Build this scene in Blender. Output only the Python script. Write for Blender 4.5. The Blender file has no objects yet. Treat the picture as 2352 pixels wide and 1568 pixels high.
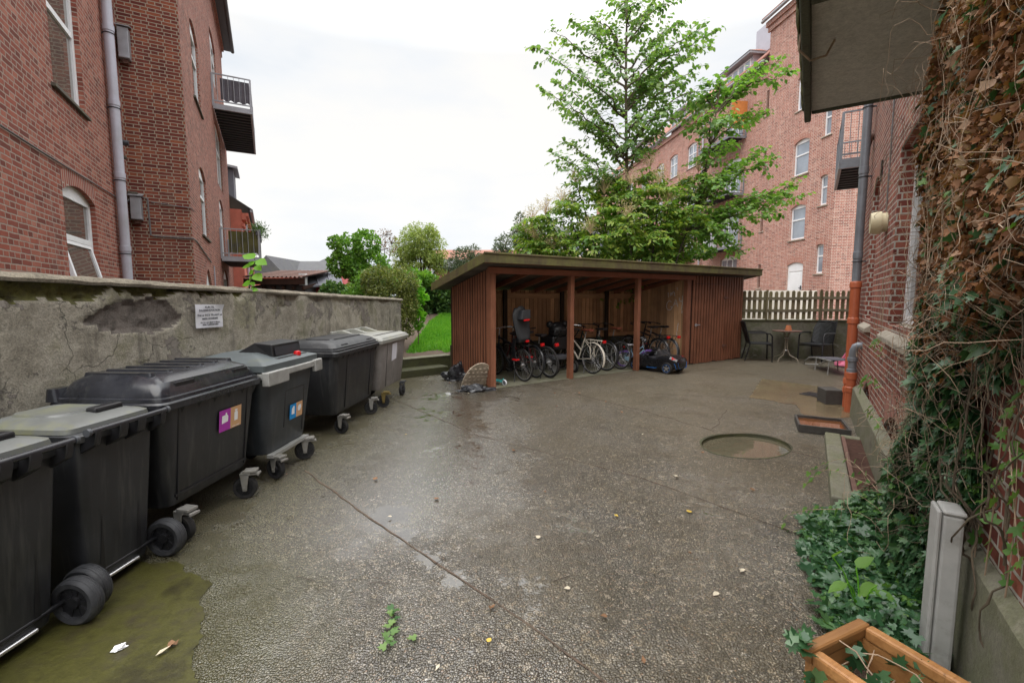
import bpy, bmesh, math, random
import numpy as np
from mathutils import Vector, Matrix, noise
from mathutils.geometry import tessellate_polygon
R = math.radians
PI = math.pi
rnd = random.Random(7)
nrng = np.random.default_rng(5)
sc = bpy.context.scene
col = sc.collection

# ---------------------------------------------------------------- camera
CAM_H, PITCH, FPX = 1.7, R(5.4), 1045.0          # lens measured on a 2352 px wide copy of the photo
cam = bpy.data.cameras.new('camera'); cam.lens = 16.0; cam.sensor_width = 36.0
cam.clip_start = 0.05; cam.clip_end = 2000
camo = bpy.data.objects.new('camera', cam); col.objects.link(camo)
camo.location = (0, 0, CAM_H); camo.rotation_euler = (R(90) - PITCH, 0, 0)
sc.camera = camo

# ---------------------------------------------------------------- sky and sun (overcast)
SUN_EL, SUN_ROT = R(58), R(200)
wld = bpy.data.worlds.new('World'); sc.world = wld; wld.use_nodes = True
wt = wld.node_tree; wt.nodes.clear()

def nd(t, typ, ins=None, **at):
    n = t.nodes.new('ShaderNode' + typ)
    for k, v in at.items(): setattr(n, k, v)
    for k, v in (ins or {}).items():
        s = n.inputs[k]
        if isinstance(v, bpy.types.NodeSocket): t.links.new(v, s)
        elif isinstance(v, (tuple, list)) and s.type == 'RGBA' and len(v) == 3: s.default_value = (*v, 1)
        else: s.default_value = v
    return n
def ramp(t, fac, stops, interp='LINEAR'):
    n = nd(t, 'ValToRGB'); cr = n.color_ramp; cr.interpolation = interp
    while len(cr.elements) > 1: cr.elements.remove(cr.elements[0])
    for i, (p, c) in enumerate(stops):
        e = cr.elements[0] if i == 0 else cr.elements.new(p)
        e.position = p
        if isinstance(c, (int, float)): c = (c, c, c)
        e.color = (*c, 1)
    t.links.new(fac, n.inputs[0]); return n.outputs[0]
def mixc(t, fac, a, b, mode='MIX'):
    n = nd(t, 'Mix', data_type='RGBA', blend_type=mode)
    for i, v in ((0, fac), (6, a), (7, b)):
        s = n.inputs[i]
        if isinstance(v, bpy.types.NodeSocket): t.links.new(v, s)
        elif i == 0: s.default_value = v
        else: s.default_value = (*v, 1)
    return n.outputs[2]
def math_(t, op, a, b=0.0, clamp=False):
    n = nd(t, 'Math', operation=op, use_clamp=clamp)
    for i, v in ((0, a), (1, b)):
        if isinstance(v, bpy.types.NodeSocket): t.links.new(v, n.inputs[i])
        else: n.inputs[i].default_value = v
    return n.outputs[0]
def noise_(t, vec, scale, detail=4, rough=.55, dist=0.0, out=0):
    return nd(t, 'TexNoise', {'Vector': vec, 'Scale': scale, 'Detail': detail, 'Roughness': rough, 'Distortion': dist}).outputs[out]

sky = nd(wt, 'TexSky', sky_type='NISHITA', sun_disc=False, sun_elevation=SUN_EL, sun_rotation=SUN_ROT)
tc = nd(wt, 'TexCoord'); sp = nd(wt, 'SeparateXYZ', {0: tc.outputs['Generated']})
mp = nd(wt, 'Mapping', {'Vector': tc.outputs['Generated'], 'Scale': (1.0, 1.0, 2.6), 'Location': (.3, .2, .1)})
cl = noise_(wt, mp.outputs[0], 1.9, 5, .5)
up = math_(wt, 'MAXIMUM', sp.outputs[2], 0.0)
# a real overcast dome: about three times as bright overhead as near the horizon
lum = math_(wt, 'ADD', 6.75, math_(wt, 'MULTIPLY', math_(wt, 'MAXIMUM', math_(wt, 'SUBTRACT', up, .45), 0.0), 40.0))
tone = ramp(wt, cl, [(.33, (.74, .81, .89)), (.46, (.94, .955, .97)), (.58, (1.04, 1.015, .97))])
cloud = nd(wt, 'VectorMath', {0: tone, 'Scale': lum}, operation='SCALE').outputs[0]
skyc = mixc(wt, .93, sky.outputs[0], cloud)
bg = nd(wt, 'Background', {'Color': skyc, 'Strength': .1})
wo = nd(wt, 'OutputWorld', {'Surface': bg.outputs[0]})
sun = bpy.data.lights.new('sun', 'SUN'); sun.energy = 1.5; sun.angle = R(60); sun.color = (1.0, .96, .9)
suno = bpy.data.objects.new('sun', sun); col.objects.link(suno)
suno.rotation_euler = (R(90) - SUN_EL, 0, R(180) - SUN_ROT + 0)
sc.view_settings.view_transform = 'Standard'; sc.view_settings.look = 'None'
sc.view_settings.exposure = 0.62; sc.view_settings.gamma = 1.0
sc.cycles.max_bounces = 8; sc.cycles.diffuse_bounces = 4

# a pixel of the photograph (2352 px wide) at a distance Y, and back on the ground
def ray(x, y):
    a, b = (x - 1176) / FPX, (784 - y) / FPX
    return Vector((a, math.cos(PITCH) + b * math.sin(PITCH), -math.sin(PITCH) + b * math.cos(PITCH)))
def at(x, y, Y):
    r = ray(x, y); return Vector((0, 0, CAM_H)) + r * (Y / r.y)
def gnd(x, y, z=0.0):
    r = ray(x, y); return Vector((0, 0, CAM_H)) + r * ((z - CAM_H) / r.z)

# ---------------------------------------------------------------- object helpers
def tag(o, label=None, cat=None, group=None, kind=None):
    if label: o['label'] = label
    if cat: o['category'] = cat
    if group: o['group'] = group
    if kind: o['kind'] = kind
    return o
def thing(name, label, cat, loc=(0, 0, 0), rz=0.0, group=None, rx=0.0, ry=0.0):
    o = bpy.data.objects.new(name, None); col.objects.link(o)
    o.empty_display_size = .1
    o.location = loc; o.rotation_euler = (rx, ry, rz)
    return tag(o, label, cat, group)
def copy_tree(o, parent=None):
    c = o.copy(); col.objects.link(c)
    if parent: c.parent = parent
    for ch in list(o.children): copy_tree(ch, c)
    return c

def rrect(w, d, r, n=4, cx=0, cy=0):
    out = []
    for sx, sy, a0 in ((1, 1, 0), (-1, 1, 90), (-1, -1, 180), (1, -1, 270)):
        for i in range(n + 1):
            a = R(a0 + 90 * i / n)
            out.append((cx + sx * (w / 2 - r) + r * math.cos(a), cy + sy * (d / 2 - r) + r * math.sin(a)))
    return out
class MB:
    def __init__(s, M=None): s.v = []; s.f = []; s.mi = []; s.M = M or Matrix(); s.cur = 0
    def add(s, vs, fs):
        b = len(s.v); s.v += [tuple(s.M @ Vector(v)) for v in vs]
        for f in fs: s.f.append([b + i for i in f]); s.mi.append(s.cur)
        return s
    def quad(s, a, b, c, d): return s.add([a, b, c, d], [(0, 1, 2, 3)])
    def box(s, x0, x1, y0, y1, z0, z1):
        v = [(x, y, z) for z in (z0, z1) for y in (y0, y1) for x in (x0, x1)]
        return s.add(v, [(0, 2, 3, 1), (4, 5, 7, 6), (0, 1, 5, 4), (2, 6, 7, 3), (0, 4, 6, 2), (1, 3, 7, 5)])
    def bar(s, p, q, w, h=None, up=(0, 0, 1)):
        h = h or w; p = Vector(p); q = Vector(q); d = (q - p).normalized(); up = Vector(up)
        if abs(d.dot(up)) > .97: up = Vector((0, 1, 0))
        a = d.cross(up).normalized() * w / 2; b = a.cross(d).normalized() * h / 2
        v = [p - a - b, p + a - b, p + a + b, p - a + b, q - a - b, q + a - b, q + a + b, q - a + b]
        return s.add(v, [(3, 2, 1, 0), (4, 5, 6, 7), (0, 1, 5, 4), (1, 2, 6, 5), (2, 3, 7, 6), (3, 0, 4, 7)])
    def tube(s, pts, r, n=8, cap=True, closed=False):
        pts = [Vector(p) for p in pts]; k = len(pts)
        rs = r if isinstance(r, (list, tuple)) else [r] * k
        vs = []; prev = None
        for i, p in enumerate(pts):
            if closed: d = pts[(i + 1) % k] - pts[i - 1]
            else: d = pts[min(i + 1, k - 1)] - pts[max(i - 1, 0)]
            d = d.normalized() if d.length > 1e-9 else Vector((0, 0, 1))
            if prev is None:
                u = Vector((0, 0, 1)) if abs(d.z) < .9 else Vector((1, 0, 0))
                a = d.cross(u).normalized()
            else:
                a = prev - d * prev.dot(d)
                a = a.normalized() if a.length > 1e-6 else d.orthogonal().normalized()
            prev = a; b = d.cross(a)
            for j in range(n):
                t = 2 * PI * j / n; vs.append(p + (a * math.cos(t) + b * math.sin(t)) * rs[i])
        fs = []
        for i in range(k if closed else k - 1):
            o, o2 = i * n, ((i + 1) % k) * n
            for j in range(n): fs.append((o + j, o + (j + 1) % n, o2 + (j + 1) % n, o2 + j))
        if cap and not closed: fs += [tuple(range(n - 1, -1, -1)), tuple((k - 1) * n + j for j in range(n))]
        return s.add(vs, fs)
    def ring(s, c, ax, rad, r, n=28, m=6, a0=0, a1=360):
        c = Vector(c); ax = Vector(ax).normalized(); e = ax.orthogonal().normalized()
        if abs(ax.z) < .5: e = Vector((0, 0, 1)) - ax * ax.z; e.normalize()
        g = ax.cross(e); full = abs(a1 - a0) >= 360
        k = n if full else n + 1
        pts = [c + (e * math.cos(R(a0 + (a1 - a0) * i / n)) + g * math.sin(R(a0 + (a1 - a0) * i / n))) * rad for i in range(k)]
        return s.tube(pts, r, m, closed=full)
    def cyl(s, p, q, r, n=16): return s.tube([p, q], r, n)
    def loft(s, secs, cap0=True, cap1=True):
        n = len(secs[0]); vs = [p for sec in secs for p in sec]; fs = []
        for i in range(len(secs) - 1):
            for j in range(n): fs.append((i * n + j, i * n + (j + 1) % n, (i + 1) * n + (j + 1) % n, (i + 1) * n + j))
        if cap0: fs.append(tuple(range(n - 1, -1, -1)))
        if cap1: fs.append(tuple((len(secs) - 1) * n + j for j in range(n)))
        return s.add(vs, fs)
    def rl(s, secs, cap0=True, cap1=True, n=4):      # rounded-rectangle loft: (z, w, d, r, cx, cy[, tilt])
        out = []
        for q in secs:
            z, w, d, r = q[:4]; cx, cy = (q[4], q[5]) if len(q) > 5 else (0, 0); tl = q[6] if len(q) > 6 else 0
            out.append([(x, y, z + tl * (y - cy)) for x, y in rrect(w, d, r, n, cx, cy)])
        return s.loft(out, cap0, cap1)
    def prism(s, poly, axis, a, b):                  # poly in the plane normal to axis
        def P(u, v, w): return {'x': (w, u, v), 'y': (u, w, v), 'z': (u, v, w)}[axis]
        n = len(poly)
        vs = [P(u, v, a) for u, v in poly] + [P(u, v, b) for u, v in poly]
        return s.add(vs, [tuple(range(n)), tuple(range(2 * n - 1, n - 1, -1))] + [(i, n + i, n + (i + 1) % n, (i + 1) % n) for i in range(n)])
    def lathe(s, prof, n=20, c=(0, 0, 0), axis='z', hollow=False):
        vs = []; fs = []
        for r, h in prof:
            for j in range(n):
                t = 2 * PI * j / n; p = (r * math.cos(t), r * math.sin(t), h)
                if axis == 'y': p = (p[0], h, p[1])
                if axis == 'x': p = (h, p[0], p[1])
                vs.append((p[0] + c[0], p[1] + c[1], p[2] + c[2]))
        k = len(prof)
        for i in range(k - 1):
            for j in range(n): fs.append((i * n + j, i * n + (j + 1) % n, (i + 1) * n + (j + 1) % n, (i + 1) * n + j))
        if hollow: fs += [((k - 1) * n + j, (k - 1) * n + (j + 1) % n, (j + 1) % n, j) for j in range(n)]
        else: fs += [tuple(range(n - 1, -1, -1)), tuple((k - 1) * n + j for j in range(n))]
        return s.add(vs, fs)
    def sphere(s, c, r, n=12, m=8):
        rr = r if isinstance(r, (tuple, list)) else (r, r, r)
        vs = []; fs = []
        for i in range(m + 1):
            ph = PI * i / m
            for j in range(n):
                th = 2 * PI * j / n
                vs.append((c[0] + rr[0] * math.sin(ph) * math.cos(th), c[1] + rr[1] * math.sin(ph) * math.sin(th), c[2] + rr[2] * math.cos(ph)))
        for i in range(m):
            for j in range(n): fs.append((i * n + j, i * n + (j + 1) % n, (i + 1) * n + (j + 1) % n, (i + 1) * n + j))
        return s.add(vs, fs)
    def build(s, name, mats, parent=None, smooth=True, bevel=0.0, ang=35, fix=True, label=None):
        me = bpy.data.meshes.new(name); me.from_pydata(s.v, [], s.f)
        if not isinstance(mats, (list, tuple)): mats = [mats]
        for m in mats: me.materials.append(m)
        if any(s.mi): me.polygons.foreach_set('material_index', s.mi)
        if fix:
            bm = bmesh.new(); bm.from_mesh(me); bmesh.ops.recalc_face_normals(bm, faces=bm.faces); bm.to_mesh(me); bm.free()
        me.update()
        uv = me.uv_layers.new(name='m')
        buf = np.zeros(len(me.loops) * 2, dtype=np.float32); co = me.vertices
        for p in me.polygons:
            nx, ny, nz = abs(p.normal.x), abs(p.normal.y), abs(p.normal.z)
            for li in p.loop_indices:
                v = co[me.loops[li].vertex_index].co
                if nz > .75: a = (v.x, v.y)
                elif nx > ny: a = (v.y, v.z)
                else: a = (v.x, v.z)
                buf[2 * li] = a[0]; buf[2 * li + 1] = a[1]
        uv.data.foreach_set('uv', buf)
        if smooth:
            me.polygons.foreach_set('use_smooth', [True] * len(me.polygons)); me.set_sharp_from_angle(angle=R(ang))
        o = bpy.data.objects.new(name, me); col.objects.link(o)
        if parent: o.parent = parent
        if label: o['label'] = label
        if bevel:
            b = o.modifiers.new('bevel', 'BEVEL'); b.width = bevel; b.segments = 2; b.limit_method = 'ANGLE'; b.angle_limit = R(40)
        return o
def struct(o): o['kind'] = 'structure'; return o
def text_mesh(name, txt, size, m, parent, M, align='CENTER', spacing=1.0, offset=0.0):
    c = bpy.data.curves.new(name, 'FONT'); c.body = txt; c.size = size; c.align_x = align; c.align_y = 'CENTER'
    c.space_line = spacing; c.resolution_u = 3; c.offset = offset
    o = bpy.data.objects.new(name, c); col.objects.link(o)
    dg = bpy.context.evaluated_depsgraph_get(); me = bpy.data.meshes.new_from_object(o.evaluated_get(dg))
    bpy.data.objects.remove(o); bpy.data.curves.remove(c)
    me.transform(M); me.materials.clear(); me.materials.append(m)
    t = bpy.data.objects.new(name, me); col.objects.link(t); t.parent = parent
    return t

# ---------------------------------------------------------------- leaves
LEAF = {
 'broad': ([(0, 0, 0), (-.36, .18, .05), (-.45, .45, .04), (-.26, .78, .0), (0, 1.06, -.10), (.26, .78, .0), (.45, .45, .04), (.36, .18, .05), (0, .5, -.05)],
           [(0, 8, 2, 1), (8, 4, 3, 2), (0, 7, 6, 8), (8, 6, 5, 4)]),
 'ivy': ([(0, 0, 0), (-.30, -.12, .03), (-.58, .22, .05), (-.26, .38, .02), (-.36, .78, .05), (-.12, .66, 0), (0, 1.05, -.05), (.12, .66, 0), (.36, .78, .05), (.26, .38, .02), (.58, .22, .05), (.30, -.12, .03), (0, .35, -.04)],
         [(12, 0, 1, 2), (12, 2, 3, 4), (12, 4, 5, 6), (12, 6, 7, 8), (12, 8, 9, 10), (12, 10, 11, 0)]),
 'lance': ([(0, 0, 0), (-.2, .38, .03), (0, 1, -.06), (.2, .38, .03), (0, .42, -.03)], [(0, 4, 2, 1), (0, 3, 2, 4)]),
 'small': ([(0, 0, 0), (-.34, .45, .05), (0, 1, 0), (.34, .45, .05)], [(0, 3, 2, 1)]),
 'blade': ([(-.06, 0, 0), (.06, 0, 0), (.035, .6, .05), (0, 1, .16), (-.035, .6, .05)], [(0, 1, 2, 4), (4, 2, 3)]),
 'dry': ([(0, 0, 0), (-.28, .1, .18), (-.42, .42, .28), (-.12, .7, .05), (0, 1, .25), (.2, .74, -.12), (.4, .4, .22), (.22, .1, -.1), (0, .45, -.12)],
         [(0, 8, 2, 1), (8, 4, 3, 2), (0, 7, 6, 8), (8, 6, 5, 4)]),
}
def leaves(name, kind, pos, dirv, nrm, size, m, parent=None, wob=.35, width=1.0):
    V, Fc = LEAF[kind]; V = np.array(V, float); V[:, 0] *= width
    pos = np.asarray(pos, float); n = len(pos)
    d = np.asarray(dirv, float) + nrng.normal(0, wob, (n, 3)); d /= np.linalg.norm(d, axis=1)[:, None] + 1e-9
    z = np.asarray(nrm, float) + nrng.normal(0, wob, (n, 3))
    x = np.cross(d, z); x /= np.linalg.norm(x, axis=1)[:, None] + 1e-9
    z = np.cross(x, d); sz = np.broadcast_to(np.asarray(size, float), (n,)) * nrng.uniform(.7, 1.25, n)
    P = pos[:, None, :] + sz[:, None, None] * (V[None, :, 0:1] * x[:, None, :] + V[None, :, 1:2] * d[:, None, :] + V[None, :, 2:3] * z[:, None, :])
    k = len(V); P = P.reshape(-1, 3)
    fl = []; ls = []; tot = 0
    base = np.arange(n) * k
    lens = [len(f) for f in Fc]; idx = np.concatenate([np.array(f) for f in Fc])
    loops = (base[:, None] + idx[None, :]).reshape(-1)
    ltot = np.tile(np.array(lens), n); lst = np.concatenate([[0], np.cumsum(ltot)[:-1]])
    me = bpy.data.meshes.new(name)
    me.vertices.add(len(P)); me.vertices.foreach_set('co', P.reshape(-1).astype(np.float32))
    me.loops.add(len(loops)); me.loops.foreach_set('vertex_index', loops.astype(np.int32))
    me.polygons.add(len(ltot)); me.polygons.foreach_set('loop_start', lst.astype(np.int32))
    me.polygons.foreach_set('use_smooth', np.ones(len(ltot), dtype=bool))
    me.update(calc_edges=True); me.validate()
    me.materials.append(m)
    o = bpy.data.objects.new(name, me); col.objects.link(o)
    if parent: o.parent = parent
    return o
# ---------------------------------------------------------------- materials
MATS = {}
def newmat(name):
    m = bpy.data.materials.new(name); m.use_nodes = True; t = m.node_tree; t.nodes.clear()
    b = nd(t, 'BsdfPrincipled'); o = nd(t, 'OutputMaterial', {'Surface': b.outputs[0]})
    MATS[name] = m
    return m, t, b
def setb(t, b, **k):
    names = {'col': 'Base Color', 'rough': 'Roughness', 'metal': 'Metallic', 'nrm': 'Normal', 'spec': 'Specular IOR Level', 'coat': 'Coat Weight', 'coatr': 'Coat Roughness', 'trans': 'Transmission Weight', 'alpha': 'Alpha'}
    for q, v in k.items():
        s = b.inputs[names[q]]
        if isinstance(v, bpy.types.NodeSocket): t.links.new(v, s)
        elif isinstance(v, (tuple, list)): s.default_value = (*v, 1)
        else: s.default_value = v
def bump(t, h, strength=.3, dist=.01, nrm=None):
    ins = {'Height': h, 'Strength': strength, 'Distance': dist}
    if nrm is not None: ins['Normal'] = nrm
    return nd(t, 'Bump', ins).outputs[0]
def objc(t): return nd(t, 'TexCoord').outputs['Object']
def uvc(t): return nd(t, 'UVMap', uv_map='m').outputs[0]
def world_pos(t): return nd(t, 'NewGeometry').outputs['Position']

def plain(name, c, rough=.5, metal=0.0, var=.22, scale=9, dirt=None, dirt_amt=.35, bmp=.0, spec=.5):
    m, t, b = newmat(name); v = objc(t)
    n1 = noise_(t, v, scale, 6, .65)
    lo = tuple(x * (1 - var) for x in c); hi = tuple(min(1, x * (1 + var)) for x in c)
    cc = ramp(t, n1, [(.3, lo), (.7, hi)])
    if dirt:
        n2 = noise_(t, v, scale * .45, 8, .7)
        cc = mixc(t, math_(t, 'MULTIPLY', ramp(t, n2, [(.5, 0), (.68, 1)]), dirt_amt), cc, dirt)
    setb(t, b, col=cc, metal=metal, spec=spec, rough=ramp(t, n1, [(.3, max(0, rough - .08)), (.7, min(1, rough + .1))]))
    if bmp: setb(t, b, nrm=bump(t, noise_(t, v, scale * 6, 5, .6), bmp, .01))
    return m

def brick(name, cols, mortar, rows=.0667, length=.24, size=.0085, soot=.4, bmp=.5, bond=True, pale=0.0):
    m, t, b = newmat(name); v = uvc(t)
    wv = nd(t, 'VectorMath', {0: v, 1: nd(t, 'VectorMath', {0: nd(t, 'TexNoise', {'Vector': v, 'Scale': 9.0, 'Detail': 2}).outputs['Color'], 'Scale': .012}, operation='SCALE').outputs[0]}, operation='ADD').outputs[0]
    br = nd(t, 'TexBrick', {'Vector': wv, 'Color1': (0, 0, 0), 'Color2': (1, 1, 1), 'Mortar': (.5, .5, .5), 'Scale': 1.0, 'Mortar Size': size, 'Mortar Smooth': .25, 'Bias': 0.0, 'Brick Width': length, 'Row Height': rows},
            offset=.25 if bond else .5, offset_frequency=2, squash=.5 if bond else 1, squash_frequency=2)
    per = br.outputs[0]
    st = [(i / max(1, len(cols) - 1) * .9 + .05, c) for i, c in enumerate(cols)]
    cc = ramp(t, per, st, 'LINEAR')
    blot = noise_(t, v, 2.2, 6, .65)
    cc = mixc(t, math_(t, 'MULTIPLY', ramp(t, blot, [(.42, 0), (.7, 1)]), soot), cc, tuple(x * .45 for x in cols[0]))
    strk = noise_(t, nd(t, 'Mapping', {'Vector': v, 'Scale': (1.6, .22, 1)}).outputs[0], 1.0, 7, .68)
    cc = mixc(t, ramp(t, strk, [(.36, .32), (.5, 0)]), cc, tuple(x * .55 for x in cols[2]))
    cc = mixc(t, ramp(t, strk, [(.56, 0), (.72, .28)]), cc, mortar)
    fine = noise_(t, v, 55, 5, .7)
    cc = mixc(t, .5, cc, ramp(t, fine, [(.25, .55), (.5, 1.0), (.8, 1.25)]), 'MULTIPLY')
    mo = mixc(t, noise_(t, v, 14, 4), tuple(x * .75 for x in mortar), tuple(min(1, x * 1.2) for x in mortar))
    cc = mixc(t, br.outputs[1], cc, mo)
    if pale: cc = mixc(t, pale, cc, (.55, .45, .42))
    h = math_(t, 'SUBTRACT', math_(t, 'MULTIPLY', fine, .25), br.outputs[1])
    setb(t, b, col=cc, rough=.82, spec=.25, nrm=bump(t, h, bmp, .012))
    return m

RED = [(.12, .034, .03), (.20, .05, .04), (.17, .055, .05), (.26, .075, .055), (.31, .10, .07), (.24, .062, .045), (.36, .15, .115)]
M_brick_left = brick('brick_left', [(.18, .052, .038), (.29, .08, .054), (.235, .07, .052), (.34, .10, .066), (.39, .135, .092), (.31, .085, .056), (.44, .18, .13)], (.36, .29, .24), soot=.35)
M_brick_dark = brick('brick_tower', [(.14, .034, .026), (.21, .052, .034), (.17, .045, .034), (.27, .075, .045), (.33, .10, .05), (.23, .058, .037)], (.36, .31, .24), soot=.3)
M_brick_far = brick('brick_far', [(.26, .09, .07), (.46, .17, .125), (.38, .135, .10), (.52, .22, .165), (.43, .17, .13), (.56, .29, .225)], (.66, .60, .53), soot=.15, rows=.0667)
M_brick_near = brick('brick_near', [(.16, .045, .036), (.27, .075, .052), (.22, .065, .05), (.33, .10, .065), (.37, .13, .09), (.28, .08, .055)], (.46, .42, .37), soot=.3, bmp=.8)
M_brick_house = brick('brick_house', [(.30, .09, .06), (.40, .14, .09), (.34, .11, .08)], (.5, .45, .4), soot=.2)
def voussoir(name, cols, mortar):      # bricks standing on end
    m, t, b = newmat(name); v = uvc(t)
    sw = nd(t, 'Mapping', {'Vector': v, 'Rotation': (0, 0, R(90))}).outputs[0]
    br = nd(t, 'TexBrick', {'Vector': sw, 'Color1': (0, 0, 0), 'Color2': (1, 1, 1), 'Mortar': (.5, .5, .5), 'Scale': 1.0, 'Mortar Size': .010, 'Mortar Smooth': .2, 'Brick Width': .5, 'Row Height': .075})
    st = [(i / (len(cols) - 1), c) for i, c in enumerate(cols)]
    cc = mixc(t, br.outputs[1], ramp(t, br.outputs[0], st), mortar)
    setb(t, b, col=cc, rough=.85, spec=.25, nrm=bump(t, math_(t, 'SUBTRACT', 0.0, br.outputs[1]), .5, .01))
    return m
M_arch_left = voussoir('arch_left', [(.22, .06, .05), (.36, .12, .085), (.28, .08, .06)], (.42, .37, .31))
M_arch_far = voussoir('arch_far', [(.36, .12, .09), (.46, .18, .13), (.40, .15, .11)], (.6, .52, .45))
M_arch_near = voussoir('arch_near', [(.2, .055, .04), (.33, .10, .065), (.27, .08, .05)], (.46, .42, .37))
M_redpaint = plain('orange_painted_brick', (.62, .19, .13), .8, var=.15, scale=3, dirt=(.35, .14, .1))

M_white = plain('white_paint', (.88, .89, .91), .4, var=.05, scale=3, dirt=(.5, .5, .48), dirt_amt=.25)
M_paleren = plain('pale_render', (.66, .61, .53), .85, var=.08, scale=1.5)
M_cream = plain('cream_render', (.75, .62, .42), .85, var=.08, scale=1.5)
M_sill = plain('stone_sill', (.36, .32, .26), .85, var=.3, scale=14, dirt=(.12, .12, .07), bmp=.3)
M_sill_dark = plain('dark_sill', (.10, .09, .07), .8, var=.3, scale=14, dirt=(.16, .17, .08))
M_galv = plain('zinc', (.36, .37, .40), .45, .35, var=.15, scale=5, dirt=(.22, .22, .2))
M_zinc_pale = plain('pale_zinc_pipe', (.48, .48, .55), .42, .15, var=.08, scale=3, dirt=(.3, .3, .28))
M_pipe_grey = plain('grey_pipe', (.22, .24, .27), .4, .3, var=.15, scale=4, dirt=(.1, .1, .09))
M_pipe_orange = plain('orange_pipe', (.44, .115, .05), .38, var=.12, scale=5, dirt=(.3, .07, .03))
M_dkgrey = plain('dark_grey_metal', (.075, .08, .09), .5, .3, var=.2, scale=6)
M_cable = plain('cable', (.16, .15, .15), .6)
M_black = plain('black_plastic', (.012, .012, .014), .42, var=.3, scale=12)
M_blackm = plain('black_metal', (.018, .018, .02), .35, .2, var=.3, scale=20)
M_rubber = plain('rubber', (.016, .016, .017), .75, var=.35, scale=22, dirt=(.07, .06, .05), dirt_amt=.5)
M_tyre_grey = plain('scuffed_tyre', (.03, .031, .035), .6, var=.3, scale=25, dirt=(.11, .11, .11))
M_chrome = plain('bright_steel', (.62, .62, .63), .28, .9, var=.1, scale=20)
M_spoke = plain('spoke_steel', (.5, .5, .5), .35, .7)
M_redlens = plain('red_lens', (.55, .012, .014), .2, var=.1)
M_brownl = plain('brown_leather', (.20, .055, .03), .5, var=.25, scale=14)
M_bikecream = plain('cream_bike_paint', (.62, .57, .48), .35, var=.07, dirt=(.3, .25, .18))
M_bikered = plain('red_bike_paint', (.14, .012, .015), .35)
M_bikeblack = plain('black_bike_paint', (.014, .015, .018), .3, var=.2)
M_purple = plain('purple_plastic', (.16, .08, .34), .45)
M_white_pl = plain('white_plastic', (.66, .67, .70), .4, var=.08, dirt=(.35, .38, .45))
M_blue_pl = plain('blue_plastic', (.02, .14, .45), .35)
M_ltblue = plain('light_blue_plastic', (.30, .48, .62), .45, var=.25, scale=7)
M_teal = plain('teal_paint', (.05, .33, .32), .4)
M_amber = plain('amber_reflector', (.75, .22, .01), .25)
M_terracotta = plain('terracotta', (.50, .17, .075), .8, var=.15, scale=9)
M_soil = plain('soil', (.10, .07, .05), .95, var=.45, scale=14, dirt=(.22, .17, .12), bmp=.8)
M_pink = plain('pink_plastic', (.62, .16, .26), .5)
M_paper = plain('paper', (.72, .72, .78), .7, var=.06, scale=4, dirt=(.52, .53, .42))
M_ink = plain('ink', (.02, .02, .025), .7)
M_fabric_grey = plain('grey_screen_fabric', (.115, .11, .13), .9, var=.25, scale=4)
M_slate = plain('slate', (.075, .075, .082), .75, var=.3, scale=3, dirt=(.12, .13, .10))
M_felt = plain('roof_felt', (.15, .155, .18), .7, var=.15, scale=2)
M_bark = plain('bark', (.10, .075, .05), .9, var=.4, scale=12, dirt=(.16, .16, .1), bmp=.5)
M_twig = plain('dark_twig', (.06, .045, .035), .9, var=.3)
M_dryvine = plain('dry_vine', (.36, .26, .18), .85, var=.4, scale=16, dirt=(.55, .46, .36))
M_panicle = plain('dry_flower', (.58, .44, .29), .9, var=.25, scale=8)
M_stone = plain('dark_stone', (.06, .055, .05), .7, var=.3, scale=15, bmp=.4)
M_rust = plain('rusty_iron', (.16, .085, .065), .7, .2, var=.35, scale=18, dirt=(.06, .035, .025))
M_castiron = plain('cast_iron', (.05, .05, .055), .5, .4, var=.3, scale=30)
M_curtain = plain('room_behind', (.06, .058, .055), .8, var=.4, scale=2)
M_lampshade = plain('aged_plastic', (.62, .55, .36), .5, var=.12, scale=8, dirt=(.25, .22, .12))
M_greybox = plain('grey_cabinet', (.40, .395, .38), .6, 0, var=.14, scale=6, dirt=(.15, .13, .10), dirt_amt=.7, bmp=.12)
M_wicker = plain('black_wicker', (.02, .021, .024), .5, var=.3, scale=40)
M_orangewood = plain('orange_board', (.55, .20, .05), .6, var=.2, scale=5)
M_roseroof = plain('clay_tile_plain', (.27, .115, .08), .8)

def glass(name, c, rough=.04, wob=.02, curtain=None):
    m, t, b = newmat(name); v = objc(t)
    n = noise_(t, v, 1.6, 2)
    setb(t, b, col=mixc(t, ramp(t, noise_(t, v, .9, 5), [(.35, 0), (.7, 1)]), c, tuple(x * .55 for x in c)), rough=rough, spec=.8, coat=.6, coatr=.02, nrm=bump(t, n, wob, .05))
    return m
M_glass = glass('window_glass', (.10, .09, .08))
M_glass_net = glass('net_curtain_glass', (.17, .145, .125))
M_glass_sky = glass('sky_glass', (.33, .38, .45), .03)

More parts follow.
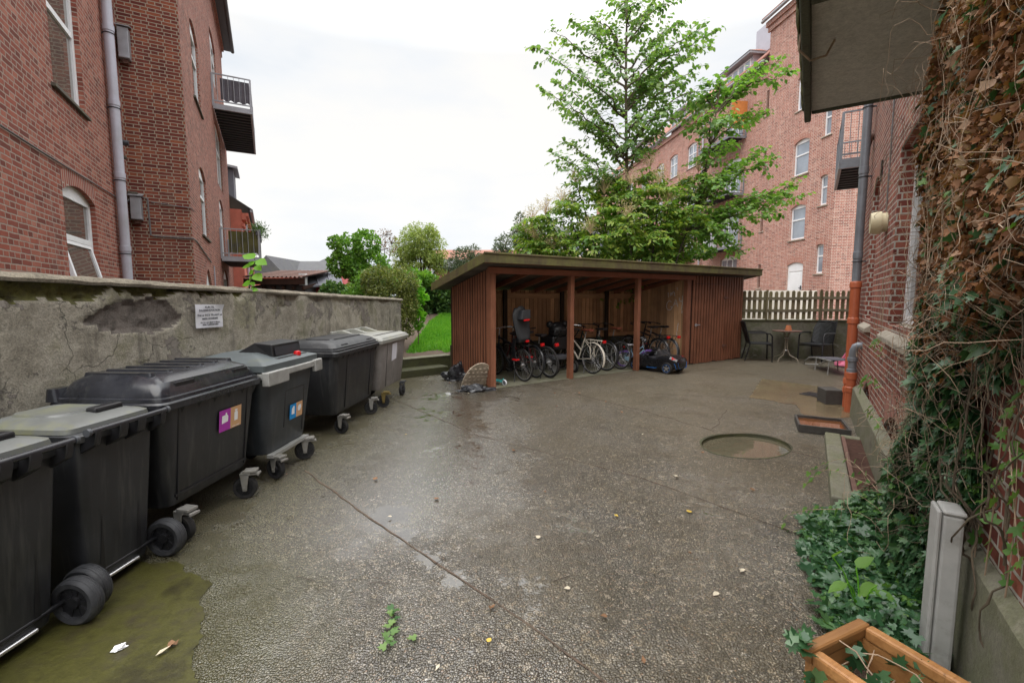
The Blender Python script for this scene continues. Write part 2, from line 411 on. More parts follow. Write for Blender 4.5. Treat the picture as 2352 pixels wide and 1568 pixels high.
# wood: boards with grain along the local z or x
def wood(name, a, c, rough=.7, axis='z', green=0.0, gcol=(.10, .105, .03), grain=1.0, wear=None, spec=.35):
    m, t, b = newmat(name); v = objc(t)
    s = {'z': (26, 26, 1.3), 'x': (1.3, 26, 26), 'y': (26, 1.3, 26)}[axis]
    g = noise_(t, nd(t, 'Mapping', {'Vector': v, 'Scale': s}).outputs[0], 1.0, 6, .65, .6)
    isl = nd(t, 'NewGeometry').outputs['Random Per Island']
    cc = ramp(t, g, [(.25, a), (.72, c)])
    cc = mixc(t, .75, cc, ramp(t, isl, [(0, .48), (.5, .95), (1, 1.45)]), 'MULTIPLY')
    big = noise_(t, v, 2.2, 6, .6)
    cc = mixc(t, math_(t, 'MULTIPLY', ramp(t, big, [(.45, 0), (.7, 1)]), .5), cc, tuple(x * .5 for x in a))
    if green:
        gn = noise_(t, nd(t, 'Mapping', {'Vector': v, 'Scale': (1.6, 1.6, .9)}).outputs[0], 3.0, 8, .7)
        cc = mixc(t, math_(t, 'MULTIPLY', ramp(t, gn, [(.40, 0), (.62, 1)]), green), cc, gcol)
    if wear:
        wn = noise_(t, nd(t, 'Mapping', {'Vector': v, 'Scale': (30, 30, 3)}).outputs[0], 1.0, 6, .75)
        cc = mixc(t, math_(t, 'MULTIPLY', ramp(t, wn, [(.63, 0), (.70, 1)]), .6), cc, wear)
    setb(t, b, col=cc, rough=rough, spec=spec, nrm=bump(t, g, .35 * grain, .006))
    return m
M_shedwood = wood('red_brown_boards', (.18, .068, .037), (.35, .142, .077), .6, wear=(.30, .20, .16))
M_shedback = wood('gap_shade_dark_boards', (.028, .012, .008), (.055, .023, .014), .75)  # darkened to paint the shade between shed laths; plain dark timber on the lean-to
M_deck = wood('grey_roof_boards', (.055, .045, .036), (.12, .10, .082), .8, axis='x')
M_shedpost = wood('red_brown_post', (.20, .076, .043), (.38, .16, .09), .55, wear=(.40, .30, .25))
M_shedbeam = wood('red_brown_beam', (.215, .075, .042), (.385, .15, .085), .6, axis='x')
M_shedin = wood('raw_boards', (.42, .24, .125), (.62, .38, .21), .75)
M_shedin_x = wood('raw_rail', (.46, .265, .14), (.66, .41, .23), .75, axis='x')
M_fascia = wood('mossy_fascia', (.075, .058, .034), (.16, .122, .07), .85, axis='x', green=.65, gcol=(.155, .155, .045))
M_fence = wood('weathered_paling', (.14, .108, .066), (.28, .23, .15), .8, green=.5, gcol=(.14, .15, .05))
M_fence_x = wood('weathered_rail', (.17, .145, .10), (.31, .265, .185), .8, axis='x', green=.4, gcol=(.10, .11, .04))
M_planter = wood('oiled_planter', (.26, .11, .035), (.44, .22, .08), .45, axis='x', spec=.5, wear=(.12, .05, .02))

# wet exposed-aggregate concrete
def yard():
    m, t, b = newmat('wet_aggregate'); v = world_pos(t); sp = nd(t, 'SeparateXYZ', {0: v})
    vd = nd(t, 'VectorMath', {0: v, 1: nd(t, 'VectorMath', {0: nd(t, 'TexNoise', {'Vector': v, 'Scale': 30.0, 'Detail': 2}).outputs['Color'], 'Scale': .012}, operation='SCALE').outputs[0]}, operation='ADD').outputs[0]
    vo = nd(t, 'TexVoronoi', {'Vector': vd, 'Scale': 92.0, 'Randomness': 1.0})
    vo2 = nd(t, 'TexVoronoi', {'Vector': vd, 'Scale': 34.0, 'Randomness': 1.0})
    cid = nd(t, 'SeparateColor', {0: vo.outputs['Color']})
    peb = ramp(t, cid.outputs[0], [(0, (.025, .025, .024)), (.3, (.066, .062, .056)), (.55, (.115, .107, .092)), (.78, (.18, .165, .137)), (.9, (.31, .285, .235)), (.97, (.23, .145, .095)), (1, (.52, .49, .45))])
    cid2 = nd(t, 'SeparateColor', {0: vo2.outputs['Color']})
    peb = mixc(t, ramp(t, cid2.outputs[1], [(.86, 0), (.9, .8)]), peb, ramp(t, cid2.outputs[0], [(0, (.12, .10, .08)), (.5, (.30, .25, .18)), (1, (.42, .38, .33))]))
    edge = ramp(t, vo.outputs['Distance'], [(.38, 0), (.62, 1)])
    mud = ramp(t, noise_(t, v, 1.1, 6, .62), [(.35, (.03, .026, .02)), (.65, (.06, .05, .034))])
    cc = mixc(t, math_(t, 'MULTIPLY', edge, .9), peb, mud)
    big = noise_(t, v, .55, 5, .6)
    cc = mixc(t, ramp(t, big, [(.36, .0), (.66, .45)]), cc, (.105, .087, .058))
    cc = mixc(t, nd(t, 'MapRange', {'Value': sp.outputs[1], 'From Min': 4.5, 'From Max': 9.0, 'To Min': 0.0, 'To Max': .4}).outputs[0], cc, mixc(t, noise_(t, v, 30, 5, .75), (.06, .052, .039), (.20, .175, .125)))
    # green-brown algae near the bins and in patches
    alx = nd(t, 'MapRange', {'Value': math_(t, 'ADD', sp.outputs[0], math_(t, 'MULTIPLY', noise_(t, v, 1.7, 6, .7), 1.5)), 'From Min': -1.25, 'From Max': -.35, 'To Min': .62, 'To Max': 0.0}).outputs[0]
    cc = mixc(t, alx, cc, mixc(t, edge, (.125, .11, .038), (.045, .042, .014)))
    st = ramp(t, noise_(t, v, 1.9, 9, .74), [(.53, 0), (.64, 1)])
    cc = mixc(t, math_(t, 'MULTIPLY', st, .55), cc, (.05, .036, .02))
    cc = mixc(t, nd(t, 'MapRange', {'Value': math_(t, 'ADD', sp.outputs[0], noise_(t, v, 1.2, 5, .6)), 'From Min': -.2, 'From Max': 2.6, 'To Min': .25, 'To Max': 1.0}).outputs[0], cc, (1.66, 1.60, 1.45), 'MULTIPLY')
    mz = nd(t, 'VectorMath', {0: nd(t, 'VectorMath', {0: v, 1: (-1.95, 2.0, 0.0)}, operation='SUBTRACT').outputs[0]}, operation='LENGTH').outputs['Value']
    mz = nd(t, 'MapRange', {'Value': math_(t, 'ADD', mz, math_(t, 'MULTIPLY', noise_(t, v, 5.0, 7, .7), .7)), 'From Min': 1.05, 'From Max': 1.6, 'To Min': .7, 'To Max': 0.0}).outputs[0]
    cc = mixc(t, mz, cc, mixc(t, noise_(t, v, 40, 5, .75), (.025, .023, .011), (.11, .105, .032)))
    # standing water: a shallow drain line runs down the yard, plus scattered films
    ax = math_(t, 'ABSOLUTE', math_(t, 'ADD', sp.outputs[0], math_(t, 'ADD', 1.0, math_(t, 'MULTIPLY', sp.outputs[1], -.012))))
    ln = nd(t, 'MapRange', {'Value': ax, 'From Min': .1, 'From Max': 1.35, 'To Min': .46, 'To Max': 0.0}).outputs[0]
    ln = math_(t, 'MULTIPLY', ln, nd(t, 'MapRange', {'Value': sp.outputs[1], 'From Min': 2.6, 'From Max': 3.8, 'To Min': .25, 'To Max': 1.0}).outputs[0])
    wn = noise_(t, v, .8, 5, .6, .4); wf = noise_(t, v, 6.0, 6, .7)
    nearw = nd(t, 'MapRange', {'Value': sp.outputs[1], 'From Min': 1.5, 'From Max': 5.0, 'To Min': .08, 'To Max': 0.0}).outputs[0]
    farw = nd(t, 'MapRange', {'Value': sp.outputs[1], 'From Min': 6.5, 'From Max': 12.0, 'To Min': 0.0, 'To Max': -.12}).outputs[0]
    w = math_(t, 'ADD', math_(t, 'ADD', ln, math_(t, 'ADD', nearw, farw)), math_(t, 'ADD', math_(t, 'MULTIPLY', wn, .55), math_(t, 'MULTIPLY', wf, .35)))
    W = ramp(t, w, [(.36, 0), (.80, 1)])
    # small shallow puddles where the joints dip, with ragged edges
    pv = math_(t, 'ADD', math_(t, 'MULTIPLY', wf, .9), math_(t, 'MULTIPLY', noise_(t, v, 22, 4, .7), .35))
    for qx, qy, qr, qa in ((-.98, 3.45, .30, .42), (-.76, 3.12, .16, .36), (-.55, 2.85, .16, .36), (-.36, 2.64, .15, .32), (-1.05, 6.6, .7, .20), (-1.2, 7.9, .7, .26), (-.82, 5.0, .5, .18), (.15, 2.5, .3, .16), (.5, 3.2, .3, .14), (1.6, 3.6, .3, .16), (.0, 7.6, .4, .16)):
        dd = nd(t, 'VectorMath', {0: nd(t, 'VectorMath', {0: v, 1: (qx, qy, 0.0)}, operation='SUBTRACT').outputs[0]}, operation='LENGTH').outputs['Value']
        pv = math_(t, 'ADD', pv, nd(t, 'MapRange', {'Value': dd, 'From Min': 0.0, 'From Max': qr, 'To Min': qa, 'To Max': 0.0}).outputs[0])
    Pd = ramp(t, pv, [(.76, 0), (.84, 1)])
    cc = mixc(t, math_(t, 'MULTIPLY', W, .30), cc, (.040, .036, .031))
    cc = mixc(t, math_(t, 'MULTIPLY', Pd, .55), cc, (.045, .038, .028))
    rgh = math_(t, 'MULTIPLY', ramp(t, W, [(0, .40), (.5, .24), (1, .11)]), nd(t, 'MapRange', {'Value': Pd, 'To Min': 1.0, 'To Max': .15}).outputs[0])
    ph = math_(t, 'MULTIPLY', ramp(t, vo.outputs['Distance'], [(0, 1), (.35, .85), (.66, .12), (.8, 0)]), 1.3)
    ph = math_(t, 'ADD', ph, math_(t, 'MULTIPLY', noise_(t, v, 30, 5, .7), .6))
    bs = math_(t, 'MULTIPLY', nd(t, 'MapRange', {'Value': W, 'To Min': 1.0, 'To Max': .16}).outputs[0], nd(t, 'MapRange', {'Value': Pd, 'To Min': 1.0, 'To Max': .04}).outputs[0])
    bn = nd(t, 'Bump', {'Height': ph, 'Distance': .012}); t.links.new(bs, bn.inputs['Strength'])
    setb(t, b, col=cc, rough=rgh, spec=ramp(t, W, [(0, .5), (1, 1.0)]), coat=math_(t, 'ADD', math_(t, 'MULTIPLY', W, .85), math_(t, 'MULTIPLY', Pd, .5), True), coatr=math_(t, 'MULTIPLY', rgh, .6), nrm=bn.outputs[0]); t.links.new(bn.outputs[0], b.inputs['Coat Normal']); b.inputs['Coat IOR'].default_value = 1.85
    return m
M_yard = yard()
def smoothcon(name, cols, rough, scale=3.0, wet=0.0, bmp=.25, flake=None, flake_t=(.5, .54), grain=.45, runs=0.0):
    m, t, b = newmat(name); v = world_pos(t)
    n1 = noise_(t, v, scale, 8, .68); n2 = noise_(t, v, scale * 9, 6, .7)
    st = [(.28 + .44 * i / (len(cols) - 1), c) for i, c in enumerate(cols)]
    cc = ramp(t, n1, st)
    cc = mixc(t, .6, cc, ramp(t, n2, [(.25, .6), (.5, 1.0), (.75, 1.25)]), 'MULTIPLY')
    n3 = noise_(t, v, 85, 4, .8); cc = mixc(t, grain, cc, ramp(t, n3, [(.3, .45), (.5, 1.0), (.72, 1.5)]), 'MULTIPLY')
    h = math_(t, 'ADD', n2, math_(t, 'MULTIPLY', n3, .6))
    if runs:
        rn = noise_(t, nd(t, 'Mapping', {'Vector': v, 'Scale': (5, 5, .5)}).outputs[0], 1.0, 8, .7)
        cc = mixc(t, math_(t, 'MULTIPLY', ramp(t, rn, [(.54, 0), (.66, 1)]), runs), cc, tuple(x * .45 for x in cols[0]))
        cc = mixc(t, math_(t, 'MULTIPLY', ramp(t, rn, [(.30, 1), (.42, 0)]), runs * .6), cc, (.36, .34, .30))
        ck_ = nd(t, 'TexVoronoi', {'Vector': nd(t, 'VectorMath', {0: v, 1: nd(t, 'VectorMath', {0: nd(t, 'TexNoise', {'Vector': v, 'Scale': 4.0, 'Detail': 5}).outputs['Color'], 'Scale': .5}, operation='SCALE').outputs[0]}, operation='ADD').outputs[0], 'Scale': 1.5}, feature='DISTANCE_TO_EDGE').outputs['Distance']
        ckm = math_(t, 'MULTIPLY', ramp(t, ck_, [(.0, 1), (.007, 0)]), ramp(t, noise_(t, v, 1.1, 2), [(.5, 0), (.56, 1)]))
        cc = mixc(t, math_(t, 'MULTIPLY', ckm, .45), cc, (.06, .055, .045)); h = math_(t, 'SUBTRACT', h, ckm)
    if flake:
        f = ramp(t, noise_(t, v, 2.0, 10, .72, .3), [(flake_t[0], 0), (flake_t[1], 1)])
        cc = mixc(t, math_(t, 'MULTIPLY', f, .8), cc, flake); h = math_(t, 'ADD', h, math_(t, 'MULTIPLY', f, .9))
    setb(t, b, col=cc, spec=.45, rough=ramp(t, n1, [(.3, rough - wet), (.7, rough)]), nrm=bump(t, h, bmp, .012))
    return m
M_moss = smoothcon('mossy_concrete', [(.024, .02, .012), (.038, .034, .013), (.064, .061, .015), (.042, .034, .018), (.075, .07, .018)], .5, 2.2, .25, .3)
M_patch = smoothcon('stained_screed', [(.15, .115, .065), (.185, .145, .085), (.12, .09, .055), (.17, .13, .075)], .30, 1.2, .22, .05)
M_con = smoothcon('old_concrete', [(.10, .095, .06), (.19, .18, .135), (.15, .15, .09), (.24, .225, .17)], .8, 4.0, .1, .35)
M_con_pale = smoothcon('pale_plinth', [(.30, .29, .25), (.40, .385, .34), (.26, .26, .19)], .8, 4.0, .05, .3)
M_con_mossy = smoothcon('algae_concrete', [(.035, .035, .018), (.06, .062, .024), (.045, .045, .022), (.085, .08, .045)], .7, 3.0, .1, .3)
M_lowwall = smoothcon('stained_low_wall', [(.085, .082, .06), (.16, .155, .12), (.11, .115, .065), (.23, .22, .19)], .8, 2.0, .1, .3, (.36, .36, .33), (.58, .66))
M_slab = smoothcon('slab_soffit', [(.46, .44, .40), (.58, .55, .50), (.50, .47, .41)], .85, 2.5, .05, .2)
M_slab_dark = smoothcon('slab_lip', [(.06, .065, .045), (.10, .105, .07), (.05, .045, .03)], .8, 8, .05, .4)
M_render = smoothcon('old_render', [(.15, .13, .105), (.26, .235, .185), (.35, .32, .26), (.23, .215, .145), (.17, .15, .125)], .92, 2.3, .04, 1.0, (.20, .175, .155), (.57, .582), .8, .55)
M_stonecore = smoothcon('exposed_core', [(.075, .066, .056), (.20, .172, .15), (.12, .104, .09), (.27, .235, .205)], .95, 7.0, .0, 1.0)
M_mosspocket = smoothcon('moss_pocket', [(.04, .037, .022), (.09, .082, .035), (.13, .125, .035), (.055, .05, .035)], .95, 6.0, .0, 1.0)
M_coping = smoothcon('coping', [(.09, .08, .06), (.19, .165, .125), (.27, .235, .18), (.13, .115, .08)], .9, 6.0, .0, .9, None, (.5, .54), .8)
def water(name, c, rough=.03):
    m, t, b = newmat(name); v = world_pos(t)
    setb(t, b, col=mixc(t, noise_(t, v, 3.0, 5), c, tuple(x * 1.5 for x in c)), rough=rough, spec=.6, nrm=bump(t, noise_(t, v, 9, 2), .03, .02))
    return m
M_water = water('murky_water', (.085, .075, .05)); M_water_rust = water('rusty_water', (.12, .045, .016))
def binplastic(name, c, rough=.42, streak=.5, dirt=(.12, .12, .11)):
    m, t, b = newmat(name); v = objc(t)
    n1 = noise_(t, v, 5, 7, .7)
    sv = noise_(t, nd(t, 'Mapping', {'Vector': v, 'Scale': (22, 22, 1.1)}).outputs[0], 1.0, 5, .65)
    cc = ramp(t, n1, [(.3, tuple(x * .75 for x in c)), (.7, tuple(x * 1.3 for x in c))])
    cc = mixc(t, math_(t, 'MULTIPLY', ramp(t, sv, [(.52, 0), (.75, 1)]), streak * .75), cc, dirt)
    dn = noise_(t, v, 2.4, 8, .72); cc = mixc(t, math_(t, 'MULTIPLY', ramp(t, dn, [(.48, 0), (.66, 1)]), .3), cc, tuple(x * 2.6 for x in c))
    sc1 = noise_(t, nd(t, 'Mapping', {'Vector': v, 'Scale': (9, 9, 26), 'Rotation': (.3, .2, .5)}).outputs[0], 3.0, 8, .8)
    cc = mixc(t, math_(t, 'MULTIPLY', ramp(t, sc1, [(.66, 0), (.72, 1)]), .25), cc, (.3, .3, .3))
    setb(t, b, col=cc, spec=.5, rough=ramp(t, n1, [(.3, rough - .1), (.7, rough + .12)]), nrm=bump(t, noise_(t, v, 160, 3, .5), .06, .004))
    return m
M_bin = binplastic('charcoal_bin_plastic', (.021, .022, .025)); M_bin_wet = binplastic('wet_bin_lid', (.02, .021, .026), .17, .3)
M_bin_blue = binplastic('slate_bin_plastic', (.034, .040, .047)); M_bin_grey = binplastic('grey_bin_plastic', (.23, .215, .205), .5, .6, (.12, .11, .09))
M_lid_grey = plain('grey_lid', (.12, .125, .12), .4, var=.1, scale=5, dirt=(.20, .20, .06), dirt_amt=.55)
M_lid_green = plain('algae_lid', (.085, .10, .105), .42, var=.2, scale=3, dirt=(.17, .185, .07), dirt_amt=.85)
M_lid_pale = plain('pale_lid', (.29, .29, .265), .45, var=.12, scale=4, dirt=(.30, .29, .16), dirt_amt=.5)
M_steel = plain('galvanised_bracket', (.29, .28, .26), .5, .4, var=.15, scale=9, dirt=(.30, .25, .12))
M_alu = plain('aluminium_rail', (.36, .36, .345), .5, .3, var=.18, scale=10, dirt=(.2, .19, .16))
M_stk_purple = plain('purple_sticker', (.40, .035, .38), .5, var=.03); M_stk_tan = plain('tan_sticker', (.62, .36, .18), .5, var=.03)
M_stk_blue = plain('blue_sticker', (.0, .25, .62), .5, var=.03); M_stk_white = plain('sticker_white', (.85, .85, .86), .5, var=.02)
M_bag = plain('black_bag', (.02, .021, .025), .28, var=.4, scale=9)
M_board = plain('crumbly_board', (.40, .33, .25), .9, var=.3, scale=9, dirt=(.14, .11, .08), dirt_amt=.7, bmp=.8)
M_screen = plain('olive_screen', (.10, .095, .03), .9, var=.4, scale=3, dirt=(.055, .05, .06), dirt_amt=.8)

def leafmat(name, stops, trans=.35, rough=.45, spec=.4, vscale=1.3):
    m, t, b = newmat(name)
    isl = nd(t, 'NewGeometry').outputs['Random Per Island']
    big = noise_(t, world_pos(t), vscale, 3, .5)
    f = math_(t, 'ADD', math_(t, 'MULTIPLY', isl, .75), math_(t, 'SUBTRACT', math_(t, 'MULTIPLY', big, .7), .22), clamp=True)
    cc = ramp(t, f, [(i / (len(stops) - 1), c) for i, c in enumerate(stops)])
    setb(t, b, col=cc, rough=rough, spec=spec)
    tr = nd(t, 'BsdfTranslucent', {'Color': mixc(t, 1.0, cc, (1.25, 1.35, .6), 'MULTIPLY')})
    mx = nd(t, 'MixShader', {0: trans, 1: b.outputs[0], 2: tr.outputs[0]})
    out = [n for n in t.nodes if n.type == 'OUTPUT_MATERIAL'][0]; t.links.new(mx.outputs[0], out.inputs[0])
    return m
L_tree = leafmat('tree_leaf', [(.08, .165, .055), (.125, .245, .075), (.19, .31, .10), (.27, .37, .12)], .42, .33, .6)
L_tree2 = leafmat('bright_tree_leaf', [(.07, .16, .035), (.12, .25, .05), (.18, .33, .07), (.25, .37, .09)], .45, .36, .55)
L_aralia = leafmat('aralia_leaf', [(.06, .155, .03), (.13, .25, .04), (.24, .34, .06), (.36, .38, .08)], .42)
L_ivy = leafmat('ivy_leaf', [(.02, .065, .026), (.035, .10, .04), (.065, .15, .06), (.12, .22, .085)], .15, .32, .55)
L_ivy_lt = leafmat('young_ivy_leaf', [(.05, .13, .03), (.11, .24, .05), (.17, .30, .06)], .35, .35)
L_dry = leafmat('dry_leaf', [(.075, .034, .02), (.18, .08, .04), (.28, .125, .055), (.38, .205, .12), (.54, .41, .30)], .2, .75, .2)
L_birch = leafmat('bright_green_leaf', [(.10, .22, .04), (.16, .32, .06), (.24, .40, .08)], .45)
L_willow = leafmat('willow_leaf', [(.22, .30, .08), (.30, .38, .11), (.38, .42, .13)], .45)
L_box = leafmat('box_leaf', [(.045, .065, .02), (.13, .17, .045), (.24, .27, .075), (.36, .38, .12)], .3)
L_hedge = leafmat('hedge_leaf', [(.03, .09, .03), (.06, .14, .045), (.12, .22, .06), (.2, .3, .09)], .25)
L_conif = leafmat('grey_green_leaf', [(.06, .095, .06), (.11, .15, .09), (.18, .2, .13)], .25)
L_brownseed = leafmat('brown_seed', [(.16, .08, .05), (.26, .14, .08), (.3, .2, .1)], .2)
L_sapling = leafmat('sapling_leaf', [(.13, .36, .03), (.20, .46, .045), (.26, .50, .06)], .5)
L_grass = leafmat('grass_blade', [(.08, .26, .025), (.13, .36, .035), (.20, .43, .05)], .4, .5, .3, .8)
L_litter = leafmat('fallen_leaf', [(.30, .13, .03), (.42, .24, .05), (.30, .22, .12), (.5, .42, .3)], .2, .6)
# ================================================================ SETTING: ground
def patch(name, poly, z, m, sub=0):
    b = MB(); tri = tessellate_polygon([[Vector((x, y, 0)) for x, y in poly]]); b.add([(x, y, z) for x, y in poly], [tuple(q) for q in tri])
    o = b.build(name, m, smooth=False, fix=False)
    for p in o.data.polygons:
        if p.normal.z < 0: p.flip()
    return struct(o)
def grid_sheet(name, x0, x1, y0, y1, step, fz, m, keep=None):
    nx = int((x1 - x0) / step) + 1; ny = int((y1 - y0) / step) + 1
    vs = [(x0 + i * step, y0 + j * step, fz(x0 + i * step, y0 + j * step)) for j in range(ny) for i in range(nx)]
    fs = [(j * nx + i, j * nx + i + 1, (j + 1) * nx + i + 1, (j + 1) * nx + i) for j in range(ny - 1) for i in range(nx - 1)
          if keep is None or keep(x0 + (i + .5) * step, y0 + (j + .5) * step)]
    b = MB(); b.add(vs, fs); return struct(b.build(name, m, fix=False, ang=60))
patch('terrain', [(-600, -600), (600, -600), (600, 900), (-600, 900)], -.35, M_soil)
# left courtyard behind the wall and the wet yard itself
patch('neighbour_ground', [(-40, -8), (-3.3, -8), (-2.7, 10.0), (-2.7, 11.6), (-40, 60)], -.05, M_moss)
oval_c = gnd(1712, 1022); OVX, OVY = .56, .41; ova = R(28)
def ovalp(k, sx=1.0):
    a = 2 * PI * k / 40
    x, y = math.cos(a) * OVX * sx, math.sin(a) * OVY * sx
    return (oval_c.x + x * math.cos(ova) - y * math.sin(ova), oval_c.y + x * math.sin(ova) + y * math.cos(ova))
b = MB()     # yard with a real oval recess cut into it
out = [(-3.4, -6), (24, -6), (24, 15.4), (3.2, 15.4), (-3.4, 10.6)]
def on_outline(k):
    a = 2 * PI * k / 40 + ova; d = Vector((math.cos(a), math.sin(a))); best = None
    for i in range(5):
        p, q = Vector(out[i]), Vector(out[(i + 1) % 5]); e = q - p
        den = d.x * e.y - d.y * e.x
        if abs(den) < 1e-9: continue
        w = p - Vector((oval_c.x, oval_c.y)); tt = (w.x * e.y - w.y * e.x) / den; uu = (w.x * d.y - w.y * d.x) / den
        if tt > 0 and -1e-6 <= uu <= 1 + 1e-6 and (best is None or tt < best): best = tt
    return (oval_c.x + d.x * best, oval_c.y + d.y * best)
ring0 = [(*ovalp(k), 0.0) for k in range(40)]; ringr = [(*on_outline(k), 0.0) for k in range(40)]
b.add(ring0 + ringr, [(k, 40 + k, 40 + (k + 1) % 40, (k + 1) % 40) for k in range(40)])
for c_ in out:      # the corners the radial fan misses
    k = min(range(40), key=lambda k: -((Vector(c_) - Vector((oval_c.x, oval_c.y))).normalized().dot((Vector(ringr[k][:2]) - Vector((oval_c.x, oval_c.y))).normalized())))
    for a_, b_ in ((k, (k + 1) % 40), ((k - 1) % 40, k)):
        A_, B_, P_ = Vector(ringr[a_][:2]), Vector(ringr[b_][:2]), Vector(c_)
        if abs((B_ - A_).x * (P_ - A_).y - (B_ - A_).y * (P_ - A_).x) > 1e-4 and (P_ - A_).length + (P_ - B_).length < 30:
            b.add([ringr[a_], ringr[b_], (*c_, 0)], [(0, 1, 2)])
struct(b.build('yard_paving', M_yard, smooth=False))
b = MB(); lo = [(*ovalp(k, .985), -.05) for k in range(40)]
b.add([(*ovalp(k, 1.0), .001) for k in range(40)] + lo, [(k, (k + 1) % 40, 40 + (k + 1) % 40, 40 + k) for k in range(40)])
rim = []
for k in range(40):
    s_ = 1.045 + .07 * noise.noise(Vector((math.cos(k * PI / 20) * 1.4, math.sin(k * PI / 20) * 1.4, 2))); rim.append((*ovalp(k, s_), .004))
b.add([(*ovalp(k, .998), .007) for k in range(40)] + rim, [(k, (k + 1) % 40, 40 + (k + 1) % 40, 40 + k) for k in range(40)])
struct(b.build('well_rim', M_con_mossy, fix=False))
b = MB(); b.add([(*ovalp(k, .99), -.034) for k in range(40)], [tuple(range(40))]); struct(b.build('puddle_water', M_water, smooth=False, fix=False))
# mossy smooth slab below the nearest bins, and the stained screed round the drain
ms = [gnd(490, 1345), gnd(472, 1420), gnd(445, 1490), gnd(420, 1600), gnd(380, 1850)]
base_ = [(-3.3, 2.78), (-2.2, 2.80), (ms[0].x - .02, ms[0].y + .02)] + [(p.x, p.y) for p in ms] + [(-1.3, .6), (-3.5, .6)]
def ragged(poly, amp, seed):
    out = []
    for k in range(len(poly)):
        a, c = Vector(poly[k]), Vector(poly[(k + 1) % len(poly)]); n = max(1, int((c - a).length / .012))
        for q in range(n):
            p = a.lerp(c, q / n); o = Vector((noise.noise(Vector((p.x * 5, p.y * 5, seed))), noise.noise(Vector((p.x * 5, p.y * 5, seed + 7))))) * amp + Vector((noise.noise(Vector((p.x * 26, p.y * 26, seed))), noise.noise(Vector((p.x * 26, p.y * 26, seed + 3))))) * amp * .22
            out.append(tuple(p + o))
    return out
patch('mossy_slab', ragged(base_, .07, 1), .005, M_moss)
pp = [gnd(1750, 870), gnd(1925, 893), gnd(1958, 905), gnd(1975, 955), gnd(1900, 965), gnd(1845, 956), gnd(1828, 930), gnd(1720, 913)]
patch('stained_screed_patch', ragged([(p.x, p.y) for p in pp], .05, 4), .004, M_patch)
# joints and cracks in the paving: narrow dark ribbons, wandering a little
def joint(pts, w=.014, jit=.012, z=.0045, name='paving_joint'):
    P = [gnd(*p) for p in pts]; b = MB(); L = []
    for i in range(len(P) - 1):
        n = max(2, int((P[i + 1] - P[i]).length / .06))
        for k in range(n): L.append(P[i].lerp(P[i + 1], k / n))
    L.append(P[-1]); vs = []
    for i, p in enumerate(L):
        d = (L[min(i + 1, len(L) - 1)] - L[max(i - 1, 0)]).normalized(); nrm = Vector((-d.y, d.x, 0))
        o = nrm * jit * noise.noise(Vector((i * .23, pts[0][0], 0))) * 2
        ww = w * (.35 + .9 * abs(noise.noise(Vector((i * .4, pts[0][1], 3)))))
        vs += [p + o + nrm * ww + Vector((0, 0, z)), p + o - nrm * ww + Vector((0, 0, z))]
    b.add(vs, [(2 * i, 2 * i + 1, 2 * i + 3, 2 * i + 2) for i in range(len(L) - 1)])
    return struct(b.build(name, M_soil, smooth=False, fix=False))
joint([(700, 1080), (850, 1190), (1000, 1290), (1200, 1425), (1400, 1575)], .011)
joint([(900, 915), (1100, 1000), (1480, 1100), (1840, 1230), (1990, 1310)], .009)
joint([(1225, 880), (1500, 950), (1640, 990)], .012)
joint([(1500, 905), (1740, 915)], .012)
joint([(1805, 1035), (1895, 1055)], .014)
joint([(930, 918), (1030, 898)], .016)
joint([(1670, 940), (1640, 985)], .008, .03)
# concrete floor strip under the shed
SU, SN, SO = Vector((.843, .537)), Vector((-.537, .843)), Vector((-.38, 8.51))
def sw(u, n, z=0.0): p = SO + SU * u + SN * n; return Vector((p.x, p.y, z))
patch('shed_floor', [tuple(sw(*q)[:2]) for q in ((-.1, -.05), (5.9, .12), (5.9, 1.95), (-.1, 1.95))], .005, M_con)

# raised garden: two steps, a retaining edge, soil, lawn
def lawn_z(x, y):
    return .36 + max(0, y - 11.3) * .078 + .02 * noise.noise(Vector((x, y, 0)))
sd = (gnd(1035, 856) - gnd(935, 868)).normalized()
s0, s1 = gnd(935, 868) - sd * .9, gnd(1033, 857)
M_st = Matrix(((sd.x, -sd.y, 0, s0.x), (sd.y, sd.x, 0, s0.y), (0, 0, 1, 0), (0, 0, 0, 1)))
ln_ = (s1 - s0).length
st = thing('garden_steps', 'two mossy concrete steps up to the lawn', 'steps', s0, math.atan2(sd.y, sd.x))
b = MB(); b.rl([(0, ln_, .40, .03, ln_ / 2, .2), (.15, ln_, .40, .03, ln_ / 2, .2), (.165, ln_ - .03, .37, .03, ln_ / 2, .2)]); b.build('lower_step', M_con_mossy, st)
b = MB(); b.box(-.2, ln_ + .32, .395, .62, 0, .335); b.build('upper_step', M_con_mossy, st, bevel=.012)
b = MB(); b.box(-.2, ln_ + .32, .385, .66, .336, .36); b.build('step_nosing', M_con, st, bevel=.01)
def lawn_keep(x, y):
    p = M_st.inverted() @ Vector((x, y, 0)); q = Vector((x, y)) - SO
    un, nn = q.dot(SU), q.dot(SN)
    if un > -.12 and nn < 2.05: return False
    return p.y > .64 and not (un > 0 and nn < 2.1)
grid_sheet('garden_soil', -3.6, 14, 9.6, 26, .2, lambda x, y: lawn_z(x, y) - .012 + .02 * noise.noise(Vector((x * 5, y * 5, 0))), M_soil, lawn_keep)
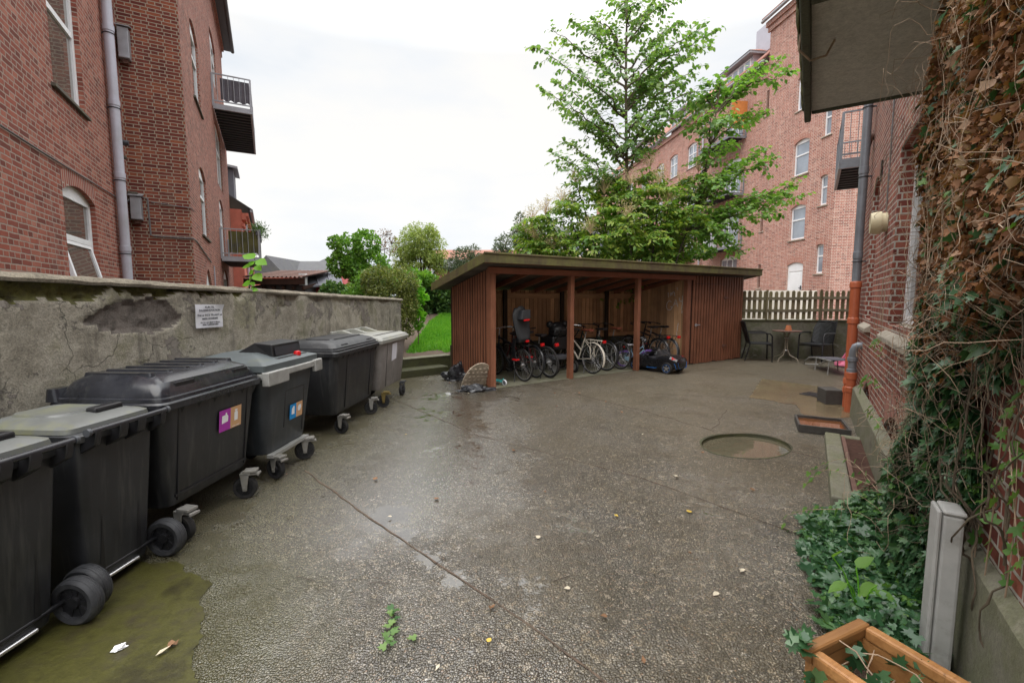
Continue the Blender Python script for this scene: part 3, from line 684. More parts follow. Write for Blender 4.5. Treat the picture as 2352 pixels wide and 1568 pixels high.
# grass: blades over the soil
gp = []
for i in range(46000):
    x = nrng.uniform(-3.1, 1.6); y = nrng.uniform(10.6, 21.5)
    p = M_st.inverted() @ Vector((x, y, 0)); e = .95 + .45 * noise.noise(Vector((x * 1.6, y * 1.6, 4))) - (.35 if x > -1.75 else 0)
    if not lawn_keep(x, y) or p.y < e + .35: continue
    if x < -2.6 + (y - 11) * -.08: continue
    gp.append((x, y, lawn_z(x, y) - .01))
gp = np.array(gp)
o = leaves('lawn_grass', 'blade', gp, np.tile((0, 0, 1.0), (len(gp), 1)), np.tile((0, -1.0, .2), (len(gp), 1)), .10, L_grass, wob=.45, width=2.0)
tag(o, None, None, None, 'stuff')

# ================================================================ wall along the bins
W0 = Vector((-3.15, 3.1)); wdir = Vector((.4, 4.9)).normalized(); wn_ = Vector((wdir.y, -wdir.x))   # normal towards the yard
wrz = math.atan2(wdir.y, wdir.x)
wall = thing('rendered_wall', 'old grey rendered wall with flaking patches behind the row of bins', 'wall', (W0.x, W0.y, 0), wrz)
# local: x along wall, y = left (away from the yard), z up
def wtop(s): return 1.865 - (s + .3) * .0225 - .0 
def nz(x, y, z, s=1.0): return noise.noise(Vector((x * s, y * s, z * s)))
S0, S1 = -4.5, 7.38
def sstep(a, b, x): t = max(0, min(1, (x - a) / (b - a))); return t * t * (3 - 2 * t)
def pocket(s, z):
    top = wtop(s)
    edge = .085 + .10 * sstep(1.5, -.2, s) + .11 * nz(s, 1, 0, 3.5) + .05 * nz(s, 9, 0, 14)
    a = sstep(edge, edge - .05, top - z) * sstep(2.05, 1.85, s + .08 * nz(s, z, 2, 6))
    cx, cz = .68 + .05 * nz(s, z, 5, 5), 1.54
    d = math.hypot((s - cx) / .40, (z - cz) / .135) + .42 * nz(s, z, 1, 4) + .16 * nz(s, z, 7, 14)
    c = sstep(1.06, .96, d)
    e = 0
    for (ex, ez, er) in ((3.0, 1.72, .10), (3.6, 1.70, .12), (4.6, 1.67, .16), (5.4, 1.69, .10), (6.3, 1.66, .14), (2.7, 1.60, .05)):
        dd = math.hypot((s - ex) / (er * 1.7), (z - ez) / (er * .55)) + .5 * nz(s, z, 3, 8); e = max(e, sstep(1.05, .9, dd))
    return a, c, e
b = MB(); stepx = .025; nx = int((S1 - S0) / stepx) + 1; nzv = 74
vs = []; kind = []
for i in range(nx):
    s = S0 + i * stepx; top = wtop(s) - .05
    for j in range(nzv + 1):
        z = -.05 + (top + .05) * j / nzv
        a, c, e = pocket(s, z)
        dsp = .014 * nz(s, z, 0, 2.2) + .006 * nz(s, z, 0, 9)
        rough = .020 * nz(s, z, 4, 16) + .014 * nz(s, z, 4, 38)
        y = -dsp + (a * .9) * (.06 + rough * 2.2) + c * (.03 + rough * .9) + e * .022
        if s > S1 - .06: y += .02 * nz(0, z, 3, 12)
        vs.append((s, y, z)); kind.append(1 if c > .5 else 2 if a > .5 else 0)
fs = []; mi = []
for i in range(nx - 1):
    for j in range(nzv):
        q = (i * (nzv + 1) + j, (i + 1) * (nzv + 1) + j, (i + 1) * (nzv + 1) + j + 1, i * (nzv + 1) + j + 1)
        fs.append(q); mi.append(max(kind[q[0]], kind[q[2]]))
b.v = vs; b.f = fs; b.mi = mi
b.cur = 0; b.box(S0, S1 - .003, .1, .34, -.05, wtop(S1) - .06); b.box(S1 - .012, S1 + .004, -.004, .34, -.05, wtop(S1) - .05)
b.build('wall_body', [M_render, M_stonecore, M_mosspocket], wall, ang=60, fix=False)
b = MB(); n = 150; secs = []
for i in range(n + 1):
    s = S0 + (S1 + .05 - S0) * i / n; t_ = wtop(s); wv = nz(s, 3, 0, 2.5)
    ov = -.035 + .028 * wv + .03 * nz(s, 8, 0, 9) + (.05 if 1.85 < s < 2.35 or 3.1 < s < 3.35 else 0)
    dz = .008 * nz(s, 5, 0, 5) + .006 * nz(s, 5, 0, 17)
    secs.append([(s, ov, t_ - .05 + dz), (s, ov - .006, t_ - .028 + dz), (s, ov + .02, t_ + dz), (s, .2, t_ + .02 + dz), (s, .40, t_ - .01), (s, .40, t_ - .055)])
b.loft(secs); b.build('wall_coping', M_coping, wall, ang=50)
# notice on the wall
sgp = at(503, 790, 1); sg = None
def wall_pt(x, y):       # where the pixel's ray meets the wall plane -> local (s, z)
    r = ray(x, y); nn = Vector((-wdir.y, wdir.x)); k = (W0.dot(nn)) / Vector((r.x, r.y)).dot(nn)
    p = Vector((0, 0, CAM_H)) + r * k; return (Vector((p.x, p.y)) - W0).dot(wdir), p.z
c0 = wall_pt(440, 699); c1 = wall_pt(503, 699); c2 = wall_pt(505, 750); c3 = wall_pt(443, 754)
sg = thing('paper_notice', 'white paper notice about household waste stuck on the grey wall', 'notice', (W0.x + wn_.x * .03, W0.y + wn_.y * .03, 0), wrz)
b = MB(); n = 10
for k, q in enumerate((0,)):
    vs = []
    for i in range(n + 1):
        for j in range(n + 1):
            u, v = i / n, j / n
            p = [(c3[m] * (1 - u) + c2[m] * u) * (1 - v) + (c0[m] * (1 - u) + c1[m] * u) * v for m in (0, 1)]
            curl = max(0, u + v - 1.72) * .09
            vs.append((p[0], -.004 - .004 * nz(u, v, 1, 2) - curl, p[1]))
    b.add(vs, [(i * (n + 1) + j, (i + 1) * (n + 1) + j, (i + 1) * (n + 1) + j + 1, i * (n + 1) + j + 1) for i in range(n) for j in range(n)])
b.build('sheet', M_paper, sg, fix=False)
sx, sz = (c0[0] + c2[0]) / 2, (c0[1] + c2[1]) / 2; sw_, sh_ = c1[0] - c0[0], c0[1] - c3[1]
for txt, sz_, dz in (('KUN TIL', .105, .38), ('DAGRENOVATION', .105, .245), ('Det er IKKE TILLADT at', .102, .045), ('s\u00e6tte storskrald.', .102, -.10), ('Man har selv pligt til at aflevere', .066, -.27), ('dette p\u00e5 genbrugspladsen', .066, -.36)):
    text_mesh('lettering', txt, sz_ * sh_ * 1.05, M_ink, sg, Matrix.Translation((sx, -.0125, sz + dz * sh_)) @ Matrix.Scale(sw_ / sh_ / 1.22, 4, (1, 0, 0)) @ Matrix.Rotation(R(90), 4, 'X'), offset=.0012)
# ================================================================ BUILDINGS
def wall_face(b, x0, x1, z0, z1, ops=(), y=0.0, inw=.12, fix_axis='x'):
    """one facade plane with real openings (x0,x1,z0,z1,rise) and reveals going inwards by inw (signed); fix_axis 'y' swaps x and y"""
    P = (lambda u, v, w: (u, v, w)) if fix_axis == 'x' else (lambda u, v, w: (v, u, w))
    xs = sorted({x0, x1, *[max(x0, min(x1, o[k])) for o in ops for k in (0, 1)]}); zs = sorted({z0, z1, *[max(z0, min(z1, o[k])) for o in ops for k in (2, 3)]})
    for i in range(len(xs) - 1):
        for j in range(len(zs) - 1):
            cx, cz = (xs[i] + xs[i + 1]) / 2, (zs[j] + zs[j + 1]) / 2
            if any(o[0] < cx < o[1] and o[2] < cz < o[3] for o in ops): continue
            b.quad(P(xs[i], y, zs[j]), P(xs[i + 1], y, zs[j]), P(xs[i + 1], y, zs[j + 1]), P(xs[i], y, zs[j + 1]))
    for o in ops:
        a0, a1, c0, c1 = o[:4]; rise = o[4] if len(o) > 4 else 0; sp = c1 - rise
        for x in (a0, a1): b.quad(P(x, y, c0), P(x, y + inw, c0), P(x, y + inw, sp), P(x, y, sp))
        b.quad(P(a0, y, c0), P(a1, y, c0), P(a1, y + inw, c0), P(a0, y + inw, c0))
        n = 10 if rise else 1; pts = []
        for k in range(n + 1):
            u = k / n; pts.append((a0 + (a1 - a0) * u, sp + rise * (1 - (2 * u - 1) ** 2)))
        for k in range(n):
            p, q = pts[k], pts[k + 1]
            b.quad(P(p[0], y, p[1]), P(q[0], y, q[1]), P(q[0], y + inw, q[1]), P(p[0], y + inw, p[1]))
            if rise: b.quad(P(p[0], y, p[1]), P(q[0], y, q[1]), P(q[0], y, c1), P(p[0], y, c1))
def arch_band(b, o, y, out, h=.23, fix_axis='x'):
    P = (lambda u, v, w: (u, v, w)) if fix_axis == 'x' else (lambda u, v, w: (v, u, w))
    a0, a1, c0, c1, rise = o; sp = c1 - rise; n = 10
    top = []; bot = []
    for k in range(n + 1):
        u = k / n; z = sp + rise * (1 - (2 * u - 1) ** 2); bot.append((a0 + (a1 - a0) * u, z)); top.append((a0 - .06 + (a1 - a0 + .12) * u, z + h))
    for k in range(n):
        b.quad(P(bot[k][0], y + out, bot[k][1]), P(bot[k + 1][0], y + out, bot[k + 1][1]), P(top[k + 1][0], y + out, top[k + 1][1]), P(top[k][0], y + out, top[k][1]))
def window(par, o, y, inw, glassm=None, framem=None, mull=0, trans=.62, fw=.07, open_=0, fix_axis='x', sill=None, sillout=.05, name='window', back=False):
    """frame with panes set inside an opening; inw signed direction into the wall"""
    glassm = glassm or M_glass; framem = framem or M_white
    a0, a1, c0, c1 = o[:4]; rise = o[4] if len(o) > 4 else 0; s = 1 if inw > 0 else -1
    yf, yb = y + inw * .72, y + inw * .72 + s * .06
    B = MB(Matrix(((0, 1, 0, 0), (1, 0, 0, 0), (0, 0, 1, 0), (0, 0, 0, 1))) if fix_axis == 'y' else None)
    G = MB(B.M)
    def bx(m, x0, x1, z0, z1, ya=yf, yb_=yb): m.box(min(x0, x1), max(x0, x1), min(ya, yb_), max(ya, yb_), z0, z1)
    sp = c1 - rise
    bx(B, a0, a0 + fw, c0, sp); bx(B, a1 - fw, a1, c0, sp); bx(B, a0 + fw, a1 - fw, c0, c0 + fw)
    if rise:
        n = 10; poly = [(a0, sp - fw * .6)] + [(a0 + (a1 - a0) * k / n, sp + rise * (1 - (2 * k / n - 1) ** 2)) for k in range(n + 1)] + [(a1, sp - fw * .6)]
        pr = MB(B.M); pr.prism(poly, 'y', yf + s * .004, yb); B.v += pr.v; k0 = len(B.v) - len(pr.v); B.f += [[k0 + i for i in f] for f in pr.f]; B.mi += pr.mi
    else: bx(B, a0 + fw, a1 - fw, c1 - fw, c1)
    ztr = c0 + (sp - c0) * trans if trans else None
    if ztr: bx(B, a0 + fw, a1 - fw, ztr - fw * .45, ztr + fw * .45)
    for k in range(mull):
        xm = a0 + (a1 - a0) * (k + 1) / (mull + 1); bx(B, xm - fw * .45, xm + fw * .45, c0 + fw, (sp if rise else c1 - fw), yf + s * .003)
    w = B.build(name, framem, par, smooth=False)
    g0 = y + inw * .72 + s * .03
    spans = [(c0 + fw, (ztr - fw * .45) if ztr else c1 - fw)] + ([(ztr + fw * .45, (sp if rise else c1) - fw * .6)] if ztr else [])
    for z0, z1 in spans: G.box(a0 + fw, a1 - fw, min(g0, g0 + s * .01), max(g0, g0 + s * .01), z0, z1)
    G.build('pane', glassm, w, smooth=False)
    if sill:
        S_ = MB(B.M); h = .07
        p = [(y - s * sillout, c0 - h), (y - s * sillout, c0 - h + .045), (yf, c0 - .002), (yf, c0 - h)]
        q = [(a0 - .08, *p[k]) for k in range(4)] + [(a1 + .08, *p[k]) for k in range(4)]
        S_.add(q, [(0, 1, 2, 3), (7, 6, 5, 4), (0, 4, 5, 1), (1, 5, 6, 2), (2, 6, 7, 3), (3, 7, 4, 0)]); S_.build('sill', sill, par, smooth=False, bevel=.006)
    return w
def balcony(par, x0, x1, y0, y1, zd, h, screen=None, deckm=None, railm=None, nb=9, thick=.16, ribs=True, side_n=4, scr_z=(.12, .92)):
    """steel balcony: y0 at the wall, y1 outer edge; rails on three sides"""
    railm = railm or M_galv; deckm = deckm or M_dkgrey
    lo, hi = min(y0, y1), max(y0, y1); b = MB(); s = 1 if y1 > y0 else -1
    b.box(x0, x1, y1 - .03, y1 + .03, zd - thick, zd); b.box(x0, x0 + .06, lo + .031, hi - .031, zd - thick, zd); b.box(x1 - .06, x1, lo + .031, hi - .031, zd - thick, zd)
    bal = b.build('balcony', railm, par, smooth=False)
    d = MB(); d.box(x0 + .06, x1 - .06, lo + .031, hi - .031, zd - thick * .55, zd - .02)
    if ribs:
        n = max(4, int((x1 - x0) / .28))
        for k in range(n): xx = x0 + .1 + (x1 - x0 - .2) * k / (n - 1); d.box(xx - .03, xx + .03, lo + .032, hi - .032, zd - thick * .95, zd - thick * .551)
    d.build('deck', deckm, bal, smooth=False)
    r = MB()
    for z in (zd + h, zd + .10): 
        r.bar((x0 + .02, y0, z), (x0 + .02, y1, z), .035); r.bar((x0 + .02, y1, z), (x1 - .02, y1, z), .035); r.bar((x1 - .02, y0, z), (x1 - .02, y1, z), .035)
    for x, y in ((x0 + .02, y1), (x1 - .02, y1), (x0 + .02, y0 + s * .03), (x1 - .02, y0 + s * .03), ((x0 + x1) / 2, y1)): r.bar((x, y, zd - thick * .5), (x, y, zd + h), .055)
    for k in range(1, nb): xx = x0 + (x1 - x0) * k / nb; r.bar((xx, y1, zd + .1), (xx, y1, zd + h), .014)
    for x in (x0 + .02, x1 - .02):
        for k in range(1, side_n + 3): yy = y0 + (y1 - y0) * k / (side_n + 3); r.bar((x, yy, zd + .1), (x, yy, zd + h), .014)
    r.build('railing', railm, bal, smooth=False)
    if screen:
        c = MB(); n = 40; za, zb = zd + h * scr_z[0], zd + h * scr_z[1]
        path = [(x0 + .05, y0 + s * .25 + (y1 - y0 - s * .3) * k / n) for k in range(n)] + [(x0 + .05 + (x1 - x0 - .1) * k / n, y1 - s * .035) for k in range(n + 1)]
        vs = []
        for i, (x, y) in enumerate(path):
            w = .012 * math.sin(i * 1.3) + .012 * noise.noise(Vector((i * .5, 0, 0)))
            vs += [(x + (w if i < n else 0), y + (w if i >= n else 0), za + .03 * math.sin(i * .55)), (x, y, zb)]
        c.add(vs, [(2 * i, 2 * i + 2, 2 * i + 3, 2 * i + 1) for i in range(len(path) - 1)]); c.build('privacy_screen', screen, bal, fix=False)
    return bal
def pipe_with_brackets(par, name, x, y, z0, z1, r, m, joints=(), wall_y=None):
    b = MB(); b.tube([(x, y, z0), (x, y, z1)], r, 18)
    for z in joints: b.lathe([(r, z - .05), (r * 1.13, z - .045), (r * 1.13, z + .05), (r, z + .055)], 18, (x, y, 0))
    o = b.build(name, m, par)
    for z in joints:
        k = MB(); k.ring((x, y, z - .09), (0, 0, 1), r + .004, .010, 18, 5)
        if wall_y is not None: k.bar((x, y, z - .09), (x, wall_y, z - .09), .02)
        k.build('bracket', M_dkgrey, o)
    return o

# ---------------- left apartment building (local x away along the facade, y into the building)
C0 = Vector((-7.635, 9.3)); dl = Vector((-.4697, .8828))
LB = thing('apartment_building', 'tall dark red brick apartment building beyond the grey wall', 'building', (C0.x, C0.y, 0), math.atan2(dl.y, dl.x))
YB = -1.009; ZT = 12.6
opA = [(-3.46, -2.15, 1.72, 3.30, .14), (-3.44, -2.24, 4.52, 6.75, .14), (-.80, -.27, 1.3, 3.28, .10), (-.68, -.26, 4.46, 6.25, .10), (-3.44, -2.24, 7.6, 9.6, .14)]
opB = [(1.80, 3.2, 3.28, 5.0, .2), (1.80, 3.2, 6.52, 8.45, .2), (1.9, 3.25, 1.2, 2.46, .5), (7.1, 9.1, 9.15, 10.9, .2), (7.1, 9.3, 5.65, 7.85, .2), (7.05, 8.7, 3.15, 5.2, .2), (7.1, 9.1, .9, 2.75, .3)]
b = MB(); wall_face(b, -8, 0, -.3, 14, opA, 0.0, .09); b.build('facade_wall', M_brick_left, LB, smooth=False)
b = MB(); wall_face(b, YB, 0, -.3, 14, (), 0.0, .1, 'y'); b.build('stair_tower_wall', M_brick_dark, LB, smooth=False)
b = MB(); wall_face(b, 0, 12.5, -.3, ZT, opB, YB, .075); b.quad((12.5, YB, -.3), (12.5, 9, -.3), (12.5, 9, ZT), (12.5, YB, ZT)); b.build('facade_wall', M_brick_left, LB, smooth=False)
for o in opA: b = MB(); arch_band(b, o, 0, -.003); b.build('window_arch', M_arch_left, LB, smooth=False, fix=False)
for o in opB: b = MB(); arch_band(b, o, YB, -.003); b.build('window_arch', M_arch_left, LB, smooth=False, fix=False)
for i, o in enumerate(opA):
    if i == 0:
        w = window(LB, o, 0, .09, M_glass_net, trans=.58, sill=None, fw=.085)
    else: window(LB, o, 0, .09, M_glass_net if i in (1, 4) else M_glass, fw=.085 if i != 2 and i != 3 else .06, trans=.62 if i != 1 else .52, sill=M_sill_dark if o[1] - o[0] > .3 else None)
o = opA[0]; t_ = MB()           # top-hung sash pushed open in the lower window
z1 = o[2] + (o[3] - .14 - o[2]) * .58 - .04; z0 = o[2] + .05; sl = -.16
def sash(x0, x1, f):
    for (xa, xb, fa, fb) in ((x0, x0 + .07, 0, 1), (x1 - .07, x1, 0, 1), (x0 + .07, x1 - .07, 0, .07), (x0 + .07, x1 - .07, .93, 1)):
        ya, yb = .07 + sl * (1 - fa), .07 + sl * (1 - fb); za, zb = z0 + (z1 - z0) * fa, z0 + (z1 - z0) * fb
        f.add([(xa, ya, za), (xb, ya, za), (xb, ya + .05, za), (xa, ya + .05, za), (xa, yb, zb), (xb, yb, zb), (xb, yb + .05, zb), (xa, yb + .05, zb)],
              [(3, 2, 1, 0), (4, 5, 6, 7), (0, 1, 5, 4), (1, 2, 6, 5), (2, 3, 7, 6), (3, 0, 4, 7)])
sash(o[0] + .06, o[1] - .06, t_); so = t_.build('open_sash', M_white, LB, smooth=False)
g_ = MB(); x0, x1 = o[0] + .13, o[1] - .13
g_.quad((x0, .09 + sl * .93, z0 + (z1 - z0) * .07), (x1, .09 + sl * .93, z0 + (z1 - z0) * .07), (x1, .09 + sl * .07, z0 + (z1 - z0) * .93), (x0, .09 + sl * .07, z0 + (z1 - z0) * .93)); g_.build('pane', M_glass_net, so, smooth=False)
for i, o in enumerate(opB):
    window(LB, o, YB, .075, M_glass, mull=1 if i > 2 else 0, trans=.66, sill=M_sill_dark if i < 3 or i in (5, 6) else None)
pipe_with_brackets(LB, 'downpipe', -1.02, -.10, -.1, 13.5, .075, M_zinc_pale, (2.6, 3.9, 5.15, 6.4, 8.0), 0)
b = MB(); b.tube([(-8, -.02, 3.46), (-4, -.02, 3.47), (-.72, -.02, 3.53), (-.2, -.02, 3.60), (-.03, -.03, 3.72), (-.03, -.13, 3.74), (-.03, -.30, 3.70)], .011, 6)
b.tube([(-.022, -.30, 3.72), (-.022, -.31, 2.98), (-.022, -.36, 2.965), (-.022, -1.03, 2.955), (.4, -1.03, 2.95), (3.2, -1.03, 2.68)], .014, 6)
b.tube([(-.022, -.36, 3.64), (-.022, -1.02, 3.58), (.05, -1.03, 3.575), (.3, -1.03, 3.56)], .010, 6); b.build('wall_cable', M_cable, LB)
for z0, z1 in ((6.3, 6.86), (3.26, 3.70)):
    b = MB(); yA, yB = -.04, -.21
    b.box(-.17, -.001, yB, yA, z0, z1); v = b.build('vent_box', M_galv, LB, smooth=False, bevel=.01)
    c = MB(); c.add([(-.20, yB - .03, z1 + .01), (-.20, yA + .02, z1 + .01), (-.001, yA + .02, z1 + .07), (-.001, yB - .03, z1 + .07), (-.20, yB - .03, z1 + .03), (-.20, yA + .02, z1 + .03), (-.001, yA + .02, z1 + .09), (-.001, yB - .03, z1 + .09)],
                    [(0, 1, 2, 3), (4, 5, 6, 7), (0, 1, 5, 4), (1, 2, 6, 5), (2, 3, 7, 6), (3, 0, 4, 7)]); c.build('cap', M_galv, v, smooth=False)
    n_ = MB(); n_.box(-.10, -.001, yB + .04, yA - .04, z0 - .07, z0 - .001); n_.build('neck', M_rust, v, smooth=False)
b = MB(); b.box(-.14, -.04, -.16, -.004, 3.62, 3.80); b.build('junction_box', M_sill_dark, LB, smooth=False, bevel=.01)
b = MB(); b.tube([(-.5, -.0, 4.62), (-.5, -.16, 4.62)], .05, 12); b.build('pipe_stub', M_dkgrey, LB)
balcony(LB, 6.65, 11.6, YB, YB - 1.12, 8.1, .95, M_fabric_grey, nb=9, scr_z=(.16, .90))
lowb = balcony(LB, 6.5, 9.9, YB, YB - 1.15, 3.12, .92, M_screen, nb=9, scr_z=(.12, .93))
b = MB(); b.box(-.4, 12.9, YB - .02, YB + .05, ZT - .35, ZT - .02); b.box(-.4, 12.7, YB - .10, YB + .05, ZT - .18, ZT - .021)
b.build('cornice', M_brick_left, LB, smooth=False)
b = MB(); b.tube([(.05, YB - .42, ZT + .10), (12.95, YB - .42, ZT + .02)], .075, 12); b.box(.05, 12.95, YB - .36, YB + .04, ZT, ZT + .035); b.build('gutter', M_dkgrey, LB)
b = MB(); b.add([(-.2, YB - .46, ZT + .09), (12.95, YB - .46, ZT + .09), (12.95, 4.5, ZT + 4.6), (-.2, 4.5, ZT + 4.6)], [(0, 1, 2, 3)]); b.add([(-.2, YB - .46, ZT + .14), (12.95, YB - .46, ZT + .14), (12.95, 4.5, ZT + 4.65), (-.2, 4.5, ZT + 4.65)], [(0, 1, 2, 3)])
b.build('roof', M_slate, LB, smooth=False)
b = MB(); b.tube([(3.9, YB - .02, -.2), (3.9, YB - .02, 2.62)], .016, 6); b.build('thin_pipe', M_zinc_pale, LB)
# flower boxes on the lower balcony
def lp(x, y, z, o=LB): return o.matrix_basis @ Vector((x, y, z))
bpy.context.view_layer.update()
for k, (xx, lab) in enumerate(((6.95, 'bushy green plant in a box on the low balcony rail, nearest the wall'), (8.6, 'bushy green plant in a box midway along the low balcony rail'))):
    t_ = thing('balcony_planter', lab, 'plant', lp(xx, YB - 1.14, 4.04), LB.rotation_euler.z, 'plants on the balcony rail')
    b = MB(); b.box(-.42, .42, -.08, .08, -.16, 0); b.build('box', M_felt, t_, smooth=False, bevel=.01)
    n = 420; P = nrng.normal(0, 1, (n, 3)) * (.34, .13, .10) + (0, 0, .10); D = P * (1, 1, 1.5) + (0, 0, .15)
    leaves('foliage', 'lance', P, D, np.tile((0, -1.0, .5), (n, 1)), .10, L_hedge, t_)

# ---------------- orange-red painted building further along
RBo = thing('painted_building', 'orange-red painted low building with a grey roof beyond the brick block', 'building', (C0.x, C0.y, 0), LB.rotation_euler.z)
ops = [(x, x + 1.1, z, z + 1.5, .2) for x in (14.6, 17.0, 19.8, 22.4) for z in (.6, 3.0)]
b = MB(); wall_face(b, 12.52, 30, -.3, 5.7, ops, -1.45, .14); b.quad((12.52, -1.45, -.3), (12.52, 6, -.3), (12.52, 6, 5.7), (12.52, -1.45, 5.7)); b.build('facade_wall', M_redpaint, RBo, smooth=False)
for o in ops: window(RBo, o, -1.45, .14, M_glass, mull=1)
b = MB(); b.box(12.5, 30, -1.62, -1.451, 5.25, 5.4); b.box(12.5, 30, -1.72, -1.451, 5.401, 5.55); b.box(12.5, 30, -1.55, -1.451, 4.95, 5.1); b.build('cornice', M_redpaint, RBo, smooth=False)
b = MB(); b.tube([(12.5, -1.85, 5.66), (30, -1.85, 5.6)], .07, 10); b.build('gutter', M_galv, RBo)
b = MB(); b.add([(12.5, -1.9, 5.68), (30, -1.9, 5.64), (30, 3.5, 9.2), (12.5, 3.5, 9.2), (12.5, -1.9, 5.73), (30, -1.9, 5.70), (30, 3.5, 9.26), (12.5, 3.5, 9.26)], [(0, 1, 2, 3), (4, 5, 6, 7), (0, 4, 5, 1), (0, 3, 7, 4)]); b.build('roof', M_slate, RBo, smooth=False)
for xx in (14.0, 18.8): pipe_with_brackets(RBo, 'downpipe', xx, -1.56, 0, 5.3, .06, M_zinc_pale, (1.5, 3.5), -1.45)
b = MB(); b.box(15.0, 16.8, -1.1, 1.6, 6.4, 8.0); dm = b.build('dormer', M_felt, RBo, smooth=False)
b = MB(); b.add([(14.8, -1.3, 8.02), (17.0, -1.3, 8.02), (17.0, 1.8, 8.45), (14.8, 1.8, 8.45), (14.8, -1.3, 8.12), (17.0, -1.3, 8.12), (17.0, 1.8, 8.55), (14.8, 1.8, 8.55)], [(0, 1, 2, 3), (4, 5, 6, 7), (0, 1, 5, 4), (1, 2, 6, 5), (2, 3, 7, 6), (3, 0, 4, 7)]); b.build('dormer_roof', M_galv, dm, smooth=False)

# ---------------- low sheds and roofs beyond the wall
def quadpx(Y, *pts): return [at(x, y, Y) for x, y in pts]
p0 = at(592, 662, 17); q0 = at(702, 662, 17)
LT = thing('lean_to', 'low brown lean-to with a corrugated roof behind the grey wall', 'outbuilding', (0, 0, 0))
a, c = at(586, 634, 17.2), at(700, 636, 17.2); b = MB(); b.box(a.x, c.x, 17.2, 19.5, 0, at(600, 655, 17.2).z); b.build('wall', M_dkgrey, LT, smooth=False)
b = MB(); n = 60; vs = []
for k in range(n + 1):
    x = a.x - .3 + (c.x - a.x + .4) * k / n; h = .035 * math.sin(k * 1.5)
    vs += [(x, 16.9, a.z - .05 + h), (x, 19.8, a.z + .35 + h)]
b.add(vs, [(2 * k, 2 * k + 2, 2 * k + 3, 2 * k + 1) for k in range(n)]); b.build('corrugated_roof', M_rust, LT)
b = MB(); b.box(a.x - .3, c.x + .1, 16.95, 17.0, a.z - .32, a.z - .10); b.build('fascia', M_shedback, LT, smooth=False)
b = MB()
for k in range(6): x = a.x + (c.x - a.x) * k / 5; b.bar((x, 17.0, a.z - .45), (x, 19.4, a.z - .12), .06, .12)
b.build('rafters', M_shedback, LT, smooth=False)
GS = thing('garden_shed', 'small red shed with a sloping grey felt roof and white post', 'outbuilding', (0, 0, 0))
e0, e1, e2, e3 = at(718, 660, 18), at(786, 655, 18), at(706, 627, 20.0), at(772, 630, 20.0)
b = MB(); b.box(e0.x - .35, e1.x, 18.15, 20.2, 0, e0.z + .02); b.prism([(18.15, e0.z + .02), (20.2, e0.z + .02), (20.2, e2.z)], 'x', e0.x - .3, e1.x - .05); b.build('wall', plain('red_boards', (.28, .03, .03), .7), GS, smooth=False)
b = MB(); up_ = Vector((0, 0, .06)); v = [e0 + Vector((-.1, -.2, -.02)), e1 + Vector((.1, -.2, -.02)), e3 + Vector((.1, .2, .1)), e2 + Vector((-.35, .2, .1))]; b.add(v + [p + up_ for p in v], [(0, 1, 2, 3), (4, 5, 6, 7), (0, 1, 5, 4), (1, 2, 6, 5), (2, 3, 7, 6), (3, 0, 4, 7)])
for k in (.33, .66): pa, pb = v[0].lerp(v[1], k) + up_, v[3].lerp(v[2], k) + up_; b.bar(pa, pb, .04, .03)
b.build('roof', M_felt, GS, smooth=False)
b = MB(); w0 = at(697, 660, 17.6); b.box(w0.x - .12, w0.x + .12, 17.5, 17.7, 0, at(697, 628, 17.6).z); b.build('post', M_white, GS, smooth=False)
def gable_house(name, lab, x0, x1, Y0, Y1, ze, zr, wallm, roofm, ridge='x', hip=False, wins=()):
    t_ = thing(name, lab, 'house', ((x0 + x1) / 2, Y0, 0)); w = (x1 - x0) / 2; D = Y1 - Y0
    b = MB(); b.box(-w, w, 0, D, -.3, ze); b.build('wall', wallm, t_, smooth=False)
    b = MB(); o_ = .3
    if hip or ridge == 'x':
        h_ = w * .55 if hip else 0
        b.add([(-w - o_, -o_, ze), (w + o_, -o_, ze), (w + o_, D + o_, ze), (-w - o_, D + o_, ze), (-w - o_ + h_, D / 2, zr), (w + o_ - h_, D / 2, zr)], [(0, 1, 5, 4), (2, 3, 4, 5), (1, 2, 5), (3, 0, 4), (3, 2, 1, 0)])
    else:
        b.add([(-w - o_, -o_, ze), (w + o_, -o_, ze), (w + o_, D + o_, ze), (-w - o_, D + o_, ze), (0, -o_, zr), (0, D + o_, zr)], [(0, 4, 5, 3), (1, 2, 5, 4), (0, 1, 4), (2, 3, 5), (3, 2, 1, 0)])
    b.build('roof', roofm, t_, smooth=False)
    for (a0, a1, z0, z1) in wins: window(t_, (a0, a1, z0, z1), -.08, .05, M_glass_sky, mull=1, trans=0, fw=.09)
    return t_
def house_px(name, lab, xl, xr, ye, yr, Y, D, wallm, roofm, **k):
    a, c = at(xl, ye, Y), at(xr, ye, Y); r = at(xl, yr, Y + (D / 2))
    return gable_house(name, lab, a.x, c.x, Y, Y + D, a.z, r.z, wallm, roofm, **k)
house_px('slate_house', 'distant slate-roofed house seen over the lean-to roof', 655, 745, 634, 600, 42, 8, M_brick_house, M_slate)
house_px('hipped_house', 'distant brick house with a hipped slate roof beside the bright green tree', 700, 800, 622, 584, 36, 9, M_brick_house, M_slate, hip=True, wins=((-1.1, -.3, 2.2, 3.1),))
house_px('gabled_house', 'pale gable end beyond the balcony with the plants', 585, 650, 632, 598, 40, 10, M_redpaint, M_slate, ridge='y')
house_px('brick_house', 'distant brick house with small windows behind the willow', 985, 1062, 596, 574, 38, 8, M_brick_house, M_roseroof, wins=((-1.2, -.5, 3.4, 4.5), (.2, .9, 3.4, 4.5)))
house_px('brick_garage', 'dark brick outbuilding end between the willow and the grey-green shrub', 1000, 1046, 615, 596, 26, 5, M_brick_left, M_slate)
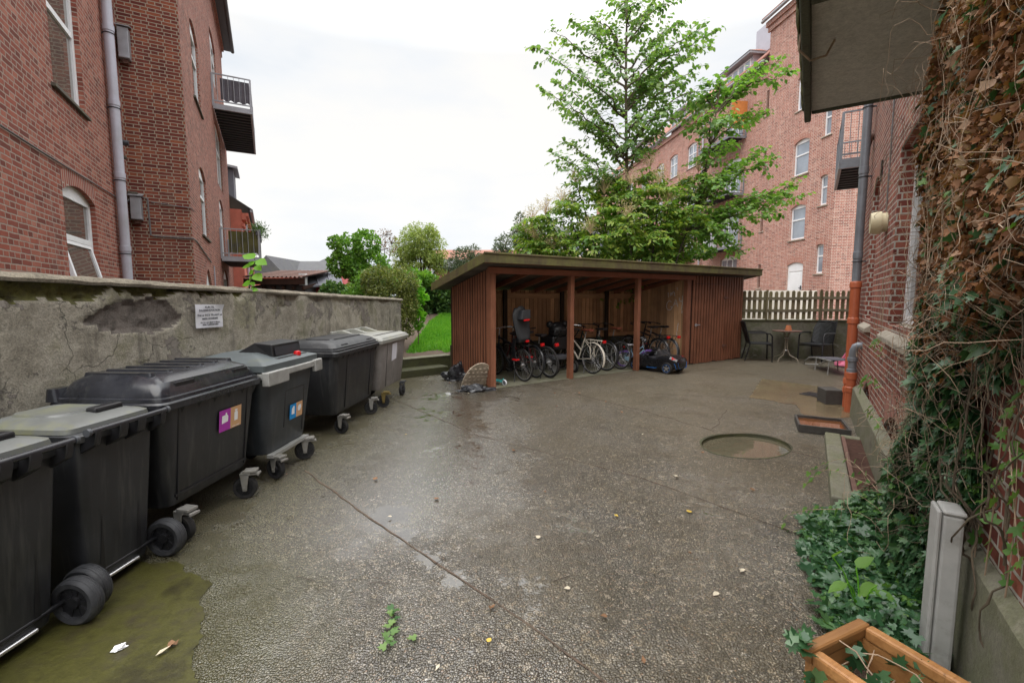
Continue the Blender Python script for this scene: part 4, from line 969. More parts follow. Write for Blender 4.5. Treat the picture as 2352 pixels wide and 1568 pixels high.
house_px('terrace_house', 'red brick terrace end with a tiled roof behind the tall shrubs', 1035, 1240, 590, 574, 48, 9, M_brick_house, M_roseroof, wins=((-3.5, -2.2, 3.6, 5.0), (-.5, .9, 3.6, 5.0)))
house_px('cream_building', 'cream rendered building glimpsed through the flowering shrub', 1190, 1478, 540, 520, 44, 10, M_cream, M_slate, wins=tuple((x, x + 1.1, z, z + 1.6) for x in (-5, -2.8, -.6, 1.6, 3.8) for z in (.6, 3.4, 5.7)))
# ---------------- right-hand tall apartment building (local x away, y towards the yard)
K0 = Vector((13.84, 20.0)); er = Vector((-.1289, .9916))
FB = thing('brick_apartment_block', 'tall pale red brick apartment block with dormers and balconies behind the fence', 'building', (K0.x, K0.y, 0), math.atan2(er.y, er.x))
ops = []
for z0, z1 in ((4.5, 6.12), (7.5, 9.12), (10.5, 12.1), (13.4, 14.7)):
    ops += [(1.62, 2.58, z0, z1, .14), (4.55, 4.78, z0 - 2.35 + .1, z0 - 2.35 + 1.35, .04)]
for z0, z1 in ((2.82, 4.12), (5.82, 7.12), (8.8, 10.1), (11.8, 13.1)): ops.append((.44, .86, z0, z1, .06))
ops.append((1.58, 2.6, 1.25, 3.42, .12))                           # door
balw = [(6.65, 8.3, 1.9, 4.2, .2), (6.65, 8.3, 4.75, 7.0, .2), (6.65, 8.3, 7.7, 9.75, .2), (6.65, 8.3, 10.7, 12.6, .2)]
ops += balw
farw = [(x, x + 1.2, z, z + 1.6, .14) for x in (11.6, 14.2, 16.4, 19.5, 22.5, 26, 29) for z in (1.5, 4.6, 7.7, 10.6)]
ops += farw
b = MB(); wall_face(b, 0, 4.7, -.3, 15.75, [o for o in ops if o[1] < 4.7] + [(4.55, 4.70, o[2], o[3]) for o in ops if o[0] == 4.55], 0, -.12)
wall_face(b, 4.7, 33, -.3, 13.8, [o for o in ops if o[0] > 4.9] + [(4.70, 4.78, o[2], o[3]) for o in ops if o[0] == 4.55], 0, -.12)
b.build('facade_wall', M_brick_far, FB, smooth=False)
b = MB(); b.quad((0, 0, -.3), (0, -6, -.3), (0, -6, 16.2), (0, 0, 16.2)); b.build('return_wall', M_brick_far, FB, smooth=False)
b = MB(); b.quad((4.7, 0, 13.8), (4.7, -8, 13.8), (4.7, -8, 15.75), (4.7, 0, 15.75)); b.build('parapet_wall', M_brick_far, FB, smooth=False)
for o in ops:
    if len(o) > 4 and o[0] != 4.55: b = MB(); arch_band(b, o, 0, .003); b.build('window_arch', M_arch_far, FB, smooth=False, fix=False)
for o in ops:
    if o[0] == 1.58: continue
    bw = o in balw
    window(FB, o, 0, -.12, M_glass_sky, mull=2 if bw else (1 if o in farw else 0), trans=.62 if o[1] - o[0] > .3 else 0, fw=.07 if o[1] - o[0] > .3 else .04, sill=None if bw else M_sill, sillout=.05)
o = (1.58, 2.6, 1.25, 3.42, .12); b = MB(); b.box(o[0], o[0] + .08, -.12, -.06, o[2], 3.3); b.box(o[1] - .08, o[1], -.12, -.06, o[2], 3.3)
b.prism([(o[0], 3.0)] + [(o[0] + 1.02 * k / 8, 3.3 + .12 * (1 - (2 * k / 8 - 1) ** 2)) for k in range(9)] + [(o[1], 3.0)], 'y', -.119, -.061); b.box(o[0] + .081, o[1] - .081, -.115, -.08, o[2], 2.999)
dr = b.build('door', M_white, FB, smooth=False, bevel=.004)
b = MB(); b.box(o[0] + .16, o[1] - .16, -.079, -.068, 1.5, 2.9); b.build('door_panel', M_white, dr, smooth=False, bevel=.008)
b = MB(); b.tube([(o[0] + .14, -.03, 2.2), (o[0] + .25, -.03, 2.2)], .014, 8); b.box(o[0] + .12, o[0] + .16, -.066, -.03, 2.1, 2.3); b.build('handle', M_dkgrey, dr, smooth=False)
b = MB(); b.box(-.1, 4.8, .001, .09, 15.25, 15.5); b.box(-.1, 4.85, .001, .18, 15.501, 15.75); b.box(4.7, 33, .001, .12, 13.45, 13.75); b.build('cornice', M_brick_far, FB, smooth=False)
b = MB(); b.tube([(-.2, .32, 15.82), (4.95, .32, 15.82)], .08, 10); b.tube([(4.75, .30, 13.86), (33, .30, 13.86)], .08, 10); b.build('gutter', M_galv, FB)
def roofslab(b, x0, x1, y0, z0, y1, z1, th=.08):
    v = [(x0, y0, z0), (x1, y0, z0), (x1, y1, z1), (x0, y1, z1)]; b.add(v + [(p[0], p[1], p[2] + th) for p in v], [(0, 1, 2, 3), (4, 5, 6, 7), (0, 1, 5, 4), (1, 2, 6, 5), (2, 3, 7, 6), (3, 0, 4, 7)])
def tiles(name, c):
    m, t, bb = newmat(name); v = uvc(t)
    wx = nd(t, 'TexWave', {'Vector': v, 'Scale': 1.35, 'Distortion': .6, 'Detail': 1}, wave_type='BANDS', bands_direction='X').outputs['Fac']
    wy = nd(t, 'TexWave', {'Vector': v, 'Scale': 1.0, 'Distortion': .4, 'Detail': 1}, wave_type='BANDS', bands_direction='Y', wave_profile='SAW').outputs['Fac']
    n = noise_(t, v, 3.0, 6)
    setb(t, bb, col=mixc(t, .6, ramp(t, n, [(.3, tuple(x * .7 for x in c)), (.7, tuple(min(1, x * 1.25) for x in c))]), ramp(t, wy, [(0, 1), (.85, 1), (1, .45)]), 'MULTIPLY'), rough=.8, nrm=bump(t, math_(t, 'ADD', wx, wy), .8, .04))
    return m
M_tiles = tiles('pantiles', (.36, .16, .12))
b = MB(); roofslab(b, -.2, 4.9, .38, 15.86, -4.5, 19.5); roofslab(b, 4.75, 33, .36, 13.9, -5.0, 18.6); b.build('roof', M_tiles, FB, smooth=False)
for dx0 in (6.55, 13.6, 20.6):
    w_ = 2.45; b = MB(); b.box(dx0, dx0 + w_, -2.6, -.35, 13.95, 15.1); dmr = b.build('dormer', M_zinc_pale, FB, smooth=False)
    b = MB(); b.box(dx0 - .2, dx0 + w_ + .2, -2.6, .0, 15.101, 15.22); b.build('dormer_eaves', M_galv, dmr, smooth=False)
    b = MB(); v = [(dx0 - .22, .03, 15.23), (dx0 + w_ + .22, .03, 15.23), (dx0 + w_ + .22, -3, 15.23), (dx0 - .22, -3, 15.23), (dx0 + .6, -1.1, 15.75), (dx0 + w_ - .6, -1.1, 15.75), (dx0 + w_ - .6, -3, 15.75), (dx0 + .6, -3, 15.75)]
    b.add(v, [(0, 1, 5, 4), (1, 2, 6, 5), (3, 0, 4, 7), (4, 5, 6, 7)]); b.build('dormer_roof', M_tiles, dmr, smooth=False)
    for k in range(4):
        x = dx0 + .12 + k * .56; b = MB(); b.box(x, x + .54, -.349, -.30, 14.0, 14.98); f = b.build('window', M_white, dmr, smooth=False); b = MB(); b.box(x + .08, x + .46, -.31, -.29, 14.1, 14.9); b.build('pane', M_glass_sky, f, smooth=False)
b = MB(); b.box(4.9, 7.6, -3.6, -1.2, 15.4, 16.9); b.build('chimney_breast', M_zinc_pale, FB, smooth=False)
for zd, w_ in ((10.7, 0), (7.62, 0), (4.62, 0)):
    bl = balcony(FB, 6.3, 9.5, 0, 1.0, zd, 1.0, None, nb=12, railm=M_pipe_grey, thick=.14)
    if zd > 10:
        b = MB(); b.box(6.25, 6.3, .05, .95, 11.05, 12.5); b.build('wooden_screen', M_orangewood, bl, smooth=False)
    if zd < 5:
        b = MB(); b.box(8.6, 9.4, .12, .6, 4.62, 5.75); b.build('white_cabinet', M_white_pl, bl, smooth=False, bevel=.02)
for x in (11.5, 18.2):
    for zd in (4.5, 7.5): balcony(FB, x, x + 2.6, 0, 1.0, zd, 1.0, None, nb=10, railm=M_pipe_grey, thick=.14)
pipe_with_brackets(FB, 'downpipe', 10.6, .12, 0, 13.7, .06, M_zinc_pale, (3, 6, 9), 0)
b = MB(); b.tube([(-.06, -2.42, -.2), (-.06, -2.42, 12)], .05, 10); b.build('thin_downpipe', M_zinc_pale, FB)
# pale garden wall behind the pickets
b = MB(); b.box(6.2, 12.2, 18.3, 18.5, -.3, 2.02); gw = b.build('garden_wall', M_paleren, None, smooth=False); tag(gw, 'pale rendered garden wall glimpsed between the fence pickets', 'wall')

# ---------------- near building on the right (local x along the wall away from the camera, y towards the yard)
N0 = Vector((1.90, 1.70)); nv = Vector((.548, .8365)); nrz = math.atan2(nv.y, nv.x)
NB = thing('ivy_clad_building', 'red brick building on the right half covered by ivy', 'building', (N0.x, N0.y, 0), nrz)
def np_(s, y, z): q = N0 + nv * s + Vector((-nv.y, nv.x)) * y; return Vector((q.x, q.y, z))
SE = 8.9; PZ = .54
opN = [(5.1, 5.85, 1.42, 3.32, .14), (1.6, 3.47, 1.44, 3.16, .0), (1.9, 3.2, .30, .66, .20), (4.5, 5.3, .30, .62, .18)]
b = MB(); wall_face(b, -2.2, SE, PZ - .4, 7.0, opN, 0, -.15); b.build('facade_wall', M_brick_near, NB, smooth=False)
b = MB(); b.quad((SE, 0, 0), (SE, -1.3, 0), (SE, -1.3, 9), (SE, 0, 9)); wall_face(b, SE, 13, 0, 9, (), -1.3, -.1); b.build('set_back_wall', M_brick_near, NB, smooth=False)
for o in opN:
    if o[4]: b = MB(); arch_band(b, o, 0, .003, .23); b.build('window_arch', M_arch_near, NB, smooth=False, fix=False)
window(NB, opN[0], 0, -.16, M_glass, trans=0, fw=.06)
window(NB, opN[1], 0, -.16, M_glass, trans=0, mull=1, fw=.09)
for o in (opN[0], opN[1]):
    b = MB(); p = [(.07, o[2] - .16), (.07, o[2] - .11), (-.11, o[2] + .02), (-.15, o[2] + .02), (-.15, o[2] - .16)]
    b.prism(p, 'x', o[0] - .12, o[1] + .10); b.build('sloping_sill', M_sill, NB, smooth=False, bevel=.008)
for o in opN[2:]:
    b = MB(); b.box(o[0], o[1], -.145, -.12, o[2] - .3, o[3]); b.build('cellar_window', M_stone, NB, smooth=False)
# plinth with a sloped top
b = MB()
b.prism([(0, -.05), (.05, -.05), (.042, PZ + .06), (.001, PZ + .12)], 'x', -2.2, 1.9)
b.prism([(0, -.05), (.10, -.05), (.085, .40), (.001, .46)], 'x', 1.901, 5.8)
b.build('plinth', M_con, NB, smooth=False, bevel=.01)
pg = pipe_with_brackets(NB, 'downpipe', 6.3, .10, 1.93, 6.8, .057, M_pipe_grey, (2.35, 3.6, 4.6), 0)
b = MB(); x, y = 6.3, .10
b.tube([(x, y, -.02), (x, y, 1.95)], .067, 20)
for z in (.28, .42, 1.36, 1.91): b.lathe([(.067, z - .05), (.078, z - .045), (.08, z + .02), (.075, z + .04), (.067, z + .05)], 20, (x, y, 0))
b.build('orange_drainpipe', M_pipe_orange, NB)
b = MB(); x2 = 5.93; b.tube([(x2, .10, -.02), (x2, .10, .56)], .062, 18); b.lathe([(.062, .50), (.073, .51), (.073, .60), (.062, .61)], 18, (x2, .10, 0)); b.lathe([(.062, .30), (.071, .31), (.071, .38), (.062, .39)], 18, (x2, .10, 0)); b.build('drain_stub', M_pipe_orange, NB)
b = MB(); b.tube([(x2, .10, .58), (x2, .10, .86), (x2 - .01, .095, .93), (x2 - .02, .075, .99), (x2 - .03, .04, 1.01), (x2 - .03, -.01, 1.01)], .053, 16)
for z in (.63, .80): b.lathe([(.053, z - .03), (.066, z - .025), (.066, z + .025), (.053, z + .03)], 16, (x2, .10, 0))
b.build('grey_elbow', M_pipe_grey, NB)
b = MB(); b.tube([(6.31, .10, 3.72), (6.34, .09, 3.95), (6.38, .06, 4.08), (6.42, .0, 4.12)], .055, 14); b.build('rusty_elbow', M_rust, NB)
L_ = MB(Matrix.Translation((4.13, .0, 2.54))); L_.lathe([(.0, .15), (.11, .148), (.122, .10), (.124, .055)], 24, axis='y'); lm = L_.build('wall_lamp', M_lampshade, NB)
L_ = MB(Matrix.Translation((4.13, .0, 2.54))); L_.lathe([(.105, .054), (.105, .001)], 24, axis='y'); L_.build('lamp_base', M_lampshade, lm)
b = MB(); b.tube([(4.13, .015, 2.66), (4.13, .015, 3.3), (4.2, .015, 4.6)], .008, 6); b.build('lamp_cable', M_cable, NB)
b = MB(); b.box(4.90, 4.98, .001, .02, 3.16, 3.40); vt = b.build('air_vent', M_blackm, NB, smooth=False)
# concrete balcony slab overhead with its lip
b = MB(); b.box(.52, 2.36, .001, .74, 3.30, 3.42); sl = b.build('balcony_slab', M_slab, NB, smooth=False)
b = MB(); b.box(.40, 2.40, .741, .79, 3.22, 3.44); b.box(.40, .519, .0, .74, 3.22, 3.44); b.box(2.361, 2.40, .0, .74, 3.28, 3.44); b.build('slab_lip', M_slab_dark, sl, smooth=False, bevel=.012)
b = MB(); b.tube([(.9, .79, 3.30), (.93, .80, 3.20), (1.02, .74, 3.16), (1.1, .66, 3.2), (1.12, .62, 3.29)], .007, 6); b.build('loose_wire', M_dryvine, sl)
b = MB()
for k in range(7): x = .55 + k * .28; b.sphere((x, .795 + .01 * rnd.random(), 3.36 + .02 * rnd.random()), (.15, .02, .10), 8, 6)
b.build('moss_edge', M_mosspocket, sl)
# steel balcony further along the set-back wing
balcony(NB, 11.0, 13.6, -1.25, .25, 4.95, 1.05, None, nb=14, railm=M_pipe_grey, thick=.22, side_n=7)
t_ = thing('balcony_pot', 'dark square plant tub on the steel balcony beyond the drainpipe', 'plant pot', np_(11.5, -.55, 4.96), nrz)
b = MB(); b.rl([(0, .34, .34, .02), (.42, .42, .42, .02)]); b.build('tub', M_felt, t_)
P = nrng.normal(0, .12, (120, 3)) * (1, 1, 1.8) + (0, 0, .75); leaves('foliage', 'lance', P, P - (0, 0, .3), np.tile((0, -1, .3), (120, 1)), .08, L_dry, t_)

# light well with kerb and grate
s_a, s_b = 1.95, 4.1
lw = thing('light_well', 'concrete kerbed light well with a rusty grate at the foot of the ivy wall', 'light well', np_(s_a, 0, 0), nrz)
L = s_b - s_a
b = MB(); b.box(0, L, .29, .44, -.02, .10); b.box(L - .12, L, .101, .289, -.02, .095); b.box(0, .14, .101, .289, -.02, .095); b.build('kerb', M_con, lw, smooth=False, bevel=.015)
b = MB(); b.box(.14, L - .12, .25, .287, .03, .105); b.build('grate_frame', M_rust, lw, smooth=False, bevel=.004)
b = MB(); x = .15
while x < L - .13: b.box(x, x + .007, .102, .249, .05, .088); x += .028
for y in (.14, .2): b.box(.145, L - .125, y, y + .006, .045, .07)
b.build('grate', M_rust, lw, smooth=False)
b = MB(); b.box(.141, L - .121, .1015, .2485, .004, .012); b.build('well_floor', M_stone, lw, smooth=False)
# ================================================================ SHED
SH = thing('bike_shed', 'open red-brown timber bicycle shed with a mossy sloping roof', 'shed', (SO.x, SO.y, 0), math.atan2(SU.y, SU.x))
ZF, ZB, ND = 2.29, 1.94, 1.80        # wall-plate heights front and back, depth
def zr(n): return ZF + (ZB - ZF) * n / ND
def boards(name, m, x0, x1, f, w, gap, th, z0, z1f, axis='x', jit=.006):
    b = MB(); n = int((x1 - x0) / (w + gap)); w_ = (x1 - x0) / n - gap
    for k in range(n):
        a = x0 + k * (w_ + gap); j = rnd.uniform(-jit, jit); za, zb = z1f(a), z1f(a + w_)
        o = f + rnd.uniform(-.002, .002)
        if axis == 'x': v = [(a, o, z0 + j), (a + w_, o, z0 + j), (a + w_, o + th, z0 + j), (a, o + th, z0 + j), (a, o, za), (a + w_, o, zb), (a + w_, o + th, zb), (a, o + th, za)]
        else: v = [(o, a, z0 + j), (o, a + w_, z0 + j), (o + th, a + w_, z0 + j), (o + th, a, z0 + j), (o, a, za), (o, a + w_, zb), (o + th, a + w_, zb), (o + th, a, za)]
        b.add(v, [(3, 2, 1, 0), (4, 5, 6, 7), (0, 1, 5, 4), (1, 2, 6, 5), (2, 3, 7, 6), (3, 0, 4, 7)])
    return b.build(name, m, SH, smooth=False, bevel=.004)
# left side cladding: close boards behind, coloured dark as the shade in the gaps, thick laths in front with real gaps
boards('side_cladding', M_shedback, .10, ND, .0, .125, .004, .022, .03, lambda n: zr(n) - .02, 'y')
n = 15
for k in range(n):
    a = .16 + k * (ND - .2) / n; zt = zr(a) - .02; b = MB()
    b.box(-.016 + rnd.uniform(-.002, .002), -.002, a - .031, a + .029 + rnd.uniform(-.005, .004), .03 + rnd.uniform(-.01, .01), zt); b.build('lath', M_shedwood, SH, smooth=False, bevel=.004)
for u, w in ((.035, .11), (1.95, .10), (3.97, .10)):
    b = MB(); b.box(u - w / 2, u + w / 2, -.005, .11, .0, ZF - .13); b.build('post', M_shedpost, SH, smooth=False, bevel=.006)
b = MB(); b.box(-.03, .0945 - .12, .0, .11, .02, ZF - .06); b.build('corner_board', M_shedpost, SH, smooth=False, bevel=.004)
b = MB(); b.box(-.06, 6.0, -.03, .05, ZF - .128, ZF - .012); b.build('front_beam', M_shedbeam, SH, smooth=False, bevel=.005)
# closed cabin on the right: front boards, door, side boards towards the open bay
UE = 8.18
boards('cabin_front_cladding', M_shedback, 5.86, UE, .0, .13, .014, .022, .02, lambda u: ZF - .012, 'x')  # backing boards, gap shade painted into their dark colour
for k in range(19):
    a = 5.90 + k * (UE - 5.92) / 19 + .055; b = MB(); b.box(a - .038, a + .036 + rnd.uniform(-.004, .003), -.03 + rnd.uniform(-.003, .003), -.002, .02 + rnd.uniform(-.015, .015), ZF - .012); b.build('lath', M_shedwood, SH, smooth=False, bevel=.004)
b = MB(); b.box(5.99, 7.35, -.0345, -.033, 2.07, 2.078); b.build('door_gap', M_ink, SH, smooth=False)
b = MB(); b.box(5.70, 5.855, -.01, .10, .0, ZF - .13); b.build('post', M_shedpost, SH, smooth=False, bevel=.006)
b = MB(); b.box(6.02, 6.08, -.05, -.033, .98, 1.05); b.box(6.0, 6.22, -.046, -.035, 1.005, 1.03); b.cyl((6.06, -.05, 1.015), (6.06, -.085, 1.015), .012, 10); b.build('door_bolt', M_galv, SH)
for z in (.42, 1.72):
    b = MB(); b.box(7.22, 7.42, -.044, -.033, z - .02, z + .02); b.cyl((7.25, -.05, z - .05), (7.25, -.05, z + .05), .012, 8); b.build('hinge', M_rust, SH, smooth=False)
boards('bay_side_cladding', M_shedin, .11, ND, 5.78, .10, .012, .022, .02, lambda n: zr(n) - .02, 'y')
b = MB(); b.box(5.81, UE, ND + .03, ND + .05, .02, ZB - .02); b.box(5.803, 5.809, .1, ND + .02, .02, ZB - .06); b.box(UE - .02, UE, .03, ND + .03, .02, ZB - .02); b.build('cabin_back_wall', M_shedwood, SH, smooth=False)
# back wall: low concrete base, raw boards, rails and rear posts
b = MB(); b.box(.03, 5.77, ND - .02, ND + .12, .0, .66); b.build('base_wall', M_con_mossy, SH, smooth=False)
boards('back_cladding', M_shedin, .03, 5.77, ND + .02, .115, .014, .02, .62, lambda u: ZB - .04, 'x')
b = MB(); b.box(.03, 5.77, ND + .043, ND + .052, .62, ZB - .05); b.build('gap_blocking_sheet', M_shedback, SH, smooth=False)  # added dark sheet that keeps light out of the board gaps
b = MB(); b.box(.03, 5.77, ND - .05, ND - .005, 1.70, 1.83); b.box(.03, 5.77, ND - .025, ND + .015, .66, .76); b.build('rails', M_shedin_x, SH, smooth=False, bevel=.004)
for u in (1.35, 3.05, 4.6):
    b = MB(); b.box(u - .05, u + .05, ND - .12, ND - .051, .0, ZB - .04); b.build('rear_post', wood('dark_rear_post_%d' % int(u * 10), (.03, .02, .013), (.07, .048, .03)) if u < 1.5 else bpy.data.materials['dark_rear_post_13'], SH, smooth=False, bevel=.005)
b = MB()
for k in range(9):
    u = .25 + k * .68
    b = MB(); b.bar((u, .06, zr(.06) - .05), (u, ND + .1, zr(ND + .1) - .05), .05, .095); b.build('rafter', M_shedbeam, SH, smooth=False)
b = MB(); OV = .30
for k in range(16):      # roof deck boards run along the shed
    n0, n1 = -OV + .03 + k * (ND + 2 * OV - .06) / 16, -OV + .03 + (k + .93) * (ND + 2 * OV - .06) / 16
    v = [(-OV, n0, zr(n0) + .003), (UE + OV, n0, zr(n0) + .003), (UE + OV, n1, zr(n1) + .003), (-OV, n1, zr(n1) + .003)]
    b.add(v + [(p[0], p[1], p[2] + .022) for p in v], [(3, 2, 1, 0), (4, 5, 6, 7), (0, 1, 5, 4), (1, 2, 6, 5), (2, 3, 7, 6), (3, 0, 4, 7)])
b.build('roof_deck', M_deck, SH, smooth=False)
b = MB(); v = [(-OV, -OV, zr(-OV) + .03), (UE + OV, -OV, zr(-OV) + .03), (UE + OV, ND + OV, zr(ND + OV) + .03), (-OV, ND + OV, zr(ND + OV) + .03)]
b.add(v + [(p[0], p[1], p[2] + .03) for p in v], [(3, 2, 1, 0), (4, 5, 6, 7), (0, 1, 5, 4), (1, 2, 6, 5), (2, 3, 7, 6), (3, 0, 4, 7)]); b.build('roof_felt', M_felt, SH, smooth=False)
zt = zr(-OV)
b = MB(); b.box(-OV - .03, UE + OV + .03, -OV - .032, -OV - .002, zt - .02, zt + .155); b.box(-OV - .045, UE + OV + .045, -OV - .05, -OV - .0335, zt + .135, zt + .165); b.build('front_fascia', M_fascia, SH, smooth=False, bevel=.004)
M_fascia_y = wood('mossy_fascia_side', (.10, .08, .045), (.19, .15, .08), .85, axis='y', green=.7, gcol=(.165, .175, .045))
for x in (-OV - .03, UE + OV + .002):
    b = MB(); zb = zr(ND + OV); v = [(x, -OV, zt - .02), (x, ND + OV, zb - .02), (x, ND + OV, zb + .145), (x, -OV, zt + .15)]
    b.add(v + [(p[0] + .028, p[1], p[2]) for p in v], [(0, 1, 2, 3), (7, 6, 5, 4), (0, 4, 5, 1), (1, 5, 6, 2), (2, 6, 7, 3), (3, 7, 4, 0)]); b.build('side_fascia', M_fascia_y, SH, smooth=False, bevel=.004)
b = MB(); b.box(-OV, UE + OV, -OV, -.035, zt - .018, zt - .006); b.build('eaves_soffit', M_shedbeam, SH, smooth=False)
# chalk writing on the bay side wall (plane u = 5.78, seen from the left)
M_chalk = plain('chalk', (.62, .56, .52), .95, var=.35, scale=40)
def chalk(strokes, w=.022):
    b = MB()
    for stq in strokes:
        for i in range(len(stq) - 1):
            (n0, z0), (n1, z1) = stq[i], stq[i + 1]; d = Vector((n1 - n0, z1 - z0)); L_ = d.length
            if L_ < 1e-5: continue
            px = Vector((-d.y, d.x)) / L_ * w / 2; x = 5.7755
            b.quad((x, n0 + px.x, z0 + px.y), (x, n1 + px.x, z1 + px.y), (x, n1 - px.x, z1 - px.y), (x, n0 - px.x, z0 - px.y))
    return b.build('chalk_writing', M_chalk, SH, smooth=False, fix=False)
def ck(px, py):     # pixel on the photograph crop -> (n, z) on the bay side wall
    x, y = (1520 + px / 4.9) * .91875, (640 + py / 4.9) * .91875
    r = ray(x, y); p0 = SO + SU * 5.776; k = (p0.dot(SU)) / Vector((r.x, r.y)).dot(SU); p = Vector((0, 0, CAM_H)) + r * k
    return ((Vector((p.x, p.y)) - SO).dot(SN), p.z)
S_ = [[(735, 445), (738, 475), (742, 505)], [(765, 490), (762, 455), (775, 450), (782, 480)], [(782, 480), (790, 445), (808, 440), (818, 490)], [(842, 385), (850, 400), (846, 415)],
      [(775, 560), (750, 545), (722, 575), (715, 630), (735, 662), (770, 655), (788, 620), (760, 618)], [(800, 610), (815, 570), (828, 530), (842, 575), (853, 620)], [(808, 588), (850, 585)],
      [(870, 510), (876, 545), (900, 560), (910, 525), (910, 485)], [(910, 525), (908, 580), (902, 630), (895, 660)], [(860, 820), (850, 870), (845, 920)], [(838, 930), (843, 980)], [(905, 670), (903, 700)]]
for q in S_: chalk([[ck(*p) for p in q]])

# ================================================================ BINS  (local x towards the camera end, y towards the yard, z up)
BRZ = R(-90) + R(-3.5)
def caster(par, x, y, r=.092, rot=0.0, brake=True, fork=None, name='caster', bodyz=.25):
    M = Matrix.Translation((x, y, 0)) @ Matrix.Rotation(rot, 4, 'Z'); fork = fork or M_steel
    b = MB(M); b.bar((0, .0, bodyz - .012), (0, .10, bodyz - .012), .085, .02)
    for s in (-.034, .034): b.prism([(-.03, bodyz - .03), (.042, bodyz - .03), (.02, r * .75), (-.012, r * .75)], 'x', s - .004, s + .004)
    b.box(-.038, .038, -.03, .05, bodyz - .045, bodyz - .023)
    if brake: b.box(-.03, .03, .03, .105, bodyz - .045, bodyz - .031); b.box(-.04, .04, .1051, .118, bodyz - .05, bodyz - .031)
    b.cyl((-.042, 0, r), (.042, 0, r), .012, 10)
    f = b.build(name, fork, par, smooth=False, bevel=.003)
    w = MB(M); w.lathe([(r - .03, -.022), (r - .006, -.024), (r, -.014), (r, .014), (r - .006, .024), (r - .03, .022)], 26, (0, 0, r), 'x', True); w.build('tyre', M_rubber, f)
    h = MB(M); h.lathe([(.0, -.02), (.03, -.021), (.035, -.012), (r - .031, -.012), (r - .031, .012), (.035, .012), (.03, .021), (.0, .02)], 20, (0, 0, r), 'x')
    for k in range(6): a = k * PI / 3; h.bar((.016, .03 * math.cos(a), r + .03 * math.sin(a)), (.016, (r - .032) * math.cos(a), r + (r - .032) * math.sin(a)), .008, .008)
    h.build('hub', M_black, f)
    return f
def sticker(par, x0, y, z0, w, h, cols, icons, texts, lean=0.0, half=True):
    """two-colour sorting sticker on a face y=const; x runs towards -x when read from the yard"""
    n = len(cols)
    for k, c in enumerate(cols):
        b = MB(); xa = x0 - w * k / n; xb = x0 - w * (k + 1) / n
        b.add([(xa, y, z0), (xb, y, z0), (xb, y - lean, z0 + h), (xa, y - lean, z0 + h)], [(0, 1, 2, 3)]); s = b.build('sorting_sticker', c, par, smooth=False, fix=False)
        i = MB(); cx = (xa + xb) / 2; cz = z0 + h * .58; u = w / n
        def pt(a, c_): return (cx - a * u, y + .0012 - lean * (cz + c_ * u - z0) / h, cz + c_ * u)
        for poly in icons[k]: i.add([pt(*p) for p in poly], [tuple(range(len(poly)))])
        i.build('pictogram', M_stk_white, s, smooth=False, fix=False)
        for q, tx in enumerate(texts[k]):
            text_mesh('lettering', tx, u * (.17 if len(tx) < 7 else .125), M_stk_white, s, Matrix.Translation((cx, y + .0012, z0 + h * (.17 - .09 * q))) @ Matrix.Rotation(R(180), 4, 'Z') @ Matrix.Rotation(R(90), 4, 'X'), offset=.0006)
JUG = [[(-.28, -.28), (.26, -.22), (.28, .1), (.16, .24), (.16, .34), (.04, .34), (.02, .22), (-.26, .2)]]
CARTON = [[(-.16, -.34), (.16, -.34), (.16, .16), (.08, .24), (-.08, .24), (-.16, .16)], [(-.12, .26), (.12, .26), (.12, .36), (-.12, .36)]]
PAPER_I = [[(-.22, -.34), (.22, -.34), (.22, .32), (0, .32), (-.22, .12)]]
BOX_I = [[(-.26, -.22), (.12, -.26), (.28, .02), (.22, .26), (-.14, .26), (-.28, .06)]]
def container(name, label, pos, rz, w, d, zb, zrim, body, lidm, lidkind, wheels, bot=.78, group=None, tilt=0):
    t_ = thing(name, label, 'waste container', pos, rz, group)
    b = MB(); b.rl([(zb, w * bot, d * .72, .07, 0, 0), (zb + .03, w * (bot + .02), d * .76, .08, 0, 0), (zrim - .06, w * .955, d * .93, .09, 0, 0), (zrim - .02, w * .96, d * .94, .09, 0, 0)], n=6)
    bo = b.build('body', body, t_, ang=50)
    f = lambda z: d / 2 * (.76 + (.93 - .76) * (z - zb) / (zrim - zb)); fx = lambda z: w / 2 * (bot + .02 + (.955 - bot - .02) * (z - zb) / (zrim - zb))
    return t_, bo, f, fx
